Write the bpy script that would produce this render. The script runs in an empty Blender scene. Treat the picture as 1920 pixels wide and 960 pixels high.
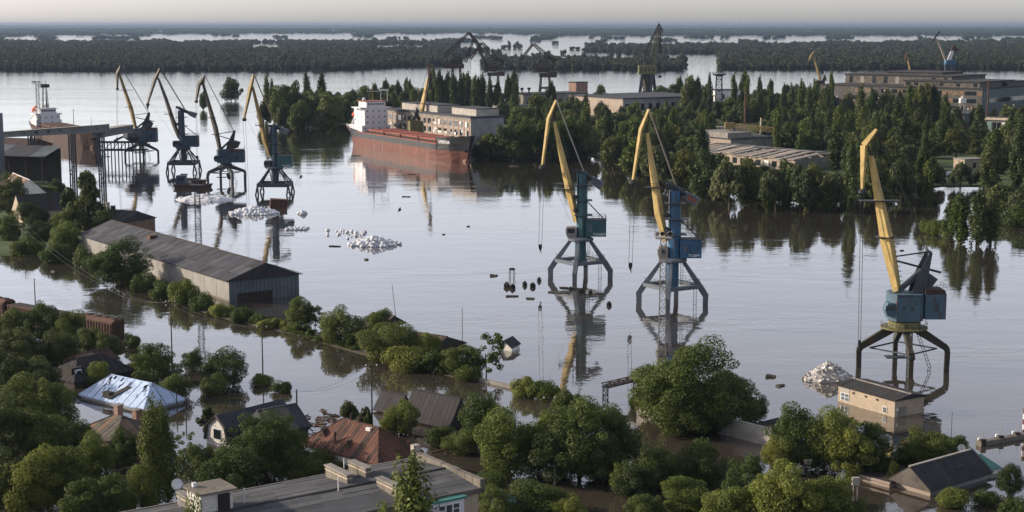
import bpy, bmesh, math, random
import numpy as np
from mathutils import Vector, Matrix, noise as mnoise

# ------------------------------------------------------------------ camera, sky, sun, exposure
scene = bpy.context.scene
col = scene.collection
R = math.radians
H = 60.0                      # camera height over the flood water
F = 2900.0                    # focal length in pixels of the 1920 px wide frame
TH = math.atan(434.0 / F)     # pitch below the horizon
CT, ST = math.cos(TH), math.sin(TH)

cam = bpy.data.cameras.new("Camera")
cam.sensor_width = 36.0
cam.lens = F / 1920.0 * 36.0
cam.clip_start = 1.0
cam.clip_end = 90000.0
cam_ob = bpy.data.objects.new("Camera", cam)
col.objects.link(cam_ob)
cam_ob.location = (0, 0, H)
cam_ob.rotation_euler = (math.pi / 2 - TH, 0, 0)
scene.camera = cam_ob

SUN_EL, SUN_BACK = R(20.0), R(-9.0)
sun_dir = Vector((-math.cos(SUN_EL) * math.cos(SUN_BACK), -math.cos(SUN_EL) * math.sin(SUN_BACK), math.sin(SUN_EL)))
world = bpy.data.worlds.new("World")
scene.world = world
world.use_nodes = True
wn = world.node_tree
wn.nodes.clear()
w_out = wn.nodes.new('ShaderNodeOutputWorld')
w_bg = wn.nodes.new('ShaderNodeBackground')
w_sky = wn.nodes.new('ShaderNodeTexSky')
w_sky.sky_type = 'NISHITA'
w_sky.sun_disc = False
w_sky.sun_elevation = SUN_EL
w_sky.sun_rotation = math.atan2(sun_dir.x, sun_dir.y)
w_sky.air_density = 0.72
w_sky.dust_density = 1.1
w_sky.ozone_density = 1.5
w_hsv = wn.nodes.new('ShaderNodeHueSaturation')
w_hsv.inputs["Saturation"].default_value = 0.40
w_bg.inputs['Strength'].default_value = 0.12
wn.links.new(w_sky.outputs[0], w_hsv.inputs['Color'])
w_tint = wn.nodes.new('ShaderNodeMix'); w_tint.data_type = 'RGBA'; w_tint.blend_type = 'MULTIPLY'
w_tint.inputs[0].default_value = 1.0
w_tint.inputs[7].default_value = (1.03, 0.98, 0.99, 1.0)      # hazy white balance of the whole sky
wn.links.new(w_hsv.outputs[0], w_tint.inputs[6])
wn.links.new(w_tint.outputs[2], w_bg.inputs[0])
wn.links.new(w_bg.outputs[0], w_out.inputs[0])

sun = bpy.data.lights.new("Sun", 'SUN')
sun.energy = 3.3
sun.angle = R(0.6)
sun.color = (1.0, 0.83, 0.64)
sun_ob = bpy.data.objects.new("Sun", sun)
col.objects.link(sun_ob)
sun_ob.rotation_euler = (-sun_dir).to_track_quat('-Z', 'Y').to_euler()

scene.view_settings.view_transform = 'Standard'
scene.view_settings.look = 'None'
scene.view_settings.gamma = 1.0
scene.view_settings.exposure = 0.90
scene.cycles.use_denoising = True
scene.cycles.max_bounces = 6
scene.cycles.diffuse_bounces = 2
scene.cycles.glossy_bounces = 3
scene.cycles.transmission_bounces = 3
scene.cycles.volume_bounces = 0
scene.cycles.caustics_reflective = False
scene.cycles.caustics_refractive = False

# ------------------------------------------------------------------ where things stand
def gp(u, v, z=0.0):
    """ground point seen at column u, row v (1920x960) on the level z"""
    t = v - 480.0
    d = Vector((u - 960.0, F * CT - t * ST, -F * ST - t * CT))
    s = (z - H) / d.z
    return Vector((d.x * s, d.y * s, z))
def hz(y, v):
    """height that stands at row v at the distance y"""
    t = (480.0 - v) / F
    return H + y * (t * CT - ST) / (CT + t * ST)
def xu(y, z, u):
    return (u - 960.0) / F * (y * CT - (z - H) * ST)
def rowof(p):
    f = p.y * CT - (p.z - H) * ST
    return 480 - F * (p.y * ST + (p.z - H) * CT) / f
def colof(p):
    return 960 + F * p.x / (p.y * CT - (p.z - H) * ST)

# ------------------------------------------------------------------ materials
MATS = {}
def nd(nt, typ, **kw):
    n = nt.nodes.new(typ)
    for k, v in kw.items():
        setattr(n, k, v)
    return n
def mat(name, c, rough=0.7, var=0.25, scale=0.6, metal=0.0, rust=0.0, rustc=(0.09, 0.04, 0.02), bump=0.0, bscale=4.0, spec=0.3, stretch=(1, 1, 1), streak=None):
    if name in MATS: return MATS[name]
    m = bpy.data.materials.new(name); m.use_nodes = True
    nt = m.node_tree; b = nt.nodes['Principled BSDF']
    b.inputs['Roughness'].default_value = rough
    b.inputs['Metallic'].default_value = metal
    b.inputs['Specular IOR Level'].default_value = spec
    tc = nd(nt, 'ShaderNodeTexCoord')
    mp = nd(nt, 'ShaderNodeMapping'); mp.inputs['Scale'].default_value = stretch
    nt.links.new(tc.outputs['Object'], mp.inputs['Vector'])
    n1 = nd(nt, 'ShaderNodeTexNoise'); n1.inputs['Scale'].default_value = scale; n1.inputs['Detail'].default_value = 7; n1.inputs['Roughness'].default_value = 0.62
    nt.links.new(mp.outputs[0], n1.inputs['Vector'])
    r1 = nd(nt, 'ShaderNodeValToRGB')
    r1.color_ramp.elements[0].position = 0.3; r1.color_ramp.elements[1].position = 0.7
    r1.color_ramp.elements[0].color = (*[max(0, x * (1 - var)) for x in c], 1)
    r1.color_ramp.elements[1].color = (*[min(1, x * (1 + var)) for x in c], 1)
    nt.links.new(n1.outputs['Fac'], r1.inputs[0])
    last = r1.outputs[0]
    if rust > 0:
        n2 = nd(nt, 'ShaderNodeTexNoise'); n2.inputs['Scale'].default_value = scale * 1.9; n2.inputs['Detail'].default_value = 9; n2.inputs['Roughness'].default_value = 0.7
        mp2 = nd(nt, 'ShaderNodeMapping'); mp2.inputs['Scale'].default_value = (1.6, 1.6, 0.45); mp2.inputs['Location'].default_value = (3.1, 7.7, 1.3)
        nt.links.new(tc.outputs['Object'], mp2.inputs['Vector']); nt.links.new(mp2.outputs[0], n2.inputs['Vector'])
        r2 = nd(nt, 'ShaderNodeValToRGB')
        p = 0.66 - 0.3 * rust
        r2.color_ramp.elements[0].position = p; r2.color_ramp.elements[1].position = p + 0.12
        mx = nd(nt, 'ShaderNodeMix', data_type='RGBA')
        nt.links.new(n2.outputs['Fac'], r2.inputs[0]); nt.links.new(r2.outputs[0], mx.inputs[0])
        nt.links.new(last, mx.inputs[6]); mx.inputs[7].default_value = (*rustc, 1)
        last = mx.outputs[2]
    nt.links.new(last, b.inputs['Base Color'])
    if bump > 0:
        nb = nd(nt, 'ShaderNodeTexNoise'); nb.inputs['Scale'].default_value = bscale; nb.inputs['Detail'].default_value = 5
        nt.links.new(mp.outputs[0], nb.inputs['Vector'])
        bp = nd(nt, 'ShaderNodeBump'); bp.inputs['Strength'].default_value = bump; bp.inputs['Distance'].default_value = 0.1
        nt.links.new(nb.outputs['Fac'], bp.inputs['Height']); nt.links.new(bp.outputs[0], b.inputs['Normal'])
    MATS[name] = m
    return m

def brick_mat(name, c1, c2, mortar, sx=0.5, row=0.16):
    m = bpy.data.materials.new(name); m.use_nodes = True
    nt = m.node_tree; b = nt.nodes['Principled BSDF']; b.inputs['Roughness'].default_value = 0.85
    tc = nd(nt, 'ShaderNodeTexCoord'); sp = nd(nt, 'ShaderNodeSeparateXYZ'); cb = nd(nt, 'ShaderNodeCombineXYZ'); ad = nd(nt, 'ShaderNodeMath', operation='ADD')
    nt.links.new(tc.outputs['Object'], sp.inputs[0]); nt.links.new(sp.outputs[0], ad.inputs[0]); nt.links.new(sp.outputs[1], ad.inputs[1])
    nt.links.new(ad.outputs[0], cb.inputs[0]); nt.links.new(sp.outputs[2], cb.inputs[1])
    br = nd(nt, 'ShaderNodeTexBrick'); br.inputs['Scale'].default_value = 1.0
    br.inputs['Brick Width'].default_value = sx; br.inputs['Row Height'].default_value = row; br.inputs['Mortar Size'].default_value = 0.02
    br.inputs['Color1'].default_value = (*c1, 1); br.inputs['Color2'].default_value = (*c2, 1); br.inputs['Mortar'].default_value = (*mortar, 1)
    nt.links.new(cb.outputs[0], br.inputs['Vector'])
    n1 = nd(nt, 'ShaderNodeTexNoise'); n1.inputs['Scale'].default_value = 0.5; n1.inputs['Detail'].default_value = 6
    nt.links.new(tc.outputs['Object'], n1.inputs['Vector'])
    mx = nd(nt, 'ShaderNodeMix', data_type='RGBA', blend_type='MULTIPLY'); mx.inputs[0].default_value = 0.55
    nt.links.new(br.outputs['Color'], mx.inputs[6]); nt.links.new(n1.outputs['Color'], mx.inputs[7])
    hs = nd(nt, 'ShaderNodeHueSaturation'); hs.inputs['Saturation'].default_value = 0.0; hs.inputs['Value'].default_value = 1.7
    nt.links.new(n1.outputs['Color'], hs.inputs['Color']); nt.links.new(hs.outputs[0], mx.inputs[7])
    nt.links.new(mx.outputs[2], b.inputs['Base Color'])
    bp = nd(nt, 'ShaderNodeBump'); bp.inputs['Strength'].default_value = 0.4; bp.inputs['Distance'].default_value = 0.03
    nt.links.new(br.outputs['Fac'], bp.inputs['Height']); bp.invert = True; nt.links.new(bp.outputs[0], b.inputs['Normal'])
    MATS[name] = m
    return m

def leaf_mat(name, c1, c2, trans=0.28):
    m = bpy.data.materials.new(name); m.use_nodes = True
    nt = m.node_tree; b = nt.nodes['Principled BSDF']; out = nt.nodes['Material Output']
    b.inputs['Roughness'].default_value = 0.62; b.inputs['Specular IOR Level'].default_value = 0.22
    ge = nd(nt, 'ShaderNodeNewGeometry'); oi = nd(nt, 'ShaderNodeObjectInfo')
    tc = nd(nt, 'ShaderNodeTexCoord'); n1 = nd(nt, 'ShaderNodeTexNoise'); n1.inputs['Scale'].default_value = 0.35; n1.inputs['Detail'].default_value = 2
    nt.links.new(tc.outputs['Object'], n1.inputs['Vector'])
    a = nd(nt, 'ShaderNodeMath', operation='MULTIPLY_ADD'); a.inputs[1].default_value = 0.55
    nt.links.new(ge.outputs['Random Per Island'], a.inputs[0])
    s = nd(nt, 'ShaderNodeMath', operation='MULTIPLY_ADD'); s.inputs[1].default_value = 0.5; s.inputs[2].default_value = -0.05
    nt.links.new(n1.outputs['Fac'], s.inputs[0]); nt.links.new(s.outputs[0], a.inputs[2])
    mx = nd(nt, 'ShaderNodeMix', data_type='RGBA'); mx.inputs[6].default_value = (*c1, 1); mx.inputs[7].default_value = (*c2, 1)
    nt.links.new(a.outputs[0], mx.inputs[0])
    hs = nd(nt, 'ShaderNodeHueSaturation')
    hv = nd(nt, 'ShaderNodeMath', operation='MULTIPLY_ADD'); hv.inputs[1].default_value = 0.5; hv.inputs[2].default_value = 0.75
    hh = nd(nt, 'ShaderNodeMath', operation='MULTIPLY_ADD'); hh.inputs[1].default_value = -0.04; hh.inputs[2].default_value = 0.53
    nt.links.new(oi.outputs['Random'], hv.inputs[0]); nt.links.new(oi.outputs['Random'], hh.inputs[0])
    nt.links.new(hv.outputs[0], hs.inputs['Value']); nt.links.new(hh.outputs[0], hs.inputs['Hue']); nt.links.new(mx.outputs[2], hs.inputs['Color'])
    nt.links.new(hs.outputs[0], b.inputs['Base Color'])
    tr = nd(nt, 'ShaderNodeBsdfTranslucent'); nt.links.new(hs.outputs[0], tr.inputs[0])
    ms = nd(nt, 'ShaderNodeMixShader'); ms.inputs[0].default_value = trans
    nt.links.new(b.outputs[0], ms.inputs[1]); nt.links.new(tr.outputs[0], ms.inputs[2]); nt.links.new(ms.outputs[0], out.inputs['Surface'])
    MATS[name] = m
    return m

# ------------------------------------------------------------------ mesh building
class MB:
    def __init__(s): s.v = []; s.f = []
    def add(s, vs, fs):
        o = len(s.v); s.v += [tuple(p) for p in vs]; s.f += [tuple(i + o for i in f) for f in fs]; return s
    def hexa(s, p):
        return s.add(p, [(0, 3, 2, 1), (4, 5, 6, 7), (0, 1, 5, 4), (1, 2, 6, 5), (2, 3, 7, 6), (3, 0, 4, 7)])
    def box(s, c, d, rz=0.0):
        x, y, z = d[0] / 2, d[1] / 2, d[2] / 2; ca, sa = math.cos(rz), math.sin(rz); ps = []
        for zz in (-z, z):
            for xx, yy in ((-x, -y), (x, -y), (x, y), (-x, y)):
                ps.append((c[0] + xx * ca - yy * sa, c[1] + xx * sa + yy * ca, c[2] + zz))
        return s.hexa(ps)
    def beam(s, p, q, w0, h0, w1=None, h1=None, side=None):
        """rectangular bar from p to q: w is measured along side, h across both"""
        p, q = Vector(p), Vector(q); w1 = w0 if w1 is None else w1; h1 = h0 if h1 is None else h1
        d = (q - p).normalized()
        sd = Vector(side) if side is not None else Vector((0, 1, 0))
        if abs(d.dot(sd)) > 0.95: sd = Vector((1, 0, 0))
        sd = (sd - d * sd.dot(d)).normalized(); up = d.cross(sd)
        ps = []
        for c, w, h in ((p, w0, h0), (q, w1, h1)):
            for a, b in ((-1, -1), (1, -1), (1, 1), (-1, 1)):
                ps.append(c + sd * (a * w / 2) + up * (b * h / 2))
        return s.hexa(ps)
    def tube(s, p, q, r0, r1=None, n=8):
        p, q = Vector(p), Vector(q); r1 = r0 if r1 is None else r1
        d = (q - p).normalized(); a = d.orthogonal().normalized(); b = d.cross(a); vs = []
        for c, r in ((p, r0), (q, r1)):
            for i in range(n):
                t = 2 * math.pi * i / n; vs.append(c + a * (math.cos(t) * r) + b * (math.sin(t) * r))
        fs = [(i, (i + 1) % n, n + (i + 1) % n, n + i) for i in range(n)] + [tuple(range(n))[::-1], tuple(range(n, 2 * n))]
        return s.add(vs, fs)
    def path(s, pts, r, n=5):
        for a, b in zip(pts[:-1], pts[1:]): s.tube(a, b, r, r, n)
        return s
    def prism(s, poly, a, b):
        """polygon poly (3D points) swept from offset a to offset b"""
        a, b = Vector(a), Vector(b); n = len(poly)
        vs = [Vector(p) + a for p in poly] + [Vector(p) + b for p in poly]
        return s.add(vs, [tuple(range(n))[::-1], tuple(range(n, 2 * n))] + [(i, (i + 1) % n, n + (i + 1) % n, n + i) for i in range(n)])
    def lathe(s, c, prof, n=16):
        vs = []
        for r, z in prof:
            for i in range(n):
                t = 2 * math.pi * i / n; vs.append((c[0] + r * math.cos(t), c[1] + r * math.sin(t), c[2] + z))
        fs = []
        for k in range(len(prof) - 1):
            for i in range(n):
                j = (i + 1) % n; fs.append((k * n + i, k * n + j, (k + 1) * n + j, (k + 1) * n + i))
        fs += [tuple(range(n))[::-1], tuple(range((len(prof) - 1) * n, len(prof) * n))]
        return s.add(vs, fs)
    def lattice(s, p, q, w0, w1, n, t, side=None, d0=None, d1=None):
        """four-chord lattice mast from p to q with n bays"""
        p, q = Vector(p), Vector(q); d = (q - p).normalized()
        sd = Vector(side) if side is not None else Vector((0, 1, 0))
        if abs(d.dot(sd)) > 0.95: sd = Vector((1, 0, 0))
        sd = (sd - d * sd.dot(d)).normalized(); up = d.cross(sd)
        d0 = w0 if d0 is None else d0; d1 = w1 if d1 is None else d1
        def cn(k, c):
            f = k / n; a, b = ((-1, -1), (1, -1), (1, 1), (-1, 1))[c % 4]
            return p.lerp(q, f) + sd * (a * (w0 + (w1 - w0) * f) / 2) + up * (b * (d0 + (d1 - d0) * f) / 2)
        for c in range(4): s.beam(cn(0, c), cn(n, c), t, t)
        for k in range(n):
            for c in range(4):
                a, b = (c, c + 1) if k % 2 else (c + 1, c)
                s.beam(cn(k, a), cn(k + 1, b), t * .7, t * .7)
            for c in range(4): s.beam(cn(k + 1, c), cn(k + 1, c + 1), t * .7, t * .7)
        return s
    def build(s, name, m, parent=None, smooth=False):
        me = bpy.data.meshes.new(name)
        me.from_pydata(s.v, [], s.f)
        if isinstance(m, str): m = MATS[m]
        me.materials.append(m)
        if smooth: me.polygons.foreach_set('use_smooth', [True] * len(me.polygons))
        o = bpy.data.objects.new(name, me); col.objects.link(o)
        if parent is not None: o.parent = parent
        return o

def tag(o, label=None, cat=None, group=None, kind=None):
    if label: o['label'] = label
    if cat: o['category'] = cat
    if group: o['group'] = group
    if kind: o['kind'] = kind
    return o
def empty(name, loc, label, cat, group=None, rz=0.0):
    o = bpy.data.objects.new(name, None); col.objects.link(o); o.location = loc; o.rotation_euler = (0, 0, rz); o.empty_display_size = 0.5
    return tag(o, label, cat, group)
def copy_obj(o, parent=None, name=None):
    c = o.copy(); col.objects.link(c); c.parent = parent
    if name: c.name = name
    return c
def np_mesh(name, V, Fq, m):
    """mesh from numpy arrays of vertices and quads"""
    me = bpy.data.meshes.new(name)
    nq = len(Fq)
    me.vertices.add(len(V)); me.vertices.foreach_set('co', np.ascontiguousarray(V, dtype=np.float32).ravel())
    me.loops.add(nq * 4); me.loops.foreach_set('vertex_index', np.ascontiguousarray(Fq, dtype=np.int32).ravel())
    me.polygons.add(nq); me.polygons.foreach_set('loop_start', np.arange(0, nq * 4, 4, dtype=np.int32))
    try: me.polygons.foreach_set('loop_total', np.full(nq, 4, dtype=np.int32))
    except Exception: pass
    me.materials.append(MATS[m] if isinstance(m, str) else m)
    me.update(calc_edges=True)
    return me
def text_obj(body, size, m, parent, loc, rot, name='lettering'):
    cu = bpy.data.curves.new(name, 'FONT'); cu.body = body; cu.size = size; cu.extrude = 0.012; cu.align_x = 'CENTER'; cu.align_y = 'CENTER'
    t = bpy.data.objects.new('tmp', cu); col.objects.link(t)
    bpy.context.view_layer.update()
    me = bpy.data.meshes.new_from_object(t.evaluated_get(bpy.context.evaluated_depsgraph_get()))
    bpy.data.objects.remove(t)
    me.materials.clear(); me.materials.append(MATS[m])
    o = bpy.data.objects.new(name, me); col.objects.link(o); o.parent = parent; o.location = loc; o.rotation_euler = rot
    return o

# ------------------------------------------------------------------ the palette
mat('yellow', (0.45, 0.335, 0.13), 0.6, 0.2, 0.5, rust=0.42, rustc=(0.27, 0.185, 0.075))
mat('yellow_old', (0.22, 0.165, 0.06), 0.6, 0.25, 0.35, rust=0.5, rustc=(0.12, 0.06, 0.03))
mat('dark_yellow', (0.05, 0.044, 0.034), 0.6, 0.25, 0.35, rust=0.5, rustc=(0.07, 0.045, 0.03))
mat('teal', (0.035, 0.095, 0.115), 0.5, 0.25, 0.4, rust=0.25)
mat('teal_light', (0.16, 0.27, 0.25), 0.5, 0.25, 0.4, rust=0.3)
mat('blue', (0.032, 0.11, 0.21), 0.55, 0.25, 0.4, rust=0.5, rustc=(0.05, 0.06, 0.075))
mat('navy', (0.03, 0.055, 0.09), 0.5, 0.25, 0.4, rust=0.3)
mat('blue_old', (0.062, 0.115, 0.155), 0.6, 0.3, 0.5, rust=0.45)
mat('portal_grey', (0.095, 0.115, 0.14), 0.55, 0.25, 0.3, rust=0.25)
mat('portal_dark', (0.05, 0.06, 0.07), 0.6, 0.25, 0.3, rust=0.3)
mat('olive', (0.13, 0.13, 0.055), 0.6, 0.3, 0.4, rust=0.4)
mat('olive_dark', (0.036, 0.040, 0.030), 0.65, 0.3, 0.4, rust=0.5)
mat('steel_dark', (0.03, 0.032, 0.036), 0.6, 0.3, 0.6, rust=0.3)
mat('rope', (0.035, 0.035, 0.035), 0.6, 0.2)
mat('rust', (0.085, 0.042, 0.029), 0.85, 0.4, 0.6, bump=0.2)
mat('rust_dark', (0.055, 0.034, 0.028), 0.85, 0.4, 0.6, bump=0.2)
mat('white_paint', (0.56, 0.57, 0.60), 0.5, 0.1, 0.4, rust=0.12, rustc=(0.35, 0.25, 0.18))
mat('letter_white', (0.75, 0.76, 0.78), 0.6, 0.1)
mat('glass_dark', (0.012, 0.016, 0.02), 0.12, 0.2, 0.5, spec=0.6)
mat('hull_red', (0.118, 0.044, 0.031), 0.6, 0.22, 0.12, rust=0.3, rustc=(0.24, 0.10, 0.06), stretch=(1, 1, 3))
mat('hull_black', (0.022, 0.024, 0.027), 0.5, 0.25, 0.12, rust=0.2)
mat('hatch_red', (0.26, 0.075, 0.05), 0.65, 0.25, 0.2, rust=0.3)
mat('orange', (0.55, 0.10, 0.04), 0.5, 0.15)
mat('concrete', (0.22, 0.21, 0.19), 0.9, 0.3, 0.35, rust=0.3, rustc=(0.15, 0.14, 0.12), bump=0.25)
mat('concrete_pale', (0.34, 0.32, 0.29), 0.9, 0.25, 0.35, rust=0.25, rustc=(0.25, 0.22, 0.18), bump=0.2)
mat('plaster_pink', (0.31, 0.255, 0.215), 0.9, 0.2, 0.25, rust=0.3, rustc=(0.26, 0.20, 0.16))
mat('plaster_cream', (0.50, 0.42, 0.32), 0.9, 0.18, 0.3, rust=0.22, rustc=(0.30, 0.25, 0.19))
mat('plaster_white', (0.66, 0.65, 0.62), 0.9, 0.16, 0.3, rust=0.2, rustc=(0.4, 0.36, 0.3))
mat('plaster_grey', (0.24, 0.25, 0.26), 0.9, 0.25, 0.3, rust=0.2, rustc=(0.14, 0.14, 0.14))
mat('gallery_grey', (0.12, 0.135, 0.145), 0.7, 0.2, 0.3, rust=0.2)
mat('ruin', (0.085, 0.08, 0.075), 0.95, 0.35, 0.12, rust=0.3, rustc=(0.16, 0.13, 0.11))
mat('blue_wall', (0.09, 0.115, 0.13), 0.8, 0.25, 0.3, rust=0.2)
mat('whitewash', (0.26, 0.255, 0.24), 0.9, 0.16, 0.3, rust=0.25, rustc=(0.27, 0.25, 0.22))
mat('old_concrete', (0.155, 0.14, 0.118), 0.95, 0.35, 0.5, rust=0.35, rustc=(0.09, 0.085, 0.07), bump=0.3)
mat('asbestos', (0.044, 0.048, 0.060), 0.85, 0.35, 0.3, rust=0.35, rustc=(0.075, 0.065, 0.06), bump=0.2)
mat('asbestos_dark', (0.036, 0.036, 0.042), 0.9, 0.35, 0.3, rust=0.3, rustc=(0.04, 0.035, 0.03))
mat('tar_roof', (0.068, 0.072, 0.08), 0.9, 0.25, 0.25, rust=0.35, rustc=(0.07, 0.07, 0.075), bump=0.25, bscale=2.0)
mat('tar_roof_pale', (0.095, 0.098, 0.104), 0.9, 0.3, 0.3, rust=0.4, rustc=(0.06, 0.06, 0.064), bump=0.25, bscale=2.0)
mat('tar_roof_dark', (0.05, 0.052, 0.058), 0.9, 0.3, 0.3, rust=0.3, rustc=(0.08, 0.08, 0.085), bump=0.25, bscale=2.0)
mat('tar_dark', (0.032, 0.031, 0.033), 0.9, 0.3, 0.4, bump=0.2)
mat('rust_roof', (0.105, 0.046, 0.031), 0.75, 0.35, 0.45, rust=0.4, rustc=(0.13, 0.05, 0.032))
mat('tarp', (0.40, 0.51, 0.70), 0.5, 0.16, 0.6, bump=0.9, bscale=1.6)
mat('wood', (0.16, 0.11, 0.075), 0.85, 0.35, 0.5, bump=0.2)
mat('wood_grey', (0.10, 0.09, 0.08), 0.9, 0.4, 0.5)
mat('wood_dark', (0.035, 0.03, 0.026), 0.9, 0.3, 0.5)
mat('bag_white', (0.58, 0.605, 0.65), 0.75, 0.22, 0.25)
mat('salt', (0.55, 0.57, 0.61), 0.85, 0.10, 0.15, bump=0.6, bscale=0.7)
mat('rubble', (0.38, 0.36, 0.35), 0.95, 0.45, 0.7, bump=0.5, bscale=3.0)
mat('soil', (0.055, 0.05, 0.035), 1.0, 0.4, 0.05)
mat('bank_green', (0.05, 0.075, 0.025), 1.0, 0.5, 0.06, bump=0.4, bscale=0.8)
mat('hill', (0.045, 0.06, 0.05), 1.0, 0.3, 0.002)
mat('bark', (0.075, 0.06, 0.045), 0.95, 0.3, 1.5)
mat('bark_pale', (0.16, 0.14, 0.12), 0.95, 0.3, 1.5)
mat('green_metal', (0.05, 0.18, 0.15), 0.5, 0.2, 0.6)
mat('tyre', (0.018, 0.018, 0.018), 0.85, 0.2)
brick_mat('white_brick', (0.62, 0.60, 0.57), (0.52, 0.50, 0.47), (0.33, 0.31, 0.29), 0.5, 0.3)
brick_mat('red_brick', (0.26, 0.11, 0.07), (0.20, 0.085, 0.055), (0.25, 0.21, 0.18), 0.3, 0.1)
brick_mat('tan_brick', (0.38, 0.31, 0.23), (0.34, 0.28, 0.205), (0.30, 0.26, 0.21), 0.6, 0.3)
leaf_mat('leaf_mid', (0.042, 0.062, 0.014), (0.130, 0.160, 0.038), 0.32)
leaf_mat('leaf_bright', (0.088, 0.110, 0.022), (0.215, 0.240, 0.056), 0.38)
leaf_mat('leaf_dark', (0.032, 0.046, 0.014), (0.094, 0.114, 0.034), 0.28)
leaf_mat('leaf_willow', (0.050, 0.062, 0.026), (0.130, 0.148, 0.062), 0.35)
leaf_mat('leaf_olive', (0.046, 0.058, 0.015), (0.130, 0.140, 0.038), 0.34)
leaf_mat('leaf_island', (0.026, 0.037, 0.022), (0.078, 0.092, 0.050), 0.25)
leaf_mat('leaf_far', (0.038, 0.053, 0.018), (0.110, 0.134, 0.043), 0.3)
# ------------------------------------------------------------------ the setting: water, land, far hills
def water_mat():
    m = bpy.data.materials.new('flood_water'); m.use_nodes = True
    nt = m.node_tree; b = nt.nodes['Principled BSDF']
    b.inputs['IOR'].default_value = 1.333
    b.inputs['Specular IOR Level'].default_value = 0.5
    tc = nd(nt, 'ShaderNodeTexCoord')
    def noise(sc, st, det, rough=0.5):
        mp = nd(nt, 'ShaderNodeMapping'); mp.inputs['Scale'].default_value = st
        n = nd(nt, 'ShaderNodeTexNoise'); n.inputs['Scale'].default_value = sc; n.inputs['Detail'].default_value = det; n.inputs['Roughness'].default_value = rough
        nt.links.new(tc.outputs['Object'], mp.inputs[0]); nt.links.new(mp.outputs[0], n.inputs['Vector']); return n.outputs['Fac']
    def math_(op, a, b_, c=None):
        n = nd(nt, 'ShaderNodeMath', operation=op)
        for i, x in enumerate((a, b_, c)):
            if x is None: continue
            if isinstance(x, (int, float)): n.inputs[i].default_value = x
            else: nt.links.new(x, n.inputs[i])
        return n.outputs[0]
    def rng(x, a, b_, c, d):
        n = nd(nt, 'ShaderNodeMapRange'); nt.links.new(x, n.inputs[0])
        for i, q in enumerate((a, b_, c, d)): n.inputs[i + 1].default_value = q
        return n.outputs[0]
    # silty brown water, a little uneven
    cr = nd(nt, 'ShaderNodeValToRGB')
    cr.color_ramp.elements[0].position = 0.35; cr.color_ramp.elements[1].position = 0.65
    cr.color_ramp.elements[0].color = (0.046, 0.040, 0.032, 1); cr.color_ramp.elements[1].color = (0.060, 0.051, 0.040, 1)
    nt.links.new(noise(0.02, (1, 1, 1), 4), cr.inputs[0]); nt.links.new(cr.outputs[0], b.inputs['Base Color'])
    # wind patches: some of the surface is rougher
    patch = rng(noise(0.011, (0.45, 1.9, 1), 7, 0.62), 0.47, 0.62, 0.0, 1.0)
    sp = nd(nt, 'ShaderNodeSeparateXYZ'); nt.links.new(tc.outputs['Object'], sp.inputs[0])
    river = rng(sp.outputs[1], 600, 1300, 0.0, 1.0)       # the open river runs faster than the harbour basin
    streak = rng(noise(0.05, (0.18, 1.0, 1), 5, 0.6), 0.52, 0.62, 0.0, 1.0)      # thin current lines
    rip = math_('ADD', math_('ADD', math_('MULTIPLY', patch, 0.5), math_('MULTIPLY', streak, 0.22)), math_('MULTIPLY', river, 0.75))
    nt.links.new(rng(rip, 0.0, 1.3, 0.025, 0.15), b.inputs['Roughness'])
    h = math_('ADD', math_('MULTIPLY', noise(0.55, (1, 1, 1), 3), 0.5), math_('MULTIPLY', noise(0.09, (0.6, 1.3, 1), 3), 1.6))
    bp = nd(nt, 'ShaderNodeBump'); bp.inputs['Distance'].default_value = 0.17
    nt.links.new(rng(rip, 0.0, 1.3, 0.13, 1.0), bp.inputs['Strength'])
    nt.links.new(h, bp.inputs['Height']); nt.links.new(bp.outputs[0], b.inputs['Normal'])
    # second reflective layer, added to brighten the sky mirrored in the water
    b.inputs['Coat Weight'].default_value = 1.0; b.inputs['Coat IOR'].default_value = 1.45; b.inputs['Coat Roughness'].default_value = 0.02
    nt.links.new(bp.outputs[0], b.inputs['Coat Normal'])
    MATS['water'] = m
    return m
water_mat()
tag(MB().add([(-38000, -2500, 0), (38000, -2500, 0), (38000, 40500, 0), (-38000, 40500, 0)], [(0, 1, 2, 3)]).build('river_water', 'water'), kind='structure')

def land(name, px, z, m, jag=0.0, seed=1):
    """a flat piece of ground whose outline follows the given picture columns and rows"""
    rnd = random.Random(seed); pts = []
    n = len(px)
    for i in range(n):
        a, b = gp(*px[i]), gp(*px[(i + 1) % n])
        k = max(1, min(14, int((b - a).length / 14)))
        for j in range(k):
            p = a.lerp(b, j / k); w = jag if (j or i) else 0
            pts.append((p.x + rnd.uniform(-w, w), p.y + rnd.uniform(-w, w) * 2, z))
    low = [(x * 1.004, y * 0.997, -0.8) for x, y, _ in pts]
    k = len(pts); mb = MB().add(pts, [tuple(range(k))])
    mb.add(pts + low, [(i, (i + 1) % k, k + (i + 1) % k, k + i) for i in range(k)])
    return tag(mb.build(name, m), kind='structure')

# peninsula of the shipyard, flooded along its edge
SHORE = [(540, 236), (640, 232), (700, 240), (760, 262), (900, 292), (980, 292), (1060, 286), (1130, 296), (1180, 312), (1260, 338), (1330, 352), (1420, 368), (1520, 372), (1620, 374), (1700, 362), (1760, 352), (1880, 352), (2050, 352)]
BACK = [(2050, 186), (1700, 180), (1500, 186), (1250, 190), (1100, 192), (950, 192), (860, 190), (760, 190), (680, 192), (560, 196)]
land('peninsula_ground', SHORE + BACK, 0.35, 'bank_green', 3.0, 4)
land('river_bank_ground', [(-80, 300), (40, 318), (100, 345), (190, 388), (250, 425), (180, 440), (120, 470), (60, 480), (-90, 470)], 0.3, 'bank_green', 1.0, 5)
land('yard_ground', [(1590, 893), (1700, 905), (1740, 872), (1660, 858)], 0.15, 'soil', 0.3, 6)

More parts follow.
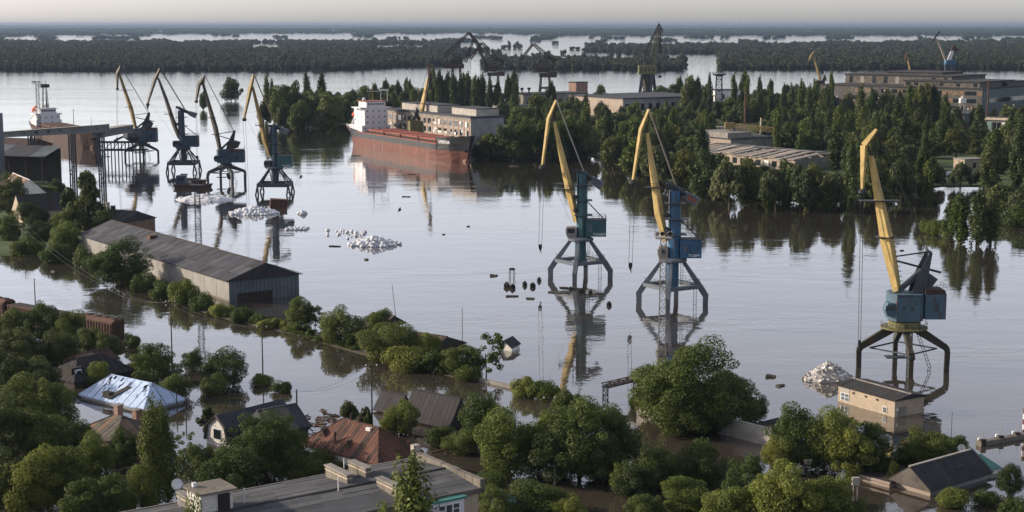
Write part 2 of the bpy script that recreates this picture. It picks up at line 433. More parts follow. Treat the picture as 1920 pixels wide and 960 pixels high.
# far rising ground at the horizon
def hills():
    rnd = random.Random(3); mb = MB()
    for y, zt, sd in ((26000, 46, 1.0), (33000, 60, 5.0)):
        xs = np.linspace(-22000, 22000, 160); row = []
        for x in xs:
            h = zt * (0.80 + 0.28 * mnoise.noise(Vector((x / 4200.0, sd, 0))) + 0.10 * mnoise.noise(Vector((x / 600.0, sd, 3)))) + (-x / 22000.0) * 7
            row.append(h)
        n = len(xs)
        vs = [(x, y, -1) for x in xs] + [(x, y + 300, h) for x, h in zip(xs, row)] + [(x, y + 3000, h * 0.9) for x, h in zip(xs, row)] + [(x, y + 3600, -1) for x in xs]
        mb.add(vs, [(k * n + i, k * n + i + 1, (k + 1) * n + i + 1, (k + 1) * n + i) for k in range(3) for i in range(n - 1)])
    tag(mb.build('far_hills', 'hill', smooth=True), kind='structure')
hills()

# ------------------------------------------------------------------ trees: crowns of leaf-sized faces on lobes
def crown(name, lobes, n, leaf, seed, m, inner=0.22, up=0.0, asp=1.5, zbias=None):
    rng = np.random.default_rng(seed)
    C = np.array([l[0] for l in lobes], float); Rr = np.array([l[1] for l in lobes], float)
    wt = (Rr[:, 0] * Rr[:, 2]); wt = wt / wt.sum()
    k = rng.choice(len(lobes), n, p=wt)
    d = rng.normal(size=(n, 3)); d /= np.linalg.norm(d, axis=1)[:, None]
    r = np.where(rng.random(n) < inner, rng.uniform(0.3, 0.85, n), rng.uniform(0.84, 1.06, n) + 0.16 * rng.random(n) ** 4)
    P = C[k] + d * Rr[k] * r[:, None]
    N = d + rng.normal(scale=0.55, size=(n, 3)) + np.array([0, 0, 0.25]); N /= np.linalg.norm(N, axis=1)[:, None]
    T = rng.normal(size=(n, 3)) + np.array([0, 0, up]); T -= N * (T * N).sum(1)[:, None]; T /= np.linalg.norm(T, axis=1)[:, None]
    B = np.cross(N, T)
    s = leaf * rng.uniform(0.55, 1.35, n)[:, None]
    bow = N * s * 0.18
    V = np.stack([P - T * s * asp / 2, P - B * s * 0.5 + bow, P + T * s * asp / 2, P + B * s * 0.5 + bow], 1).reshape(-1, 3)
    return np_mesh(name, V, np.arange(n * 4).reshape(n, 4), m)
def broad_lobes(rnd, Rx, Hc, z0, n, rl=(0.30, 0.46), flat=1.0):
    L = [((0, 0, z0 + Hc * 0.45), (Rx * 0.5, Rx * 0.5, Hc * 0.36))]
    for i in range(n):
        t = rnd.uniform(0, 2 * math.pi); f = (i + 0.5) / n
        ph = math.asin(max(-0.98, min(1, -0.98 + 1.98 * f)))
        r = rnd.uniform(*rl) * Rx; q = rnd.uniform(0.62, 1.0) if i % 5 else rnd.uniform(1.0, 1.16)
        if ph < -.35: q = rnd.uniform(.85, 1.05); ph *= .8
        L.append(((math.cos(t) * math.cos(ph) * (Rx - r * .8) * q, math.sin(t) * math.cos(ph) * (Rx - r * .8) * q, z0 + Hc * (0.5 + 0.46 * math.sin(ph) * q)), (r, r, r * rnd.uniform(.75, 1.0) * flat)))
    return L
def column_lobes(rnd, Rx, Ht, n):
    L = []
    for i in range(n):
        f = (i + 0.5) / n; t = rnd.uniform(0, 2 * math.pi)
        w = Rx * rnd.uniform(.8, 1.1) * min(1.0, 0.55 + 2.2 * f) * (1.0 if f < .62 else max(0.34, 1 - ((f - .62) / .38) ** 2.2 * .72))
        a = w * rnd.uniform(.2, .75)
        L.append(((math.cos(t) * a, math.sin(t) * a, Ht * (0.08 + 0.86 * f)), (w * rnd.uniform(.24, .46), w * rnd.uniform(.24, .46), Ht * rnd.uniform(.07, .16))))
    return L
def trunk(name, Ht, r, lobes, rnd, m='bark', nl=6):
    mb = MB(); top = Vector((rnd.uniform(-.3, .3), rnd.uniform(-.3, .3), Ht * .55))
    mid = Vector((rnd.uniform(-.2, .2), rnd.uniform(-.2, .2), Ht * .25))
    mb.tube((0, 0, -1.5), mid, r, r * .75, 7); mb.tube(mid, top, r * .75, r * .45, 7)
    for c, rr in rnd.sample(lobes, min(nl, len(lobes))):
        a = mid.lerp(top, rnd.uniform(0.1, 1)); mb.tube(a, Vector(c), r * .34, r * .1, 5)
    return mb
ARCH = {}     # kind -> list of (trunk mesh, crown mesh, height, radius)
def arch(kind, i, lobes, Ht, Rx, n, leaf, m, r=0.28, bark='bark', **kw):
    rnd = random.Random(hash_(kind) + i)
    cm = crown('crown', lobes, n, leaf, hash_(kind) * 7 + i, m, **kw)
    tb = trunk('trunk', Ht, r, lobes, rnd)
    tm = bpy.data.meshes.new('trunk'); tm.from_pydata(tb.v, [], tb.f); tm.materials.append(MATS[bark])
    ARCH.setdefault(kind, []).append((tm, cm, Ht, Rx))
def hash_(s): return sum((i + 1) * ord(c) for i, c in enumerate(s)) % 9973
for i in range(5):
    rnd = random.Random(100 + i)
    for kd, mm in (('broad', 'leaf_mid'), ('bright', 'leaf_bright'), ('dark', 'leaf_dark')):
        if i >= 3 and kd != 'broad': continue
        arch(kd, i, broad_lobes(rnd, 5.0, 9.8, 0.1, (44, 30, 56, 24, 38)[i], ((0.17, 0.36), (0.2, 0.42), (0.13, 0.30), (0.22, 0.46), (0.15, 0.34))[i], (1.0, 1.15, .9, 1.0, 1.3)[i]), 10.2, 5.0, 20000, 0.205, mm, inner=0.16)
for i in range(2):      # the biggest trees: finer leaves, more and smaller lobes
    rnd = random.Random(150 + i)
    arch('grand', i, broad_lobes(rnd, 5.0, 9.8, 0.1, 90, (0.11, 0.27)), 10.2, 5.0, 36000, 0.15, 'leaf_mid', inner=0.14)
for i in range(3):
    rnd = random.Random(200 + i)
    arch('bush', i, broad_lobes(rnd, 4.0, 3.6, 0.0, 22, (0.24, 0.42)), 3.6, 4.0, 6000, 0.25, 'leaf_mid' if i else 'leaf_bright', r=0.12)
    arch('column', i, column_lobes(rnd, 2.6, 20.0, 64), 20.0, 2.6, 12000, 0.25, 'leaf_mid', r=0.3, up=1.0)
    arch('poplar', i, column_lobes(rnd, 2.6, 20.0, 58), 20.0, 2.6, 4200, 0.5, ('leaf_far', 'leaf_dark', 'leaf_mid')[i], r=0.3, up=1.2)
    arch('far_broad', i, broad_lobes(rnd, 5.0, 9.8, 0.0, 32, (0.20, 0.38)), 10.0, 5.0, 4200, 0.5, ('leaf_far', 'leaf_olive', 'leaf_mid')[i])
    L = []
    for j in range(30):
        t = rnd.uniform(0, 6.28); q = math.sqrt(rnd.random()) * 3.9; h = 10.5 - q * q * .22 - rnd.uniform(0, 2.5)
        L.append(((math.cos(t) * q, math.sin(t) * q, h * rnd.uniform(.45, .85)), (1.15, 1.15, h * rnd.uniform(.18, .34))))
    arch('willow', i, L, 10.5, 4.8, 4400, 0.44, ('leaf_willow', 'leaf_olive', 'leaf_willow')[i], up=1.8, asp=2.4)
for i in range(2):      # loose spiky tree: tufts at the branch ends
    rnd = random.Random(300 + i); L = []
    for j in range(46):
        t = rnd.uniform(0, 6.28); f = rnd.random(); q = (1.15 - f) * 4.0 * rnd.uniform(.35, 1)
        L.append(((math.cos(t) * q, math.sin(t) * q, 0.8 + 8.8 * f), (.75, .75, .95)))
    arch('spiky', i, L, 10.2, 4.4, 4800, 0.34, 'leaf_dark', up=1.2, asp=2.4)
    L = []
    for j in range(34):
        t = rnd.uniform(0, 6.28); f = rnd.random(); q = 2.6 * math.sqrt(rnd.random())
        L.append(((math.cos(t) * q, math.sin(t) * q, 2.0 + 7.0 * f), (.55, .55, .5)))
    arch('sparse', i, L, 9.6, 3.0, 1500, 0.3, 'leaf_mid', r=0.14)

NTREE = [0]
def tree(kind, p, h, w, label, group=None, cat='tree', name=None, rz=None):
    """one tree: h metres tall, w metres wide, standing at p"""
    rnd = random.Random(int(p.x * 13.7 + p.y * 7.1)); NTREE[0] += 1
    A = ARCH[kind]; tm, cm, Ht, Rx = A[rnd.randrange(len(A))]
    nm = name or {'poplar': 'poplar_tree', 'column': 'poplar_tree', 'bush': 'bush', 'willow': 'willow_tree', 'far_broad': 'broadleaf_tree'}.get(kind, 'leafy_tree')
    o = empty(nm, p, label, cat, group, rnd.uniform(0, 6.28) if rz is None else rz)
    sx, sy = rnd.uniform(.88, 1.14), rnd.uniform(.85, 1.1)
    o.scale = (w / (2 * Rx) * sx, w / (2 * Rx) * sy, h / Ht); o.rotation_euler.x = rnd.uniform(-.06, .06); o.rotation_euler.y = rnd.uniform(-.06, .06)
    for part, me in (('trunk', tm), ('crown', cm)):
        c = bpy.data.objects.new(part, me); col.objects.link(c); c.parent = o
    return o
def ptree(kind, u, vb, vt, wpx, label, group=None, **kw):
    p = gp(u, vb, -0.1); k = F / (p.y * CT + H * ST)
    return tree(kind, p, max(0.8, hz(p.y, vt) + .1), wpx / k, label, group, **kw)
# ------------------------------------------------------------------ harbour cranes
class Plane:
    """upright plane through a crane's foot, square to the line of sight: turns picture positions into metres"""
    def __init__(s, u, v, z=0.0):
        s.P = gp(u, v, z); s.P.z = 0.0; s.y = s.P.y
    def __call__(s, u, v, dy=0.0):
        z = hz(s.y, v); return Vector((xu(s.y, z, u) - s.P.x, dy, z))
    def k(s): return F / (s.y * CT + H * ST)
def chain(name, pts, sizes, m, parent, side=(0.72, 0.69, 0)):
    """box girder through the points; sizes = (width, depth) at each of them"""
    mb = MB()
    for i in range(len(pts) - 1):
        a, b = Vector(pts[i]), Vector(pts[i + 1]); d = (b - a).normalized()
        if i: a = a - d * 0.05
        mb.beam(a, b, *sizes[i], *sizes[i + 1], side)
    return mb.build(name, m, parent)
def railing(c, pts, h, m, parent, r=0.04):
    mb = MB()
    for a, b in zip(pts[:-1], pts[1:]):
        a, b = Vector(a), Vector(b); n = max(1, int((b - a).length / 1.6))
        for hh in (h, h * .5): mb.tube(a + Vector((0, 0, hh)), b + Vector((0, 0, hh)), r, r, 4)
        for i in range(n + 1):
            p = a.lerp(b, i / n); mb.tube(p, p + Vector((0, 0, h)), r, r, 4)
    return mb.build('railing', m, parent)
def ladder(p, q, w, m, parent, n=None):
    p, q = Vector(p), Vector(q); sd = Vector((0.8, 0.6, 0)) * (w / 2); mb = MB()
    mb.tube(p - sd, q - sd, .06, .06, 4); mb.tube(p + sd, q + sd, .06, .06, 4)
    n = n or max(3, int((q - p).length / .55))
    for i in range(n + 1):
        c = p.lerp(q, i / n); mb.tube(c - sd, c + sd, .045, .045, 4)
    return mb.build('ladder', m, parent)

def bent_legs(root, D, ang, zk, zb, rt, zt, m, w=0.95):
    tops = []
    for i in range(4):
        t = ang + i * math.pi / 2; c, s = math.cos(t), math.sin(t); sd = (-s, c, 0)
        foot = Vector((c * D * .985, s * D * .985, -3)); kn = Vector((c * D, s * D, zk)); sh = Vector((c * (D - (D - rt) * (zb - zk) / (zt - zk)), s * (D - (D - rt) * (zb - zk) / (zt - zk)), zb)); tp = Vector((c * rt, s * rt, zt))
        mb = MB().beam(foot, kn + Vector((0, 0, .2)), w * .85, w, w, w * 1.2, sd); mb.beam(kn - Vector((0, 0, .15)), sh, w, w * 1.25, w, w * 1.3, sd); mb.beam(sh, tp, w, w * 1.2, w * .7, w * .75, sd)
        mb.build('leg', m, root); tops.append((sh, kn))
    for i in range(4):
        a, b = tops[i][0], tops[(i + 1) % 4][0]
        MB().beam(a, b, .8, 1.15, .8, 1.15, (0, 0, 1)).build('portal_beam', m, root)
    return [t[0] for t in tops]
def lattice_legs(root, D, ang, zb, rt, zt, m):
    cs = []
    for i in range(4):
        t = ang + i * math.pi / 2; c, s = math.cos(t), math.sin(t)
        tp = Vector((c * D * .93, s * D * .93, zb)); cs.append(tp); mb = MB(); sd = Vector((-s, c, 0))
        for q in (-1, 1):
            ft = Vector((c * D, s * D, -3)) + sd * (q * 1.5)
            mb.beam(tp, ft, .42, .5); md = tp.lerp(ft, .45)
        mb.beam(tp + (ft - tp) * .4, tp.lerp(Vector((c * D, s * D, -3)) - sd * 1.5, .4), .25, .25)
        mb.build('leg', m, root)
    for i in range(4):
        a, b = cs[i], cs[(i + 1) % 4]
        MB().beam(a, b, 1.2, .7, 1.2, .7, (0, 0, 1)).build('portal_beam', m, root)
        t = ang + i * math.pi / 2; ring = Vector((math.cos(t) * rt, math.sin(t) * rt, zt))
        t2 = t + math.pi / 2; ring2 = Vector((math.cos(t2) * rt, math.sin(t2) * rt, zt))
        mb = MB().beam(a, ring, .45, .5); md = a.lerp(b, .5); mb.beam(md, ring, .28, .28); mb.beam(md, ring2, .28, .28)
        mb.build('portal_strut', m, root)
    return cs
def hook_and_rope(root, top, bot, m='rope', gap=.45, ball=0.55):
    for s in (-1, 1):
        MB().tube(top + Vector((s * gap, 0, 0)), bot + Vector((s * gap * .8, 0, 1.0)), .055, .055, 4).build('hoist_rope', m, root)
    b = MB().box(bot + Vector((0, 0, 1.2)), (ball * 1.5, .35, .9)); b.tube(bot + Vector((0, 0, .8)), bot + Vector((0, 0, .1)), ball * .75, ball * .3, 8); b.tube(bot + Vector((0, 0, .2)), bot + Vector((.25, 0, -.5)), .13, .08, 6)
    b.build('hook_block', 'steel_dark', root)

def tower_crane(label, u, v, g, C, ang, portal, text=None, D=7.3):
    """slewing crane on a tower column; g gives its outline in picture positions"""
    pl = Plane(u, v); P = pl.P; q = pl; k = pl.k()
    r = empty('harbour_crane', P, label, 'crane', 'harbour cranes standing in the flood water')
    zt = q(u, g['ring']).z; zb = q(u, g['beam']).z
    if portal == 'bent':
        cs = bent_legs(r, D, ang, q(u, g['knee']).z, zb, 2.3, zt, C['portal'])
    else:
        cs = lattice_legs(r, D, ang, zb, 2.4, zt, C['portal'])
    MB().lathe((0, 0, 0), [(2.9, zt - .15), (3.1, zt), (3.1, zt + .45), (2.4, zt + .75)], 18).build('turntable', C['portal'], r)
    MB().lathe((0, 0, 0), [(1.35, zb - .6), (1.35, zt - .15)], 12).build('pedestal', C['tower'], r)
    ladder(Vector((1.9, -1.2, zb)), Vector((1.9, -1.2, zt)), .7, 'portal_dark', r)
    for i in range(4): railing(None, [cs[i] + Vector((0, 0, .6)), cs[(i + 1) % 4] + Vector((0, 0, .6))], 1.0, 'portal_dark', r) if i != 1 else None
    ladder(cs[0].lerp(cs[3], .25) + Vector((.6, -.6, 0)), Vector((cs[0].x * .8, cs[0].y * .8 - 1, -1)), .9, C['portal'], r)
    # the tower column
    tx = q(g['tower'], g['ring']).x; th = q(g['tower'], g['top']).z; w = g['tw'] / k
    tw = MB(); n = 8; prof = [(w * .62, zt + .6), (w * .60, (zt + th) * .5), (w * .52, th)]
    tw.lathe((tx, 0, 0), prof, 8)
    tow = tw.build('tower', C['tower'], r)
    MB().box((tx - w * .56, -.45, (zt + th) / 2 + 2), (.12, .8, (th - zt) * .75)).build('sunlit_strip', C['stripe'], tow)  # sunlit left edge of the tower put into colour as a paler strip
    for f in (.38, .6, .82):
        z = zt + (th - zt) * f
        pf = MB().box((tx + .2, 0, z), (w * 2.0, w * 1.7, .12)).build('platform', 'portal_dark', r)
    for f in (.42, .62):
        z = zt + (th - zt) * f; MB().lathe((tx - w * .75, -.6, z), [(.25, 0), (.6, .2), (.6, .8), (.2, 1.0)], 8).build('winch', 'steel_dark', r)
    # machine house behind the tower
    a = q(g['house'][0], g['house'][3]); b = q(g['house'][1], g['house'][2]); W = 3.6
    hs = MB().box(((a.x + b.x) / 2, 0, (a.z + b.z) / 2), (b.x - a.x, W, b.z - a.z)).build('machine_house', C['house'], r)
    MB().box(((a.x + b.x) / 2, 0, b.z + .07), (b.x - a.x + .25, W + .25, .14)).build('house_roof', 'portal_dark', hs)
    MB().box((a.x + (b.x - a.x) * .22, -W / 2 - .02, a.z + (b.z - a.z) * .5), (.75, .06, 1.6)).build('door', C['portal'], hs)
    for f in (.5, .75): MB().box((a.x + (b.x - a.x) * f, -W / 2 - .015, a.z + (b.z - a.z) * .5), (.06, .05, b.z - a.z)).build('seam', C['house'], hs)
    railing(None, [(a.x, -W / 2, b.z + .14), (b.x, -W / 2, b.z + .14), (b.x, W / 2, b.z + .14), (a.x, W / 2, b.z + .14)], 1.0, 'portal_dark', hs)
    if text:
        for t_, f_ in (((text, .66),) if ' ' not in text else ((text.split()[0], .56), (text.split()[1], .83))): text_obj(t_, .85, 'letter_white', hs, (a.x + (b.x - a.x) * f_, -W / 2 - .03, a.z + .55), (math.pi / 2, 0, 0))
    MB().beam((b.x - .4, 0, b.z + .1), (tx, 0, zt + (th - zt) * .66), .22, .25).build('stay', 'portal_dark', r)
    # cab in front
    a = q(g['cab'][0], g['cab'][3]); b = q(g['cab'][1], g['cab'][2]); cx, cz = (a.x + b.x) / 2, (a.z + b.z) / 2
    cb = MB().prism([(a.x + .3, 0, a.z), (b.x, 0, a.z), (b.x, 0, b.z), (a.x + .15, 0, b.z), (a.x - .1, 0, cz)], (0, -1.3, 0), (0, 1.3, 0)).build('cab', C['cab'], r)
    MB().box((cx, -1.32, cz + .35), ((b.x - a.x) * .7, .05, .95)).build('window', 'glass_dark', cb)
    MB().box((a.x - .02, 0, cz + .45), (.08, 2.0, .8)).build('window', 'glass_dark', cb)
    # boom, nose and ties
    bp = [q(*p) for p in g['boom']]; nb = len(bp)
    bm = chain('boom', bp, [(s[0], s[1]) for s in g['bsize']], C['boom'], r)
    for i, f in enumerate(g.get('plat', (.45,))):
        c = bp[0].lerp(bp[-1], f); MB().box(c + Vector((-.8, 0, 0)), (3.4, 2.4, .12)).build('boom_platform', 'steel_dark', bm)
        railing(None, [c + Vector((-2.4, -1.2, 0)), c + Vector((.6, -1.2, 0))], .9, 'steel_dark', bm)
    npn = [q(*p) for p in g['nose']]
    chain('nose_boom', npn, g.get('nsize', [(.5, .5), (.75, .75), (.5, .45)]), C['boom'], r)
    MB().lathe((npn[-1].x, 0, npn[-1].z - .7), [(.45, -.3), (.8, 0), (.8, .5), (.4, .9)], 8).build('sheave_block', 'steel_dark', r)
    pv = bp[-1]
    if 'nsize' in g: MB().prism([pv + Vector((-.2, 0, -.5)), npn[0], npn[1]], (0, -.35, 0), (0, .35, 0)).build('nose_web', C.get('web', C['boom']), r)
    else:
        for t in (0, .45, 1): MB().tube(pv, npn[0].lerp(npn[1], t), .16, .14, 5).build('nose_link', 'dark_yellow', r)
    hd = q(*g['tie'])
    for s in (-.5, .5): MB().tube(npn[0] + Vector((0, s, 0)), hd + Vector((0, s, 0)), .13, .13, 5).build('tie_rod', C.get('tie', 'concrete_pale'), r)
    # rocker arm and counterweight
    ra = [q(*p) for p in g['arm']]
    chain('rocker_arm', ra, [(.7, .6), (.9, 1.2), (.7, .7)], 'portal_dark', r)
    dd = (ra[-1] - ra[-2]).normalized(); cw_ = MB().beam(ra[-1] - dd * 1.9, ra[-1] + dd * 1.1, 2.6, 1.5, 2.6, 2.1).build('counterweight', 'portal_grey', r)
    if 'cw' in C: MB().beam(ra[-1] - dd * 1.3 + Vector((0, -1.32, 0)), ra[-1] + dd * .6 + Vector((0, -1.32, 0)), .06, .9).build('warning_patch', C['cw'], cw_)
    lt = q(g['mast'][0], g['mast'][1]); MB().tube(lt, q(g['mast'][0], g['mast'][2]), .12, .12, 5).build('side_mast', 'portal_dark', r)
    MB().beam(lt, (tx, 0, lt.z), .2, .2).build('mast_arm', 'portal_dark', r)
    hook_and_rope(r, npn[-1] + Vector((0, 0, -.6)), q(*g['hook']))
    MB().tube(npn[-1].lerp(npn[1], .1), bp[0].lerp(bp[-1], .05) + Vector((-1.2, 0, -1)), .03, .03, 4).build('luffing_rope', 'rope', r)
    return r

CT_TEAL = dict(portal='portal_grey', tower='teal', stripe='teal_light', house='teal', cab='concrete', boom='yellow', tie='concrete_pale')
CT_BLUE = dict(portal='portal_grey', tower='blue', stripe='plaster_white', house='blue', cab='concrete', boom='yellow', tie='plaster_pink', cw='hatch_red')
CT_NAVY = dict(portal='portal_dark', tower='navy', stripe='navy', house='navy', cab='portal_dark', boom='dark_yellow', tie='portal_dark')
CT_NAVY_Y = dict(portal='portal_dark', tower='navy', stripe='navy', house='teal', cab='portal_dark', boom='yellow_old', tie='yellow_old')
tower_crane('harbour crane with teal tower, teal lettered machine house and yellow jib at centre', 1088, 520,
    dict(ring=450, beam=489, knee=505, tower=1091, top=325, tw=17, house=(1098, 1136, 412, 442), cab=(1061, 1080, 425, 444),
         boom=[(1081, 416), (1069, 362), (1053, 290), (1039, 228)], bsize=[(1.0, 1.0), (1.35, 1.6), (.95, 1.1), (.5, .5)], plat=(.33,),
         nose=[(1043, 188), (1029, 222), (1017, 310)], tie=(1094, 320), arm=[(1081, 321), (1097, 327), (1121, 344)], mast=(1076, 318, 360), hook=(1013, 471)), CT_TEAL, R(-13), 'bent', 'TOABPF')
tower_crane('harbour crane with bright blue tower and blue machine house behind the lattice floodlight mast', 1260, 568,
    dict(ring=489, beam=535, knee=551, tower=1264, top=357, tw=20, house=(1274, 1314, 448, 482), cab=(1233, 1252, 462, 486),
         boom=[(1248, 452), (1236, 400), (1224, 320), (1214, 249)], bsize=[(1.0, 1.0), (1.35, 1.6), (.95, 1.1), (.5, .5)], plat=(.5,),
         nose=[(1217, 205), (1202, 243), (1187, 338)], tie=(1267, 347), arm=[(1250, 343), (1268, 354), (1298, 374)], mast=(1249, 346, 400), hook=(1182, 507)), CT_BLUE, R(-13), 'bent', 'TOB PF')
tower_crane('dark navy harbour crane with black jib, second of the four by the conveyor', 345, 322,
    dict(ring=279, beam=305, tower=342, top=207, tw=10, house=(344, 372, 255, 275), cab=(325, 336, 264, 276),
         boom=[(336, 259), (326, 232), (311, 185), (297, 147)], bsize=[(1.0, 1.0), (1.2, 1.6), (1.0, 1.1), (.6, .6)], plat=(.4,), nsize=[(.5, .5), (1.0, 1.5), (.6, .5)],
         nose=[(300, 128), (291, 147), (277, 194)], tie=(346, 204), arm=[(330, 200), (344, 207), (363, 215)], mast=(330, 200, 240), hook=(277, 205)), CT_NAVY, R(45), 'lattice', None, 8.2)
tower_crane('harbour crane with navy tower and dull yellow jib standing nearest the heap of white bags', 516, 363,
    dict(ring=316, beam=345, tower=515, top=237, tw=11, house=(521, 548, 292, 313), cab=(496, 508, 301, 314),
         boom=[(507, 294), (497, 265), (486, 215), (474, 163)], bsize=[(1.0, 1.0), (1.3, 1.7), (1.0, 1.2), (.6, .6)], plat=(.45,), nsize=[(.5, .5), (1.0, 1.4), (.6, .5)],
         nose=[(476, 139), (470, 163), (458, 222)], tie=(515, 232), arm=[(503, 236), (516, 237), (534, 246)], mast=(502, 240, 275), hook=(465, 374)), CT_NAVY_Y, R(45), 'lattice', 'TOABPF', 8.2)

def frame_crane(label, u, v, g, C, ang, D=7.4):
    """slewing crane with a round turret, wedge-shaped back frame and long plate jib"""
    pl = Plane(u, v); P = pl.P; q = pl; k = pl.k()
    r = empty('harbour_crane', P, label, 'crane', 'harbour cranes standing in the flood water')
    zt = q(u, g['ring'][1]).z; zr = q(u, g['ring'][0]).z; zk = q(u, g['knee']).z
    for i in range(4):
        t = ang + i * math.pi / 2; c, s = math.cos(t), math.sin(t); sd = (-s, c, 0); mb = MB(); w = .92
        A, B, K, T = Vector((c * D * .985, s * D * .985, -3)), Vector((c * D, s * D, zk * .86)), Vector((c * D * .96, s * D * .96, zk * 1.04)), Vector((c * 2.0, s * 2.0, zt + .2))
        mb.beam(A, B, w * .8, w * .85, w * .85, w * .95, sd); mb.beam(B, K, w * .85, w, w * .9, w * 1.15, sd); mb.beam(K, T, w * .9, w * 1.2, w, w * 1.7, sd)
        mb.build('leg', C['portal'], r)
    for i in range(4):
        t = ang + i * math.pi / 2; t2 = t + math.pi / 2
        a = Vector((math.cos(t), math.sin(t), 0)) * D * .75; b = Vector((math.cos(t2), math.sin(t2), 0)) * D * .75; a.z = b.z = zk * .98
        MB().tube(a, b, .16, .16, 6).build('brace', 'portal_dark', r)
    ladder(Vector((2.0, -1.0, zt)), Vector((4.2, -2.2, 0.6)), .7, 'portal_dark', r); ladder(Vector((4.2, -2.2, .6)), Vector((3.6, -2.6, -1)), .7, 'portal_dark', r)
    MB().lattice((1.3, .6, -2), (1.3, .6, zt), .7, .7, 10, .09).build('cable_mast', 'portal_dark', r)
    dr = MB().lathe((0, 0, 0), [(1.1, -.5), (1.3, -.35), (1.3, .35), (1.1, .5)], 12).build('cable_drum', 'steel_dark', r); dr.matrix_local = Matrix.Translation((1.0, -1.2, 2.8)) @ Matrix.Rotation(1.3, 4, 'Y')
    MB().box((-1.6, -1.4, 2.3), (3.6, 2.0, .2)).build('work_platform', 'portal_dark', r)
    rr = g['rr'] / k
    MB().lathe((0, 0, 0), [(rr * .8, zt - .3), (rr * 1.45, zt + .25), (rr * 1.45, zt + .45), (rr, zt + .5), (rr, zr), (rr * .9, zr + .1)], 24).build('turntable', C['ring'], r)
    rl = [Vector((rr * 1.4 * math.cos(t), rr * 1.4 * math.sin(t), zt + .45)) for t in np.linspace(math.pi * .95, math.pi * 2.05, 12)]
    railing(None, rl, .95, 'portal_dark', r, .035)
    # house: faceted turret and square engine room behind
    a = q(g['house'][0], g['house'][3]); b = q(g['house'][1], g['house'][2])
    hw = (b.x - a.x) / 2; cx = (a.x + b.x) / 2
    hs = MB().prism([(cx + hw * x, hw * y, a.z) for x, y in ((-1, -.55), (-.7, -.95), (.7, -.95), (1, -.6), (1, .6), (.7, .95), (-.7, .95), (-1, .55))], (0, 0, 0), (0, 0, b.z - a.z)).build('turret', C['house'], r)
    for f in (-.25, .25): MB().box((cx + hw * f, -hw * .955, a.z + (b.z - a.z) * .5), (.55, .06, .75)).build('window', 'glass_dark', hs)
    MB().box((cx, -hw * .96, b.z - .25), (hw * 1.4, .1, .3)).build('cornice', 'portal_dark', hs)
    e = q(g['rear'][0], g['rear'][3]); f = q(g['rear'][1], g['rear'][2])
    er = MB().box(((e.x + f.x) / 2, 0, (e.z + f.z) / 2), (f.x - e.x, 4.2, f.z - e.z)).build('engine_room', C['house'], r)
    MB().prism([(e.x, 0, f.z), (f.x, 0, f.z), (f.x - .3, 0, f.z + .8), (e.x, 0, f.z + .9)], (0, -2.1, 0), (0, 2.1, 0)).build('engine_room_roof', 'rust_dark', er)
    w = MB().box((e.x + (f.x - e.x) * .55, -2.12, e.z + (f.z - e.z) * .5), (.75, .06, 1.3)).build('window', 'glass_dark', er)
    railing(None, [(e.x, -2.1, f.z + .85), (f.x, -2.1, f.z + .8), (f.x, 2.1, f.z + .8)], .9, 'portal_dark', er, .035)
    c = q(g['cab'][0], g['cab'][3]); d = q(g['cab'][1], g['cab'][2]); cz = (c.z + d.z) / 2
    cb = MB().prism([(c.x + .4, 0, c.z), (d.x, 0, c.z - .2), (d.x, 0, d.z), (c.x + .5, 0, d.z), (c.x, 0, cz)], (0, -2.6, 0), (0, -.4, 0)).build('cab', C['house'], r)
    for i in range(3): MB().box((c.x + .35 + i * .75, -2.63, cz + .3), (.6, .05, .8)).build('window', 'glass_dark', cb)
    # wedge frame
    ap = q(*g['apex']); zb = b.z
    for s in (-1.3, 1.3):
        MB().prism([(cx + hw * .3, 0, zb), (b.x + .3, 0, zb), ap + Vector((.35, 0, 0)), ap + Vector((-.25, 0, -.2)), Vector((cx + hw * .2, 0, zb)).lerp(ap, .35) + Vector((-.2, 0, 0))], (0, s - .12, 0), (0, s + .12, 0)).build('back_frame', C['frame'], r)
    MB().beam(ap + Vector((0, -1.4, 0)), ap + Vector((0, 1.4, 0)), .4, .5).build('frame_cross_beam', C['frame'], r)
    MB().beam((cx - hw * .5, 0, zb), Vector((cx + hw * .6, 0, zb)).lerp(ap, .55), 1.4, .7).build('rack_strut', C['frame'], r)
    cw = [q(*p) for p in g['cw']]
    MB().prism(cw, (0, -1.0, 0), (0, 1.0, 0)).build('counterweight', C['frame'], r)
    bp = [q(*p) for p in g['boom']]
    bm = chain('boom', bp, g['bsize'], C['boom'], r)
    for s, (f0, wd) in enumerate(g['plat']):
        p = bp[0].lerp(bp[-1], f0) + Vector((0, 0, 0)); MB().box(p + Vector((wd * .0, 0, 0)), (abs(wd), 2.6, .13)).build('boom_platform', 'steel_dark', bm)
    ld = MB()
    for i in range(int((bp[-1] - bp[0]).length / .9)):
        p = bp[0].lerp(bp[-1], i * .9 / (bp[-1] - bp[0]).length) + Vector((g['bsize'][1][1] * .55, -.3, 0)); ld.box(p, (.5, .5, .06))
    ld.build('boom_ladder', 'steel_dark', bm)
    MB().tube(ap, bp[0].lerp(bp[-1], .25), .14, .14, 5).build('strut', 'steel_dark', r)
    st = q(*g['strut'][0]); MB().tube(st, q(*g['strut'][1]), .22, .18, 6).build('balance_arm', 'steel_dark', r)
    npn = [q(*p) for p in g['nose']]
    chain('nose_boom', npn, g.get('nsize', [(.6, .5), (1.0, 1.2), (.5, .4)]), C['nose'], r)
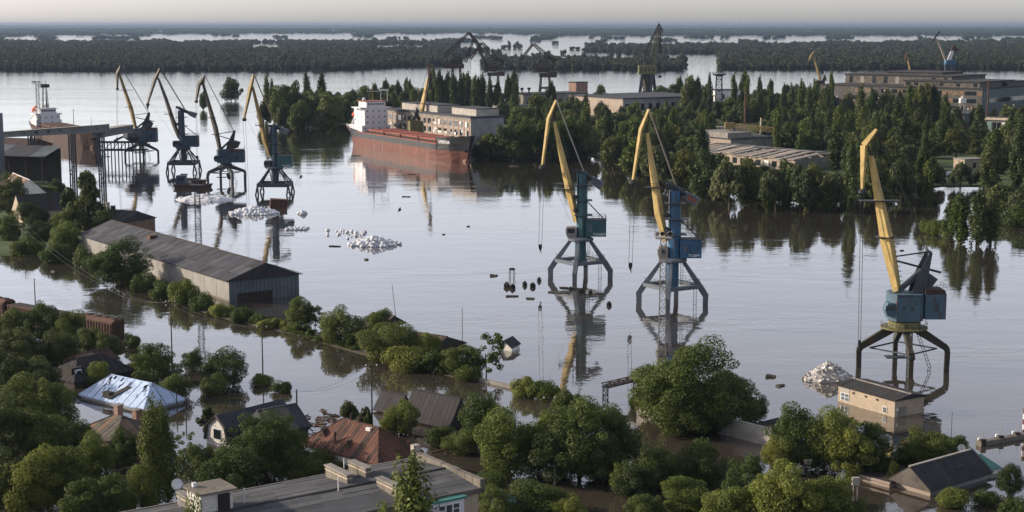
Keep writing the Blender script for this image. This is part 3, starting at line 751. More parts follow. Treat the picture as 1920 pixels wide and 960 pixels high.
    if g.get('web', True): MB().prism([bp[-1] + Vector((.4, 0, -.6)), npn[0], npn[1]], (0, -.4, 0), (0, .4, 0)).build('nose_web', C.get('web', C['nose']), r)
    else:
        for t in (0, .4, .8, 1): MB().tube(bp[-1] + Vector((.3, 0, -.3)), npn[0].lerp(npn[1], t), .16, .14, 5).build('nose_link', 'dark_yellow', r)
    MB().lathe((npn[-1].x, 0, npn[-1].z - .6), [(.4, -.2), (.7, 0), (.7, .5), (.4, .8)], 8).build('sheave_block', 'steel_dark', r)
    for s in (-1.1, -.5, .5, 1.1): MB().tube(npn[0] + Vector((0, s * .3, 0)), ap + Vector((-.1, s, 0)), .045, .045, 4).build('luffing_rope', 'rope', r)
    hook_and_rope(r, npn[-1] + Vector((0, 0, -.5)), q(*g['hook']), gap=.25, ball=g.get('ball', .55))
    return r
CF_NAVY = dict(portal='portal_dark', ring='portal_dark', house='navy', frame='steel_dark', boom='yellow_old', nose='dark_yellow')
CF_BLUE = dict(portal='olive_dark', ring='olive', house='blue_old', frame='portal_dark', boom='yellow', nose='yellow', web='olive_dark')
frame_crane('old harbour crane with tall yellow jib, blue turret and olive ring, nearest the camera', 1692, 690,
    dict(ring=(601, 617), knee=652, rr=30, house=(1664, 1728, 548, 598), rear=(1728, 1769, 549, 595), cab=(1653, 1681, 564, 588), apex=(1741, 472),
         boom=[(1682, 545), (1664, 455), (1633, 292)], bsize=[(1.1, 1.1), (1.5, 1.9), (.7, .7)], plat=((.67, 7.0), (.4, 3.6)),
         nose=[(1644, 243), (1620, 273), (1617, 356)], nsize=[(.6, .5), (.8, 1.0), (.5, .4)], strut=((1764, 511), (1677, 488)), cw=[(1728, 520), (1742, 512), (1756, 522), (1745, 536), (1728, 538)], hook=(1611, 655), ball=.3, web=False), CF_BLUE, R(-4), 7.7)
frame_crane('dark blue harbour crane beside the end of the conveyor gallery, leftmost', 266, 295.5,
    dict(ring=(266, 272), knee=283, rr=11, house=(249, 276, 241, 266), rear=(274, 294, 243, 266), cab=(246, 256, 252, 262), apex=(279, 212),
         boom=[(255, 243), (246, 205), (223, 137)], bsize=[(1.0, 1.0), (1.3, 1.6), (.7, .7)], plat=((.7, 7.0), (.4, 3.0)),
         nose=[(226, 124), (220, 137), (220, 165)], nsize=[(.6, .6), (.9, 1.6), (.6, .6)], strut=((289, 228), (254, 220)), cw=[(274, 235), (281, 226), (287, 232), (283, 239), (275, 240)], hook=(220, 265)), CF_NAVY, R(20))
frame_crane('dark harbour crane on curved legs, third of the four by the conveyor', 425, 343,
    dict(ring=(307, 314), knee=323, rr=11.5, house=(408, 434, 280, 305), rear=(432, 458, 284, 304), cab=(403, 414, 291, 302), apex=(439, 246),
         boom=[(413, 283), (404, 240), (381, 158)], bsize=[(1.0, 1.0), (1.3, 1.6), (.7, .7)], plat=((.5, 3.0), (.25, 3.0)),
         nose=[(384, 142), (373, 158), (368, 189)], nsize=[(.6, .6), (.9, 1.5), (.6, .6)], strut=((451, 267), (412, 255)), cw=[(434, 272), (441, 264), (450, 268), (446, 277), (436, 279)], hook=(370, 300)), dict(CF_NAVY, boom='dark_yellow'), R(28))
frame_crane('yellow quay crane with upright jib standing behind the red hatch covers of the cargo ship', 786, 277,
    dict(ring=(253, 258), knee=263, rr=10, house=(765, 800, 226, 252), rear=(765, 772, 228, 250), cab=(790, 800, 238, 250), apex=(781, 203),
         boom=[(785, 240), (793, 195), (802, 147)], bsize=[(1.5, 1.2), (1.5, 2.0), (.8, .8)], plat=((.5, 2.5), (.75, 2.5)),
         nose=[(804, 122), (805, 138), (806, 165)], nsize=[(.6, .8), (.9, 1.4), (.5, .5)], strut=((776, 218), (788, 215)), cw=[(777, 212), (782, 207), (787, 215), (783, 222), (778, 222)], hook=(806, 200)), dict(portal='portal_dark', ring='olive', house='olive', frame='steel_dark', boom='yellow', nose='rust_dark'), R(28))

# ------------------------------------------------------------------ far shipyard cranes
def lattice_crane(label, u, v, leg, deck, cabin, apex, jib, cw, m, wleg, mjib=None):
    pl = Plane(u, v); q = pl; k = pl.k()
    r = empty('shipyard_crane', pl.P, label, 'crane', 'shipyard cranes at the far quay')
    zt = q(u, deck[1]).z; zb = q(u, deck[0]).z
    w = wleg / k
    for s in (-1, 1):
        for t in (-1, 1):
            MB().lattice((s * w * .62, t * w * .6, 0), (s * w * .42, t * w * .42, zt), 1.7, 1.3, 6, .5).build('leg', m, r)
    for t in (-1, 1):
        MB().lattice((-w * .55, t * w * .55, zt * .5), (w * .55, t * w * .55, zt * .5), 1.1, 1.1, 4, .3).build('portal_beam', m, r)
    a, b = q(deck[2], deck[1]), q(deck[3], deck[0])
    MB().box(((a.x + b.x) / 2, 0, (zt + zb) / 2), (b.x - a.x, w * .9, abs(zb - zt))).build('deck_house', m, r)
    c, d = q(cabin[0], cabin[3]), q(cabin[1], cabin[2])
    MB().lattice(((c.x + d.x) / 2, 0, c.z), ((c.x + d.x) / 2, 0, d.z), w * .7, w * .35, 5, .45, d0=abs(d.x - c.x), d1=abs(d.x - c.x) * .5).build('slewing_tower', m, r)
    mb = MB().box(((c.x + d.x) / 2, 0, c.z + (d.z - c.z) * .25), (abs(d.x - c.x) * .8, w * .5, (d.z - c.z) * .35)); mb.build('machine_cabin', mjib or m, r)
    for nm, pts, w0, w1 in jib:
        for p0, p1 in zip(pts[:-1], pts[1:]):
            MB().lattice(q(*p0), q(*p1), w0 * 1.15, w1 * 1.1, 7, .62).build(nm, mjib or m, r)
    p = q(cw[0], cw[1]); MB().box(p, (cw[2] / k, 3.0, cw[3] / k)).build('counterweight', m, r)
    MB().tube(q(*jib[0][1][-1]), q(jib[0][1][-1][0], jib[0][1][-1][1] + 30), .12, .12, 4).build('hoist_rope', 'rope', r)
    return r
lattice_crane('rusty lattice shipyard crane with the tallest jib apex, leftmost of the three dark ones', 856, 182, None, (121, 128, 833, 870), (843, 868, 100, 121), None,
    [('jib', [(880, 61), (834, 105)], 1.2, 3.0), ('jib_tie', [(880, 61), (899, 83), (904, 96)], .9, .9), ('jib_strut', [(880, 62), (903, 97)], 1.0, 1.6), ('back_strut', [(888, 75), (872, 116)], 1.2, 2.4)], (838, 122, 14, 7), 'rust_dark', 16)
lattice_crane('rusty lattice shipyard crane with its jib folded down to the right, middle of three', 926, 182, None, (136, 142, 914, 946), (907, 934, 108, 136), None,
    [('jib', [(904, 80), (882, 110)], 1.2, 2.0), ('jib', [(904, 80), (930, 110), (944, 116)], 1.6, 3.2), ('jib_strut', [(897, 90), (914, 126)], 1.2, 1.6)], (940, 138, 13, 8), 'rust_dark', 18, 'rust_dark')
lattice_crane('rusty lattice shipyard crane with low bent jib, right of the tall poplars', 1022, 184, None, (137, 145, 1011, 1043), (1004, 1034, 112, 137), None,
    [('jib', [(1000, 82), (976, 112)], 1.4, 1.4), ('jib', [(1000, 82), (1026, 106), (1042, 115)], 1.6, 3.4)], (1038, 139, 13, 9), 'rust_dark', 18)

def big_green():
    pl = Plane(1214, 186); q = pl
    r = empty('shipyard_crane', pl.P, 'huge olive green shipyard crane on four leaning legs, tallest on the skyline', 'crane', 'shipyard cranes at the far quay')
    zt = q(1214, 139).z
    for s, (ub, ut) in enumerate(((1197, 1204), (1211, 1206), (1217, 1222), (1231, 1225))):
        y = (-5, 5, -5, 5)[s]; b, t = q(ub, 184, y), q(ut, 139, y * .6); b.z = 0
        MB().beam(b, t, 2.2, 2.2, 2.6, 2.6).build('leg', 'portal_dark', r)
    MB().beam(q(1203, 172, -4.5), q(1229, 172, -4.5), 1.2, 1.2).build('portal_beam', 'portal_dark', r)
    MB().lathe((0, 0, 0), [(3.2, q(0, 176).z), (4.2, zt)], 12).build('pedestal', 'olive_dark', r)
    a, b = q(1197, 139), q(1230, 123)
    hs = MB().box(((a.x + b.x) / 2, 0, (a.z + b.z) / 2), (b.x - a.x, 11, b.z - a.z)).build('machine_house', 'olive', r)
    for i in range(4): MB().box((a.x + 2 + i * 3.2, -5.53, (a.z + b.z) / 2), (1.5, .08, 2.2)).build('panel', 'olive_dark', hs)
    MB().lattice(q(1216, 124), q(1209, 92), 6, 2.5, 6, .55).build('back_frame', 'olive_dark', r)
    MB().lattice(q(1213, 92), q(1236, 45), 1.4, 1.0, 8, .45).build('jib_tie', 'olive_dark', r)
    MB().lattice(q(1222, 118), q(1234, 58), 4.0, 1.8, 9, .6).build('jib', 'olive', r)
    MB().lattice(q(1235, 45), q(1242, 58), 1.2, 1.0, 3, .4).build('nose_boom', 'olive_dark', r); MB().lattice(q(1236, 52), q(1238, 100), 1.8, 1.2, 8, .5).build('nose_boom', 'rust_dark', r)
    MB().tube(q(1242, 58), q(1240, 80), .3, .3, 5).build('link', 'olive_dark', r); MB().tube(q(1235, 46), q(1236, 39), .3, .1, 5).build('mast', 'olive_dark', r)
    for f in (1237, 1239): MB().tube(q(f, 100), q(f, 142), .1, .1, 4).build('hoist_rope', 'rope', r)
    MB().lathe(q(1237.5, 144), [(.4, -.8), (1.6, -.3), (1.4, .8), (.3, 1.2)], 8).build('hook_block', 'steel_dark', r)
big_green()
def small_far(label, u, v, foot, boom, nose, m, leg=None, extra=None, mm='olive_dark'):
    pl = Plane(u, v); q = pl
    r = empty('shipyard_crane', pl.P, label, 'crane', 'shipyard cranes at the far quay')
    f = q(*foot)
    for s in (-1, 1):
        for t in (-1, 1): MB().beam((s * 4.4, t * 4.4, 0), (f.x + s * 2.0, t * 2, f.z - 4), 1.1, 1.1).build('leg', leg or mm, r)
    MB().box((f.x + .5, 0, f.z - 2.3), (7, 5.5, 4.0)).build('machine_house', leg or mm, r)
    MB().prism([f + Vector((2, 0, -.5)), f + Vector((6, 0, -.5)), f + Vector((4.4, 0, 5))], (0, -1.2, 0), (0, 1.2, 0)).build('back_frame', mm, r)
    b = [q(*p) for p in boom]; chain('boom', b, [(1.6, 1.6), (1.0, 1.0)], m, r)
    n = [q(*p) for p in nose]; chain('nose_boom', n, [(.8, .8)] + [(1.3, 1.3)] * (len(n) - 2) + [(.7, .7)], extra or m, r)
    return r
small_far('yellow far crane with bent nose rising left of the big ruined factory', 1541, 180, (1537, 150), [(1538, 150), (1525, 104)], [(1527, 96), (1521, 104), (1517, 113)], 'yellow_old')
small_far('slim far crane with rusty nose poking over the roof of the big ruined factory', 1709, 172, (1709, 143), [(1708, 143), (1701, 105)], [(1702, 98), (1699, 103), (1697, 112)], 'yellow_old', None, 'rust')
def blue_far():
    pl = Plane(1781, 180); q = pl
    r = empty('shipyard_crane', pl.P, 'far crane with blue legs and white jib behind the ruined factory roof', 'crane', 'shipyard cranes at the far quay')
    for s, (ub, ut) in enumerate(((1770, 1773), (1778, 1777), (1784, 1785), (1792, 1790))):
        y = (-4, 4, -4, 4)[s]; b, t = q(ub, 150, y), q(ut, 119, y * .6); b.z = 0; MB().beam(b, t, 2.0, 2.0, 2.4, 2.4).build('leg', 'navy', r)
    MB().box(q(1781, 117), (8, 7, 4)).build('machine_house', 'blue', r)
    MB().beam(q(1779, 114), q(1786, 95), 3, 3, 2, 2.2).build('tower', 'white_paint', r)
    MB().prism([q(1787, 84), q(1799, 94), q(1789, 100), q(1782, 96)], (0, -1, 0), (0, 1, 0)).build('counterweight', 'rust_dark', r)
    MB().beam(q(1774, 114), q(1757, 73), 1.6, 1.8, 1.2, 1.2).build('boom', 'plaster_pink', r)
    MB().beam(q(1761, 59), q(1744, 84), 1.2, 1.4, .8, .9).build('nose_boom', 'steel_dark', r)
    MB().tube(q(1761, 60), q(1787, 86), .18, .18, 5).build('tie_rod', 'steel_dark', r)
blue_far()
# ------------------------------------------------------------------ ships
def ship(label, stern_uv, bow_uv, B, zd, zboot, colours, text=None, big=True):
    """cargo ship; local x runs from the stern to the bow, y to port, z up from the water"""
    a, b = gp(*stern_uv), gp(*bow_uv); L = (b - a).length; ang = math.atan2(b.y - a.y, b.x - a.x)
    r = empty('cargo_ship', a, label, 'ship', None, ang)
    r.rotation_euler = (0, 0, ang)
    off = B / 2      # the near side lies on the sight line: the hull extends to port
    # stations: x, half width at deck, half width at the waterline, deck height
    st = [(-.04, .34, .05, 1.25), (-.02, .40, .16, 1.2), (.03, .48, .34, 1.17), (.10, .5, .46, 1.12), (.17, .5, .5, 1.0), (.5, .5, .5, 1.0), (.80, .5, .5, 1.0), (.86, .49, .44, 1.0), (.8601, .49, .44, 1.38), (.93, .42, .28, 1.42), (.98, .26, .12, 1.48), (1.03, .06, .015, 1.56)]
    def sect(s, zs):
        x, hd, hw, zz = s; out = []
        for z in zs(zz * zd):
            f = max(0.0, min(1.0, z / (zd * zz))); h = (hw + (hd - hw) * f ** 1.3) * B
            if z < 0: h *= .96
            rake = 0.0
            if x > .93: rake = -(1 - f) * .045 * L * ((x - .93) / .10)
            if x < .02: rake = (1 - f) * .05 * L
            out.append((x * L + rake, h, z))
        return out
    def skin(name, zs, m):
        mb = MB(); rows = [sect(s, zs) for s in st]; n = len(rows[0])
        for sgn in (1, -1):
            vs = [(x, off + sgn * h, z) for row in rows for x, h, z in row]
            mb.add(vs, [(i * n + j, (i + 1) * n + j, (i + 1) * n + j + 1, i * n + j + 1) for i in range(len(rows) - 1) for j in range(n - 1)])
        for row in (rows[0], rows[-1]):
            mb.add([(x, off + h, z) for x, h, z in row] + [(x, off - h, z) for x, h, z in row], [(j, j + 1, n + j + 1, n + j) for j in range(n - 1)])
        return mb.build(name, m, r, smooth=False)
    skin('hull_bottom', lambda t: [-2.0, 0.0, zboot * .5, zboot], colours[0])
    hs = skin('hull_side', lambda t: [zboot, zboot + (t - zboot) * .33, zboot + (t - zboot) * .67, t], colours[1])
    mb = MB()
    for i in range(len(st) - 1):
        s0, s1 = st[i], st[i + 1]
        if abs(s1[0] - s0[0]) < .001: continue
        z0, z1 = s0[3] * zd - .9, s1[3] * zd - .9
        mb.add([(s0[0] * L, off - s0[1] * B + .1, z0), (s1[0] * L, off - s1[1] * B + .1, z1), (s1[0] * L, off + s1[1] * B - .1, z1), (s0[0] * L, off + s0[1] * B - .1, z0)], [(0, 1, 2, 3)])
    mb.build('deck', colours[2], r)
    MB().box((.861 * L, off, zd * 1.2 - .6), (.4, B * .96, zd * .36)).build('forecastle_bulkhead', colours[2], r)
    MB().lathe((0, 0, 0), [(.2, -1.8), (1.3, -.8), (1.5, 1.2), (1.3, 4.0)], 12).build('bulbous_bow', colours[0], r).matrix_local = Matrix.Translation((.985 * L, off, .2)) @ Matrix.Rotation(-math.pi / 2, 4, 'Y')
    for x in ((.30, .38, .55, .80) if big else (.5,)): MB().box((x * L, off - B * .5 - .03, zboot * .55), (.35, .08, zboot * 1.3)).build('hull_stripe', 'plaster_pink', r)
    for x in (.2, .35, .5, .65, .8): MB().box((x * L, off - B * .5 - .02, zd - .1), (.14 * L, .1, .35)).build('bulwark_rail', colours[2], r)
    # hatch covers
    n = 4 if big else 3; x0, x1 = .21, .845
    for i in range(n):
        c0 = x0 + (x1 - x0) * i / n + .006; c1 = x0 + (x1 - x0) * (i + 1) / n - .006
        hc = MB().box(((c0 + c1) / 2 * L, off, zd + .2), ((c1 - c0) * L, B * .80, 1.9)).build('hatch_coaming', 'rust_dark', r)
        for j in range(4):
            d0 = c0 + (c1 - c0) * j / 4; d1 = c0 + (c1 - c0) * (j + 1) / 4
            MB().box(((d0 + d1) / 2 * L, off, zd + 1.35 + (.06 if j % 2 else 0)), ((d1 - d0) * L - .25, B * .84, .5)).build('hatch_cover', colours[3], hc)
    for x in np.linspace(x0, x1, 26): MB().box((x * L, off - B * .43, zd - .3), (.25, .3, 1.6)).build('coaming_stay', 'rust_dark', r)
    # superstructure at the stern
    zs = zd * 1.0; X0, X1 = .055 * L, .165 * L; W = 'white_paint'
    if big:
        lv = [(X0 - 3, X1, B * .92, 3.0), (X0, X1, B * .74, 2.8), (X0, X1, B * .74, 2.8), (X0, X1, B * .74, 2.8), (X0 + 2, X1, B * 1.02, .5), (X0 + 3.5, X1, B * .62, 2.7)]
    else:
        lv = [(X0 - 2, X1, B * .9, 3.0), (X0, X1, B * .8, 2.8), (X0 + 1, X1, B * .95, .5), (X0 + 2, X1 - .5, B * .55, 2.6)]
    z = zs; tops = []
    for i, (xa, xb, w, h) in enumerate(lv):
        blk = MB().box(((xa + xb) / 2, off, z + h / 2), (xb - xa, w, h)).build('deckhouse' if i < len(lv) - 1 else 'wheelhouse', W, r); tops.append(z)
        if h > 1:
            cnt = 4 if i < len(lv) - 1 else 7
            for j in range(cnt):
                y = off + w * (-.38 + .76 * j / (cnt - 1))
                MB().box((xb + .02, y, z + h * (.6 if i == len(lv) - 1 else .52)), (.08, .75 if cnt == 7 else .55, .9 if cnt == 7 else .7)).build('window', 'glass_dark', blk)
            for j in range(2): MB().box((xa + (xb - xa) * (.35 + .35 * j), off - w / 2 - .02, z + h * .55), (.6, .08, .7)).build('window', 'glass_dark', blk)
        z += h
    MB().box(((X0 + X1) / 2 + 1, off, z + .15), (X1 - X0 - 2, B * .66, .3)).build('wheelhouse_roof', 'hatch_red' if big else W, r)
    MB().tube((X1 - 4, off, z), (X1 - 4, off, z + (9 if big else 15)), .28, .12, 6).build('mast', 'yellow_old' if big else 'steel_dark', r)
    MB().beam((X1 - 4, off - 3, z + 5), (X1 - 4, off + 3, z + 5), .2, .2).build('mast_yard', W, r)
    if big:
        for y in (4.0, 7.5): MB().tube((X1 - 3, off + y, z), (X1 - 3, off + y, z + 6), .14, .1, 5).build('antenna_mast', W, r)
        MB().box((X1 - 3, off + 5.7, z + 5.6), (.25, 5, .9)).build('radar_scanner', W, r)
        MB().lathe((X0 + 3, off - 2, z), [(.4, 0), (.9, .4), (.9, 1.2), (.4, 1.7)], 10).build('satellite_dome', W, r)
    else:
        for s in (-1, 1): MB().lattice((X1 - 6, off + s * 1.4, z), (X1 - 6, off + s * .7, z + 13), .7, .5, 8, .12).build('lattice_mast', 'steel_dark', r)
        MB().box((X1 - 6, off, z + 12), (3.2, 4.5, 1.8)).build('crow_nest', 'steel_dark', r)
    fn = MB().lathe((X0 - 1.0, off + 1.5, zs + 5.5), [(2.0, 0), (1.9, 4.5), (1.6, 5.2)], 10).build('funnel', W, r)
    MB().lathe((X0 - 1.0, off + 1.5, zs + 8), [(1.98, 0), (1.94, 1.2)], 10).build('funnel_band', 'hatch_red', fn)
    lb = MB().lathe((0, 0, 0), [(.2, -3.2), (1.1, -2.4), (1.35, 0), (1.1, 2.2), (.3, 3.2)], 10).build('lifeboat', 'orange', r, True); lb.matrix_local = Matrix.Translation((X0 - 2.6, off - B * .26, zs + 8.2)) @ Matrix.Rotation(1.15, 4, 'Y')
    for s in (-1, 1): MB().beam((X0 - 5, off - B * .26 + s * 1.2, zs + 3), (X0 - .5, off - B * .26 + s * 1.2, zs + 7.2), .3, .4).build('lifeboat_ramp', W, r)
    MB().tube((X0 + 1.5, off - B * .47, zs + 3.2), (X0 + 1.5, off - B * .3, zs + 8), .2, .2, 5).build('davit', W, r)
    zr = zd * 1.2
    railing(None, [(-.03 * L, off - B * .36, zr), (.03 * L, off - B * .47, zr - .2), (.055 * L, off - B * .47, zr - .3)], 1.2, W, r, .09)
    MB().tube((.95 * L, off, zd * 1.4), (.95 * L, off, zd * 1.4 + 6), .2, .12, 5).build('foremast', 'white_paint', r)
    for s in (-1, 1): MB().box((.90 * L, off + s * 2.5, zd * 1.34), (2.2, 1.6, 1.4)).build('windlass', 'rust_dark', r)
    MB().tube((.995 * L, off - 1.7, zd * .75), (.99 * L, off - 1.2, zd * .62), .6, .5, 6).build('anchor', 'steel_dark', r)
    if text: text_obj(text, 2.3, 'letter_white', r, (.915 * L, off - B * .435 - .05, zd * 1.12), (math.pi / 2 + .10, 0, .125))
    return r
ship('red and black bulk cargo ship with white superstructure moored in the flooded harbour', (648, 271), (848, 306), 16.5, 7.6, 4.7, ('hull_red', 'hull_black', 'hatch_red', 'hatch_red'), 'SABRINA')
ship('rust brown cargo ship with white bridge and tall mast behind the conveyor gallery', (52, 256), (150, 279), 15.0, 6.6, 3.2, ('rust_dark', 'rust_dark', 'rust', 'rust'), None, False)

# ------------------------------------------------------------------ generic buildings
def frame3(A, B, C):
    """corner B with A to its left and C to its right (level picture positions) -> origin, unit a, len a, unit c, len c (squared up)"""
    a = A - B; c = C - B; a.z = c.z = 0
    la, lc = a.length, c.length; a.normalize(); c.normalize()
    # share the squareness error
    n = Vector((-a.y, a.x, 0));  n = n if n.dot(c) > 0 else -n
    m = (n + c).normalized(); mm = Vector((-m.y, m.x, 0)); mm = mm if mm.dot(a) > 0 else -mm
    return mm, la, m, lc
class Block:
    """rectangular building whose near corner, left corner and right corner are seen at the given picture positions on level z"""
    def __init__(s, name, label, cat, left, near, right, z=0.0, group=None, base=-1.5):
        A, B, C = gp(*left, z), gp(*near, z), gp(*right, z)
        s.a, s.la, s.c, s.lc = frame3(A, B, C)
        s.o = Vector((B.x, B.y, 0)); s.base = base
        s.r = empty(name, s.o, label, cat, group)
    def p(s, i, j, z):      # i metres along the left wall, j along the right wall
        return s.a * i + s.c * j + Vector((0, 0, z))
    def slab(s, name, i0, i1, j0, j1, z0, z1, m, parent=None):
        ps = [s.p(i0, j0, z0), s.p(i0, j1, z0), s.p(i1, j1, z0), s.p(i1, j0, z0), s.p(i0, j0, z1), s.p(i0, j1, z1), s.p(i1, j1, z1), s.p(i1, j0, z1)]
        return MB().hexa(ps).build(name, m, parent or s.r)
    def walls(s, h, m, i1=None, j1=None):
        return s.slab('wall', 0, i1 or s.la, 0, j1 or s.lc, s.base, h, m)
    def pane(s, side, f, w, z0, z1, m, parent, name='window', out=.04):
        """flat piece on the left wall ('a') or the right wall ('c') centred f metres from the near corner"""
        if side == 'a': return s.slab(name, f - w / 2, f + w / 2, -out, .05, z0, z1, m, parent)
        return s.slab(name, -out, .05, f - w / 2, f + w / 2, z0, z1, m, parent)
    def sheet(s, name, q, m, parent, t=.08):
        n = (q[1] - q[0]).cross(q[3] - q[0]).normalized()
        if n.z < 0: n = -n
        return MB().hexa([x for x in q] + [x + n * t for x in q]).build(name, m, parent)
    def gable(s, along, h, hr, m, n=10, over=.4, rows=1, rnd=None, roof='roof', ridge=None, wallm=None):
        """gable roof of single sheets; the ridge runs along 'a' or 'c'"""
        rnd = rnd or random.Random(int(s.la * 100)); L, W = (s.la, s.lc) if along == 'a' else (s.lc, s.la)
        P = (lambda t, w, z: s.p(t, w, z)) if along == 'a' else (lambda t, w, z: s.p(w, t, z))
        rf = MB().prism([P(-over, -over, h - .12), P(-over, W + over, h - .12), P(-over, W / 2, hr - .06)], Vector((0, 0, 0)), P(L + 2 * over, 0, 0)).build(roof, wallm or (m if isinstance(m, str) else m[0]), s.r)
        for sd in (0, 1):
            for i in range(n):
                t0, t1 = -over + (L + 2 * over) * i / n, -over + (L + 2 * over) * (i + 1) / n - .03
                for k in range(rows):
                    f0, f1 = k / rows, (k + 1) / rows + (.01 if k < rows - 1 else 0)
                    e = -over if sd == 0 else W + over; mid = W / 2
                    dz = rnd.uniform(0, .05) + .02 * (rows - k)
                    q = [P(t0, e + (mid - e) * f0, h - .08 + (hr - h) * f0 + dz), P(t1, e + (mid - e) * f0, h - .08 + (hr - h) * f0 + dz), P(t1, e + (mid - e) * f1, h - .08 + (hr - h) * f1 + dz), P(t0, e + (mid - e) * f1, h - .08 + (hr - h) * f1 + dz)]
                    mm = m if isinstance(m, str) else rnd.choice(m)
                    s.sheet('roof_sheet', q, mm, rf)
        MB().beam(P(-over, W / 2, hr + .08), P(L + over, W / 2, hr + .08), .35, .12).build('ridge_cap', ridge or (m if isinstance(m, str) else m[0]), rf)
        return rf
    def hip(s, h, hr, inset, m, n=12, over=.35, rnd=None, along='a', cap=None):
        """hipped roof; seams of single sheets on both visible slopes"""
        rnd = rnd or random.Random(7); L, W = (s.la, s.lc) if along == 'a' else (s.lc, s.la)
        P = (lambda t, w, z: s.p(t, w, z)) if along == 'a' else (lambda t, w, z: s.p(w, t, z))
        c = [P(-over, -over, h), P(L + over, -over, h), P(L + over, W + over, h), P(-over, W + over, h)]
        r0, r1 = P(inset, W / 2, hr), P(L - inset, W / 2, hr); dn = Vector((0, 0, -.12))
        rf = MB().add([x + dn for x in c] + [r0 + dn, r1 + dn], [(0, 1, 5, 4), (1, 2, 5), (2, 3, 4, 5), (3, 0, 4), (3, 2, 1, 0)]).build('roof', m if isinstance(m, str) else m[0], s.r)
        def slope(e0, e1, t0, t1, k):
            for i in range(k):
                f0, f1 = i / k, (i + 1) / k - .03 / k * 3
                dz = Vector((0, 0, rnd.uniform(0, .05)))
                def top(f):
                    # how far up the slope this seam runs before it meets a hip
                    base = e0.lerp(e1, f); d = (e1 - e0).normalized(); x = (base - e0).dot(d); a = (t0 - e0).dot(d); b = (t1 - e0).dot(d); ll = (e1 - e0).length
                    up = (t0 - e0) - d * a
                    g = 1.0
                    if x < a: g = x / max(a, .01)
                    elif x > b: g = (ll - x) / max(ll - b, .01)
                    return base + up * max(.02, min(1, g))
                mm = m if isinstance(m, str) else rnd.choice(m)
                s.sheet('roof_sheet', [e0.lerp(e1, f0) + dz, e0.lerp(e1, f1) + dz, top(f1) + dz, top(f0) + dz], mm, rf, .06)
        slope(c[0], c[1], r0, r1, n); slope(c[2], c[3], r1, r0, n)
        k = max(4, int(n * W / L)); slope(c[3], c[0], r0, r0, k); slope(c[1], c[2], r1, r1, k)
        mb = MB()
        for a, b in ((c[0], r0), (c[3], r0), (c[1], r1), (c[2], r1), (r0, r1)): mb.beam(a + Vector((0, 0, .1)), b + Vector((0, 0, .1)), .2, .1)
        mb.build('ridge_cap', cap or (m if isinstance(m, str) else m[0]), rf)
        return rf
    def chimney(s, i, j, z0, z1, w, m='red_brick'):
        ch = s.slab('chimney', i - w / 2, i + w / 2, j - w / 2, j + w / 2, z0, z1, m)
        s.slab('chimney_cap', i - w * .62, i + w * .62, j - w * .62, j + w * .62, z1, z1 + .18, 'concrete', ch); return ch
    def finish(s): return s.r

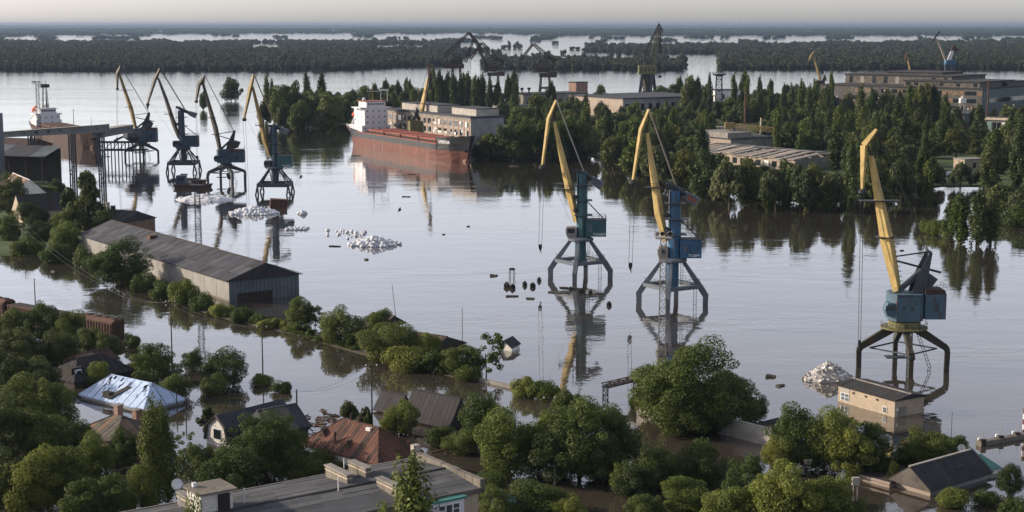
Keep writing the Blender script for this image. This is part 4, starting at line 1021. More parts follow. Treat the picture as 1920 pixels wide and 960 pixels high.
# ------------------------------------------------------------------ conveyor gallery and riverside sheds, left
def gallery():
    A = gp(191, 339); y = A.y
    def q(u, v, dy=0): z = hz(y + dy, v); return Vector((xu(y + dy, z, u), y + dy, z))
    def span(name, label, p, pt, w, m, n):
        # box gallery between two ends (each given by its bottom and top)
        (b0, t0), (b1, t1) = p, pt; d = (b1 - b0); sd = Vector((-d.y, d.x, 0)).normalized() * w
        r = empty(name, b0, label, 'conveyor')
        o = b0
        MB().hexa([b0 - o, b1 - o, b1 + sd - o, b0 + sd - o, t0 - o, t1 - o, t1 + sd - o, t0 + sd - o]).build('gallery_wall', m, r)
        up = Vector((0, 0, .12))
        for i in range(n):
            f0, f1 = i / n, (i + 1) / n - .006; e = sd.normalized() * .35
            MB().hexa([x - o for x in (t0.lerp(t1, f0) - e, t0.lerp(t1, f1) - e, t0.lerp(t1, f1) + sd + e, t0.lerp(t1, f0) + sd + e)] + [x - o + up for x in (t0.lerp(t1, f0) - e, t0.lerp(t1, f1) - e, t0.lerp(t1, f1) + sd + e, t0.lerp(t1, f0) + sd + e)]).build('roof_panel', 'concrete_pale', r)
        for f in np.linspace(.06, .94, 9):
            c = b0.lerp(b1, f).lerp(t0.lerp(t1, f), .55) - sd.normalized() * .03 - o
            MB().beam(c - d.normalized() * .6, c + d.normalized() * .6, .06, .7).build('window', 'glass_dark', r)
        return r, o
    e0b, e0t, e1b, e1t = q(-12, 259, 10), q(-12, 249, 10), q(195, 248), q(195, 234)
    r, o = span('conveyor_gallery', 'long grey conveyor gallery on posts running in from the left edge', (e0b, e0t), (e1b, e1t), 4.5, 'gallery_grey', 22)
    for u in (190, 136, 60):
        c = e0b.lerp(e1b, (u + 12) / 207.0); 
        for s in (0.6, 3.6):
            MB().beam(Vector((c.x, c.y + s, -2)) - o, Vector((c.x, c.y + s, c.z)) - o, .55, .55).build('post', 'portal_dark', r)
            MB().beam(Vector((c.x - 1.6, c.y + s, -2)) - o, Vector((c.x - 1.6, c.y + s, c.z)) - o, .45, .45).build('post', 'portal_dark', r)
        mb = MB()
        for k in range(6):
            z0, z1 = c.z * k / 6, c.z * (k + 1) / 6; mb.beam(Vector((c.x - 1.6 * (k % 2), c.y + .6, z0)) - o, Vector((c.x - 1.6 * ((k + 1) % 2), c.y + .6, z1)) - o, .2, .2)
        mb.build('bracing', 'portal_dark', r)
    r2, o2 = span('conveyor_gallery', 'short grey conveyor gallery leading up to the leftmost crane', (q(193, 258, 2), q(193, 243, 2)), (q(250, 247, 40), q(250, 234, 40)), 4.2, 'gallery_grey', 8)
    # loading trestle over the water
    P = gp(222, 306); t = empty('loading_trestle', P, 'dark steel trestle with hopper standing in the water under the short gallery', 'trestle')
    zt = 9.0
    for i in range(6):
        for j in range(2):
            x = -6 + i * 3.1; MB().beam((x, j * 6, -2), (x, j * 6, zt), .42, .42).build('post', 'steel_dark', t)
    for z in (zt, zt - 3.4):
        for j in (0, 6): MB().beam((-11 if z == zt else -7, j, z), (12, j, z), .4, .5).build('rail_beam', 'steel_dark', t)
    for i in range(5): MB().beam((-6 + i * 3.1, 0, 5.6), (-2.9 + i * 3.1, 0, zt), .25, .25).build('brace', 'steel_dark', t)
    MB().lathe((6, 3, 0), [(1.2, zt), (4.3, zt + 2.2), (4.3, zt + 4), (3.2, zt + 5)], 10).build('hopper', 'portal_dark', t)
    MB().beam((-10, 0, zt), (-5, 0, 3.5), .25, .25).build('brace', 'steel_dark', t)
    MB().beam((-2, 2, zt + .6), (14, 2, zt + 8), .6, .9).build('chute', 'portal_dark', t)
gallery()
def left_side():
    # silo tower at the very edge
    P = gp(-14, 345); t = empty('silo_tower', P, 'blue grey silo wall cut by the left edge of the picture', 'silo')
    z = hz(P.y, 213); MB().box((-1, 0, z / 2 - 1), (9.0, 10, z + 2)).build('wall', 'gallery_grey', t)
    for i in range(5): MB().box((-3 + i * 1.7, -5.05, z / 2 - 1), (.18, .14, z + 1.9)).build('rib', 'blue_wall', t)
    # open shed with a pale roof
    b = Block('open_shed', 'open-sided shed with pale blue lean-to roof behind the white gabled house', 'shed', (-40, 322), (88, 344), (110, 330), 0)
    hh = 10.0
    for i in range(9):
        b.slab('post', 2 + i * (b.la - 3) / 8, 2.4 + i * (b.la - 3) / 8, .3, .7, -1, hh, 'wood_dark')
    for i in range(9):
        t0, t1 = b.la * i / 9, b.la * (i + 1) / 9 - .05
        b.sheet('roof_sheet', [b.p(t0, -1, hh), b.p(t1, -1, hh), b.p(t1, 10, hh + 3.4), b.p(t0, 10, hh + 3.4)], 'asbestos' if i % 3 else 'blue_wall', b.r, .12)
    b.slab('wall', 0, b.la, 9, 9.3, -1, hh + 2.6, 'wood_dark')
    b = Block('long_barn', 'low brown barn with shallow roof under the conveyor gallery', 'barn', (-60, 296), (44, 309), (62, 301), 0)
    b.walls(7.5, 'wood'); b.gable('a', 7.5, 10.5, 'rust_dark', 8)
    # white gabled house
    b = Block('gabled_house', 'white gabled house with brown roof at the left, below the pale shed roof', 'house', (28, 388), (88, 384), (74, 368), 0)
    b.walls(3.4, 'plaster_white'); rf = b.gable('c', 3.4, 8.6, ('wood', 'rust_dark'), 8, wallm='plaster_white', ridge='plaster_white')
    b.pane('a', b.la * .42, 1.6, 4.4, 5.7, 'glass_dark', b.r)
    for s in (0, 1):
        e = b.p(b.la + .4 if s else -.4, -.45, 3.35); MB().beam(e, b.p(b.la / 2, -.45, 8.65), .12, .4).build('barge_board', 'plaster_white', rf)
    b = Block('brick_house', 'old house with sunlit orange gable and long dark roof left of the big conifer', 'house', (20, 416), (42, 420), (142, 414), 0)
    b.walls(3.6, 'tan_brick'); b.gable('c', 3.6, 8.4, ('wood_dark', 'asbestos_dark'), 12, wallm='tan_brick')
    b.pane('a', b.la * .5, 1.2, .6, 3.0, 'glass_dark', b.r, 'door')
    b = Block('low_house', 'low dark house with chimney stubs by the water right of the conifer', 'house', (186, 430), (226, 440), (262, 428), 0)
    b.walls(3.4, 'wood'); b.gable('a', 3.4, 6.0, ('asbestos_dark', 'wood_dark'), 8); b.chimney(b.la * .55, b.lc * .4, 4, 7.2, 1.0, 'wood_dark'); b.chimney(b.la * .8, b.lc * .5, 4, 7.8, 1.0, 'concrete')
    b = Block('dark_shed', 'dark roofed shed among the trees at the left edge', 'shed', (-60, 372), (10, 385), (60, 372), 0)
    b.walls(3.5, 'wood_dark'); b.gable('a', 3.5, 6.5, ('wood_dark', 'rust_dark'), 8)
left_side()

# ------------------------------------------------------------------ the long grey warehouse
def warehouse():
    b = Block('warehouse', 'long grey riverside warehouse with patched sheet roof and whitewashed side wall', 'warehouse', (165, 474), (430, 568), (560, 553), 0)
    h, hr = 4.9, 8.2
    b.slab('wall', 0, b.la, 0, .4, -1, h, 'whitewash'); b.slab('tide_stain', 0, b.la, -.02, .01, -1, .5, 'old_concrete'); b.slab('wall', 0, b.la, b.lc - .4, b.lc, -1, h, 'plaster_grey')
    # corner boards of the shaded gable end
    n = 18
    for i in range(n):
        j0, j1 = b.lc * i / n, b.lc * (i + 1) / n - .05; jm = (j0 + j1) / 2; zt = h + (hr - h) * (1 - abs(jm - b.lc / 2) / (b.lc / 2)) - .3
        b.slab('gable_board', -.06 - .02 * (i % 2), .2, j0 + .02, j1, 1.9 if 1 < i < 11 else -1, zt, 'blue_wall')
    for i in range(2, 12): b.slab('bay_post', -.02, .25, b.lc * i / n - .1, b.lc * i / n + .1, -1, 2.0, 'wood_dark')
    b.slab('door', .1, .3, b.lc * .12, b.lc * .62, -1, 1.9, 'wood_dark')
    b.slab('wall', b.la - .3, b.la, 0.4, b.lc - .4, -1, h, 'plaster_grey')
    for i in range(1, 14): b.slab('panel_joint', b.la * i / 14 - .05, b.la * i / 14 + .05, -.03, .02, -.5, h - .2, 'concrete')
    b.gable('a', h, hr, ('asbestos', 'asbestos', 'asbestos', 'asbestos_dark', 'tar_roof'), 46, .7, 3, random.Random(5), ridge='rust_dark', wallm='asbestos_dark')
    b.slab('roof_hatch', b.la * .62, b.la * .64, b.lc * .3, b.lc * .4, h + 1.6, h + 3.2, 'rust')
warehouse()
# ------------------------------------------------------------------ shipyard buildings on the peninsula
def factory():
    b = Block('factory_building', 'pale pink three-storey factory with broken windows behind the cargo ship', 'building', (776, 266), (883, 291), (937, 287), 0)
    h = hz(b.o.y, 222)
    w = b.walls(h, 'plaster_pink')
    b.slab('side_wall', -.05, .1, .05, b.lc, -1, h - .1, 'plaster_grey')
    b.slab('roof', -.6, b.la + .6, -.6, b.lc + .6, h, h + .8, 'asbestos')
    rnd = random.Random(2); n = 17
    for fl, (z0, z1) in enumerate(((h - 4.4, h - 1.9), (h - 8.4, h - 5.9), (h - 12.2, h - 9.9))):
        for i in range(n):
            if fl == 1 and 9 <= i <= 10: continue
            f = b.la * (i + .7) / n; wd = b.la / n * .62
            wn_ = b.slab('window', f - wd / 2, f + wd / 2, -.03, .03, z0, z1, 'glass_dark')
            for a in range(2):
                for c in range(2):
                    if rnd.random() < .38:
                        x0 = f - wd / 2 + a * wd / 2; zz = z0 + c * (z1 - z0) / 2
                        b.slab('pane', x0 + .06, x0 + wd / 2 - .06, -.08, -.04, zz + .06, zz + (z1 - z0) / 2 - .06, rnd.choice(('plaster_white', 'blue_wall', 'concrete_pale')), wn_)
    for i in range(n + 1):
        f = b.la * (i + .2) / n; b.slab('pilaster', f - .18, f + .18, -.16, .02, 0, h - 1.0, 'plaster_pink', w)
    b.slab('cornice', -.4, b.la + .4, -.35, .05, h - .9, h, 'concrete', w)
    b.slab('panel', b.la * .52, b.la * .63, -.1, .04, h - 11, h - 5.2, 'concrete', w)
    for i0, i1 in ((.02, .28), (.44, .86)):
        p = b.slab('rooftop_block', b.la * i0, b.la * i1, b.lc * .22, b.lc * .9, h + .8, h + 4.0, 'concrete_pale'); b.slab('rooftop_cap', b.la * i0 - .3, b.la * i1 + .3, b.lc * .22 - .3, b.lc * .9 + .3, h + 4.0, h + 4.3, 'asbestos', p)
factory()
def yard_buildings():
    # big ruined factory at the right
    b = Block('ruined_factory', 'huge ruined factory hall with dark stepped roofs and broken windows on the right horizon', 'building', (1556, 206), (1840, 220), (1912, 208), 0)
    h = hz(b.o.y, 168); la, lc = b.la, b.lc; rnd = random.Random(8)
    w = b.walls(h, 'ruin'); b.slab('roof', -.5, la + .5, -.5, lc + .5, h, h + .6, 'tar_dark')
    b.slab('side_wall', -.12, .1, .2, lc, -1, h - .2, 'blue_wall'); b.slab('window_band', -.2, -.1, lc * .12, lc * .9, h * .5, h * .66, 'glass_dark')
    for fl in range(3):
        z = 4 + fl * 5.0
        for i in range(30):
            f = la * (i + .5) / 30; m = rnd.choice(('glass_dark', 'glass_dark', 'ruin', 'wood'))
            wn_ = b.slab('window', f - la / 62, f + la / 62, -.05, .03, z, z + 2.6, m)
            if rnd.random() < .12: b.slab('pane', f - la / 90, f, -.1, -.04, z + .4, z + 2, 'concrete_pale', wn_)
    for i0, i1, j0, j1, z0, z1 in ((.05, .5, .1, .7, 0, 4.2), (.3, .97, .35, .95, 0, 6.8), (.45, .8, .6, .98, 0, 8.4), (.02, .25, .5, .9, 0, 3.4)):
        p = b.slab('roof_monitor', la * i0, la * i1, lc * j0, lc * j1, h + .6, h + .6 + z1 - .8, 'wood_grey'); b.slab('monitor_roof', la * i0 - .8, la * i1 + .8, lc * j0 - .8, lc * j1 + .8, h + z1 - .2, h + z1 + .5, 'tar_dark', p)
        for k in range(9):
            f = i0 + (i1 - i0) * (k + .5) / 9
            b.slab('window', la * f - 1.4, la * f + 1.4, lc * j0 - .12, lc * j0 + .02, h + 1.2, h + z1 - .9, rnd.choice(('concrete', 'glass_dark', 'glass_dark', 'glass_dark', 'ruin')), p)
    b.slab('annex', la * .9, la * 1.05, -8, 0, -1, h * .62, 'plaster_pink'); b.slab('annex_window', la * .91, la * 1.0, -8.1, -7.95, h * .3, h * .45, 'glass_dark')
    # grey hall, tank and brick block in the middle
    b = Block('grey_hall', 'grey hall with sunlit end wall beneath the big green crane', 'building', (1128, 212), (1168, 222), (1275, 212), 0)
    h = hz(b.o.y, 186); b.walls(h, 'plaster_grey'); b.slab('end_wall', 0, b.la, -.1, .1, -1, h - .3, 'plaster_pink'); b.slab('roof', -.6, b.la + .6, -.6, b.lc + .6, h, h + .7, 'asbestos')  # warm sunlight on the end wall put into its plaster colour
    for i in range(12): b.slab('window', -.12, .02, b.lc * (i + .3) / 12, b.lc * (i + .75) / 12, h * .4, h * .75, 'glass_dark')
    P = gp(1216, 219); t = empty('storage_tank', P, 'pale cylindrical storage tank with conical cap in front of the grey hall', 'tank'); z = hz(P.y, 190); kk = F / (P.y * CT + H * ST); rr = 12.5 / kk
    MB().lathe((0, 0, 0), [(rr, -1), (rr, z - .6), (rr * 1.03, z - .5), (rr * 1.03, z - .2), (rr * .2, z + .6)], 24).build('tank_shell', 'concrete_pale', t); MB().lathe((0, 0, 0), [(rr * 1.02, z * .5), (rr * 1.02, z * .5 + .25)], 24).build('tank_band', 'concrete', t)
    ladder((rr * .3, -rr - .1, 0), (rr * .3, -rr - .1, z), .8, 'portal_dark', t)
    b = Block('brick_block', 'windowless brown brick block tower by the river left of the green crane', 'building', (1067, 199.2), (1080, 200), (1100, 198.8), 0)
    h = hz(b.o.y, 155); b.walls(h, 'red_brick'); b.slab('roof', -.4, b.la + .4, -.4, b.lc + .4, h, h + .5, 'tar_dark'); b.slab('low_wing', 0, b.la * 1.5, -6, 0, -1, h * .6, 'red_brick'); b.slab('wing_roof', -.3, b.la * 1.5 + .3, -6.3, 0, h * .6, h * .6 + .4, 'rust_dark')
    b = Block('vent_hall', 'low dark hall with three mushroom vents behind the poplars', 'building', (972, 204), (985, 208), (1066, 202), 0)
    h = hz(b.o.y, 178); b.walls(h, 'concrete'); b.slab('roof', -.4, b.la + .4, -.4, b.lc + .4, h, h + .5, 'tar_dark')
    for f in (.08, .19, .37):
        v = MB().lathe(b.p(b.la * .4, b.lc * f, h + .5), [(.5, 0), (.5, 2.2), (1.3, 3.0), (1.2, 3.8), (.3, 4.2)], 8).build('roof_vent', 'steel_dark', b.r)
    for i in range(8): b.slab('window', -.1, .02, b.lc * (i + .2) / 8, b.lc * (i + .7) / 8, h * .45, h * .7, 'glass_dark')
    b = Block('domed_shed', 'low shed with round dark roof lantern by the river', 'shed', (1104, 202), (1120, 206), (1162, 201), 0)
    h = hz(b.o.y, 184); b.walls(h, 'concrete'); b.slab('roof', -.3, b.la + .3, -.3, b.lc + .3, h, h + .5, 'tar_dark'); MB().lathe(b.p(b.la / 2, b.lc * .35, h + .5), [(5.2, 0), (5.2, 2.0), (5.6, 2.2), (2.0, 3.2)], 14).build('roof_lantern', 'steel_dark', b.r)
    b = Block('white_hut', 'small white block house with dark door among the poplars', 'house', (1336, 204), (1342, 206), (1362, 203), 0)
    h = hz(b.o.y, 170); b.walls(h, 'plaster_white'); b.slab('roof', -.3, b.la + .3, -.3, b.lc + .3, h, h + .4, 'tar_dark'); b.pane('c', b.lc * .3, 2, h * .55, h * .8, 'glass_dark', b.r)
    b.slab('lower_hall', -3, b.la, -12, b.lc + 22, -1, h * .45, 'plaster_grey')
    # collapsed hall with pale torn roof, and the girder of the gantry over it
    b = Block('collapsed_hall', 'half collapsed hall with pale torn roof edge among the trees at right', 'building', (1345, 296), (1490, 322), (1552, 312), 0)
    h = hz(b.o.y, 296); la, lc = b.la, b.lc
    w = b.slab('wall', 0, la, 0, .5, -1, h * .8, 'plaster_pink'); b.slab('wall', 0, .5, .5, lc, -1, h * .9, 'concrete'); b.slab('wall', 0, la, lc - .5, lc, -1, h, 'concrete')
    rnd = random.Random(4)
    for i in range(15):
        f = la * (i + .5) / 15; b.slab('opening', f - 1.5, f + 1.3, -.06, .02, h * .18, h * .62, rnd.choice(('glass_dark', 'glass_dark', 'plaster_white')), w)
    for i in range(26):
        f0, f1 = la * i / 26, la * (i + 1) / 26 - .1; sag = rnd.uniform(-.9, .5)
        b.sheet('roof_slab', [b.p(f0, -.6, h * .82 + sag * .5), b.p(f1, -.6, h * .82 + sag * .5), b.p(f1, lc * .5, h * 1.15 + sag), b.p(f0, lc * .5, h * 1.15 + sag)], rnd.choice(('concrete_pale', 'plaster_pink', 'concrete', 'concrete')), b.r, .35)
        if i % 3: b.sheet('roof_slab', [b.p(f0, lc * .5, h * 1.15 + sag), b.p(f1, lc * .5, h * 1.15 + sag), b.p(f1, lc, h), b.p(f0, lc, h)], 'concrete', b.r, .35)
    b = Block('pale_shed', 'pale shed with dark open front beneath the yellow girder', 'shed', (1338, 282), (1370, 290), (1430, 283), 0)
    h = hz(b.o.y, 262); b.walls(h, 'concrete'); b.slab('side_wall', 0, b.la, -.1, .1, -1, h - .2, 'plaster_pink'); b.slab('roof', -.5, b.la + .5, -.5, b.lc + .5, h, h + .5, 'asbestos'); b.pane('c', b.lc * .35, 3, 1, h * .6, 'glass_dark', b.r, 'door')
    b.slab('upper_wall', b.la * .1, b.la, 0, b.lc * .5, h + .5, h + 3, 'concrete')
    b = Block('long_wall_building', 'long low building with white fascia left of the yellow girder', 'building', (1322, 254), (1326, 256), (1395, 258), 0)
    h = hz(b.o.y, 238); b.walls(h, 'concrete'); 
    for i in range(14): b.slab('facade_panel', -.15, .02, b.lc * i / 14 + .1, b.lc * (i + 1) / 14 - .1, h * .45, h * .95, 'concrete_pale' if i % 4 else 'concrete')
    pl = Plane(1412, 285); q = pl
    r = empty('gantry_girder', pl.P, 'yellow lattice gantry girder lying high over the pale shed', 'girder')
    MB().lattice(q(1367, 236), q(1456, 244), 2.2, 2.2, 14, .32).build('girder', 'yellow', r)
    MB().beam(q(1456, 242), q(1464, 249), .5, .5).build('girder_end', 'yellow', r); MB().box(q(1368, 236), (4.5, 3, 3)).build('trolley_house', 'yellow_old', r)
    for s in (-1.6, 1.6):
        a, bb = q(1371, 240, s), q(1361, 285, s * 3); bb.z = 0; MB().beam(a, bb, .6, .7).build('gantry_leg', 'plaster_pink', r)
        a, bb = q(1376, 240, s), q(1388, 285, s * 3); bb.z = 0; MB().beam(a, bb, .6, .7).build('gantry_leg', 'portal_grey', r)
    a = q(1440, 246); MB().beam(a, Vector((a.x, 0, 0)), .9, .9).build('gantry_leg', 'portal_grey', r)
    # long low roofs at the right
    for lab, L_, N_, R_, vt, m in (('long low workshop with peeling pale green front below the ruined factory', (1680, 238), (1686, 240), (1812, 246), 206, 'plaster_white'), ('long low workshop with cream fascia at the right edge', (1826, 254), (1832, 256), (1960, 266), 219, 'plaster_cream'), ('pale broken foundation wall among trees in the right', (1700, 260), (1704, 262), (1765, 266), 231, 'concrete_pale'), ('cream ruined wall below the right edge workshop', (1868, 274), (1872, 276), (1930, 280), 240, 'plaster_cream')):
        b = Block('workshop' if 'workshop' in lab else 'ruined_wall', lab, 'building' if 'workshop' in lab else 'wall', L_, N_, R_, 0); h = hz(b.o.y, vt); b.lc = b.lc; b.la = 12 if 'workshop' in lab else 1.0
        w = b.slab('wall', 0, b.la, 0, b.lc, -1, h - .9, 'concrete' if 'workshop' in lab else m)
        if 'workshop' in lab:
            b.slab('roof', -.8, b.la, -.5, b.lc + .5, h - .9, h - .2, 'tar_dark'); rnd = random.Random(6)
            for i in range(18):
                b.slab('facade_panel', -.9, -.8, b.lc * i / 18, b.lc * (i + 1) / 18 - .12, h - .9 - .5, h - .15, m)
                b.slab('window', -.1, .02, b.lc * (i + .1) / 18, b.lc * (i + .9) / 18, h * .35, h * .75, rnd.choice(('glass_dark', 'plaster_white', 'teal_light', 'glass_dark')), w)
    P = gp(1650 + 202, 236)
    for lab, u, vb, vt, m in (('thin rusty chimney pole in front of the ruined factory', 1850, 214, 152, 'rust'), ('thin rusty chimney pole above the yellow girder', 1396, 232, 175, 'rust'), ('short cream post among the trees right of the yellow girder', 1426, 236, 221, 'plaster_cream'), ('cream post by the right edge workshop', 1899, 215, 196, 'plaster_cream')):
        p = gp(u, vb + 22); o = empty('chimney_pole', p, lab, 'pole'); z = hz(p.y, vt); MB().tube((0, 0, -1), (0, 0, z * .5), .55, .5, 8).build('pole_shaft', m, o); MB().tube((0, 0, z * .5), (0, 0, z), .5, .4, 8).build('pole_top', m, o)
    pl = Plane(1803, 232); r = empty('water_tower', pl.P, 'small white water tower on lattice legs before the ruined factory', 'tower'); z = hz(pl.y, 178)
    for s in (-1, 1):
        for t in (-1, 1): MB().beam((s * 2.2, t * 2.2, -1), (s * 1.2, t * 1.2, z * .72), .35, .35).build('leg', 'concrete_pale', r)
    MB().box((0, 0, z * .8), (3.6, 3.6, z * .16)).build('tank', 'plaster_white', r); MB().lathe((0, 0, z * .88), [(1.6, 0), (.5, z * .1)], 8).build('cap', 'concrete_pale', r)
    # lookout platform over the poplars
    pl = Plane(1347, 215); r = empty('lookout_tower', pl.P, 'steel lookout platform rising over the poplars', 'tower'); z = hz(pl.y, 140)
    MB().lattice((0, 0, 0), (0, 0, z), 5, 3.5, 8, .4).build('mast', 'portal_dark', r); MB().lathe((0, 0, z), [(2, -1), (4.8, 0), (4.8, .5)], 10).build('platform', 'steel_dark', r)
    railing(None, [Vector((4.6 * math.cos(t), 4.6 * math.sin(t), z + .5)) for t in np.linspace(0, 6.28, 9)], 1.2, 'steel_dark', r, .08)
    # white sheets lying on the green bank
    for i, (c, ln, w, lab) in enumerate((((1788, 326), 13.0, 2.2, 'broad white pointed boat hull lying on the green bank'), ((1812, 324), 15.0, 1.5, 'slender white pointed boat hull lying on the green bank'))):
        p = gp(c[0], c[1] + 4); o = empty('boat_hull', p, lab, 'boat', None, -.06 - .08 * i)
        st = [(-.5, .9, 1.0), (-.3, 1, 1.0), (.1, .75, .85), (.5, .06, .5)]; mb = MB(); vs = []
        for x, ww, hh in st: vs += [(x * ln, -w * ww / 2, .2), (x * ln, -w * ww * .35, 1.0 * hh + .35), (x * ln, w * ww * .35, 1.0 * hh + .35), (x * ln, w * ww / 2, .2)]
        mb.add(vs, [(k * 4 + j, k * 4 + j + 1, k * 4 + j + 5, k * 4 + j + 4) for k in range(3) for j in range(3)] + [(0, 1, 2, 3), (12, 13, 14, 15)]); mb.build('hull', 'white_paint', o)
        MB().beam((-.45 * ln, 0, 1.4), (.3 * ln, 0, 1.25), .25, .2).build('keel', 'white_paint', o)
    b = Block('pump_house', 'small flat roofed brick hut among trees above the white boat hulls', 'house', (1798, 320), (1808, 323), (1832, 320), 0)
    h = hz(b.o.y, 300); b.walls(h, 'tan_brick'); b.slab('roof', -.3, b.la + .3, -.3, b.lc + .3, h, h + .35, 'concrete'); b.pane('c', b.lc * .5, 1.5, h * .3, h * .75, 'glass_dark', b.r)
    for lab, u, v, vt, w, m in (('white kiosk among the flooded trees left of the cargo ship', 575, 232, 195, 22, 'plaster_white'), ('small white shed on the shore below the trees right of the centre crane', 1133, 292, 282, 16, 'plaster_white'), ('pale roofed shed behind the pink factory', 960, 220, 200, 60, 'concrete_pale')):
        b = Block('small_shed', lab, 'shed', (u - w * .5, v - 2), (u - w * .2, v), (u + w * .5, v - 3), 0); h = hz(b.o.y, vt); b.walls(h, m); b.slab('roof', -.4, b.la + .4, -.4, b.lc + .4, h, h + .4, 'asbestos'); b.pane('c', b.lc * .4, 1.2, h * .2, h * .7, 'glass_dark', b.r, 'door')
yard_buildings()

# ------------------------------------------------------------------ houses of the drowned quarter
def houses():
    # tarpaulin roof
    b = Block('tarp_house', 'flooded house with hipped roof covered in white and blue tarpaulin', 'house', (150, 741), (270, 768), (345, 750), .5)
    b.walls(.5, 'plaster_grey'); h, hr = .55, 3.5; rnd = random.Random(3); ins = b.lc * .36
    rf = b.hip(h, hr, ins, 'tarp', 9, .3, rnd)
    # battens nailed over the sheets
    for i in range(44):
        f, g = rnd.uniform(.06, .94), rnd.uniform(.12, .85)
        x = ins * g + (b.la - 2 * ins * g) * f; d = rnd.uniform(.5, 1.0)
        y0 = b.lc * .5 * g; y1 = b.lc * .5 * min(.97, g + .13); z0 = h + (hr - h) * g + .14; z1 = h + (hr - h) * min(.97, g + .13) + .14
        MB().beam(b.p(x, y0, z0 + .05), b.p(x, y1, z1 + .05), .12, .1).build('batten', 'wood_dark', rf)
    for i in range(16):
        f, g = rnd.uniform(.1, .9), rnd.uniform(.12, .8); y = b.lc * (.5 * g + (1 - g) * f); x = ins * g; MB().beam(b.p(x, y, h + (hr - h) * g + .14), b.p(ins * min(.95, g + .14), y, h + (hr - h) * min(.95, g + .14) + .14), .1, .07).build('batten', 'wood_dark', rf)
    q = [b.p(b.la * .52, -.2, h + .3), b.p(b.la * .60, -.2, h + .3), b.p(b.la * .46, b.lc * .34, h + (hr - h) * .66), b.p(b.la * .38, b.lc * .34, h + (hr - h) * .66)]
    b.sheet('torn_patch', [x + Vector((0, 0, .16)) for x in q], 'tar_dark', rf, .1)
    b.slab('dormer', b.la * .55, b.la * .66, b.lc * .02, b.lc * .14, h, h + 1.3, 'wood_dark')
    # rusty hipped roof
    b = Block('red_roof_house', 'house with large rusty red standing seam hipped roof behind the apartment block', 'house', (574, 832), (709, 871), (784, 848), 3.2)
    b.walls(3.2, 'plaster_white'); rf = b.hip(3.25, 6.7, b.lc * .5, ('rust_roof', 'rust_roof', 'rust', 'rust_dark'), 26, .45, random.Random(9), cap='rust')
    h, hr = 3.25, 6.7
    for f, g in ((.82, .4), (.45, .25)):
        y = b.lc * .5 * g; z = h + (hr - h) * g; d = MB().prism([b.p(b.la * f - .7, y - .5, z), b.p(b.la * f + .7, y - .5, z), b.p(b.la * f, y - .5, z + .9)], Vector((0, 0, 0)), b.p(0, 1.6, 0)).build('dormer', 'rust_dark', rf)
    b.slab('roof_patch', b.la * .32, b.la * .38, b.lc * .40, b.lc * .46, h + (hr - h) * .84, h + (hr - h) * .97, 'plaster_white', rf)
    for f in (.9, .78): MB().tube(b.p(b.la * f - 4, b.lc * .5, hr - .6), b.p(b.la * f - 4, b.lc * .5, hr + 1.0), .14, .14, 6).build('flue_pipe', 'rust_dark', b.r)
    MB().tube(b.p(b.la * .62, b.lc * .1, h), b.p(b.la * .62, b.lc * .1, h + 2.6), .16, .16, 6).build('flue_pipe', 'rust', b.r)
    b.slab('annex', b.la * .74, b.la * .92, -1.6, 0, -1, 3.0, 'plaster_white')
    # gambrel house of white brick
    b = Block('gambrel_house', 'house with white brick gable, three-part window and grey gambrel roof', 'house', (382, 832), (431, 842), (560, 812), 0)
    zt = hz(b.o.y, 806); za = zt + 1.7; W = b.la
    b.slab('wall', 0.1, W - .1, 0, b.lc, -1.5, zt - 2.2, 'white_brick')
    g = [b.p(0.05, 0, zt - 2.2), b.p(.55, 0, zt), b.p(W * .5, 0, za), b.p(W - .55, 0, zt), b.p(W - .05, 0, zt - 2.2)]
    MB().prism(g, b.p(0, -.05, 0), b.p(0, .25, 0)).build('gable_wall', 'white_brick', b.r)
    rf = MB().prism([x + Vector((0, 0, -.1)) for x in g], b.p(0, .3, 0), b.p(0, b.lc, 0)).build('roof', 'asbestos_dark', b.r)
    n = 12
    for i in range(n):
        j0, j1 = -.35 + (b.lc + .7) * i / n, -.35 + (b.lc + .7) * (i + 1) / n - .04
        for A, B_, m in ((g[0], g[1], 'asbestos_dark'), (g[1], g[2], 'asbestos'), (g[3], g[2], 'asbestos'), (g[4], g[3], 'asbestos_dark')):
            b.sheet('roof_sheet', [A + b.p(0, j0, 0), A + b.p(0, j1, 0), B_ + b.p(0, j1, 0), B_ + b.p(0, j0, 0)], m, rf, .07)
    for A, B_ in ((g[0], g[1]), (g[1], g[2]), (g[2], g[3]), (g[3], g[4])): MB().beam(A + b.p(0, -.4, .1), B_ + b.p(0, -.4, .1), .1, .28).build('barge_board', 'wood_grey', rf)
    wf = b.slab('window', W * .34, W * .66, -.12, -.04, zt - 1.9, zt - .2, 'white_paint')
    for i in range(3): b.slab('pane', W * (.355 + .1 * i), W * (.44 + .1 * i), -.16, -.1, zt - 1.75, zt - .35, 'glass_dark', wf)
    b = Block('grey_roof_house', 'small house with grey sheet roof attached right of the gambrel house', 'house', (470, 806), (512, 826), (575, 812), 1.5)
    b.walls(2.6, 'wood_dark'); b.gable('c', 2.6, 5.2, ('asbestos', 'wood_grey'), 10)
    # house with three chimneys
    b = Block('chimney_house', 'dark roofed house with three red brick chimneys among trees, bottom left', 'house', (160, 818), (215, 842), (290, 815), 1.0)
    b.walls(1.8, 'wood'); b.hip(1.9, 4.2, b.la * .4, ('wood_grey', 'wood'), 10, .3)
    for i, j, z1 in ((.55, .55, 5.6), (.42, .82, 4.6), (.32, .93, 4.4)): b.chimney(b.la * i, b.lc * j, 2.2, z1, .95)
    # dark flat house, left
    b = Block('dark_roof_house', 'dark hipped roof with little white framed dormer above the tarpaulin house', 'house', (92, 706), (140, 722), (242, 697), .6)
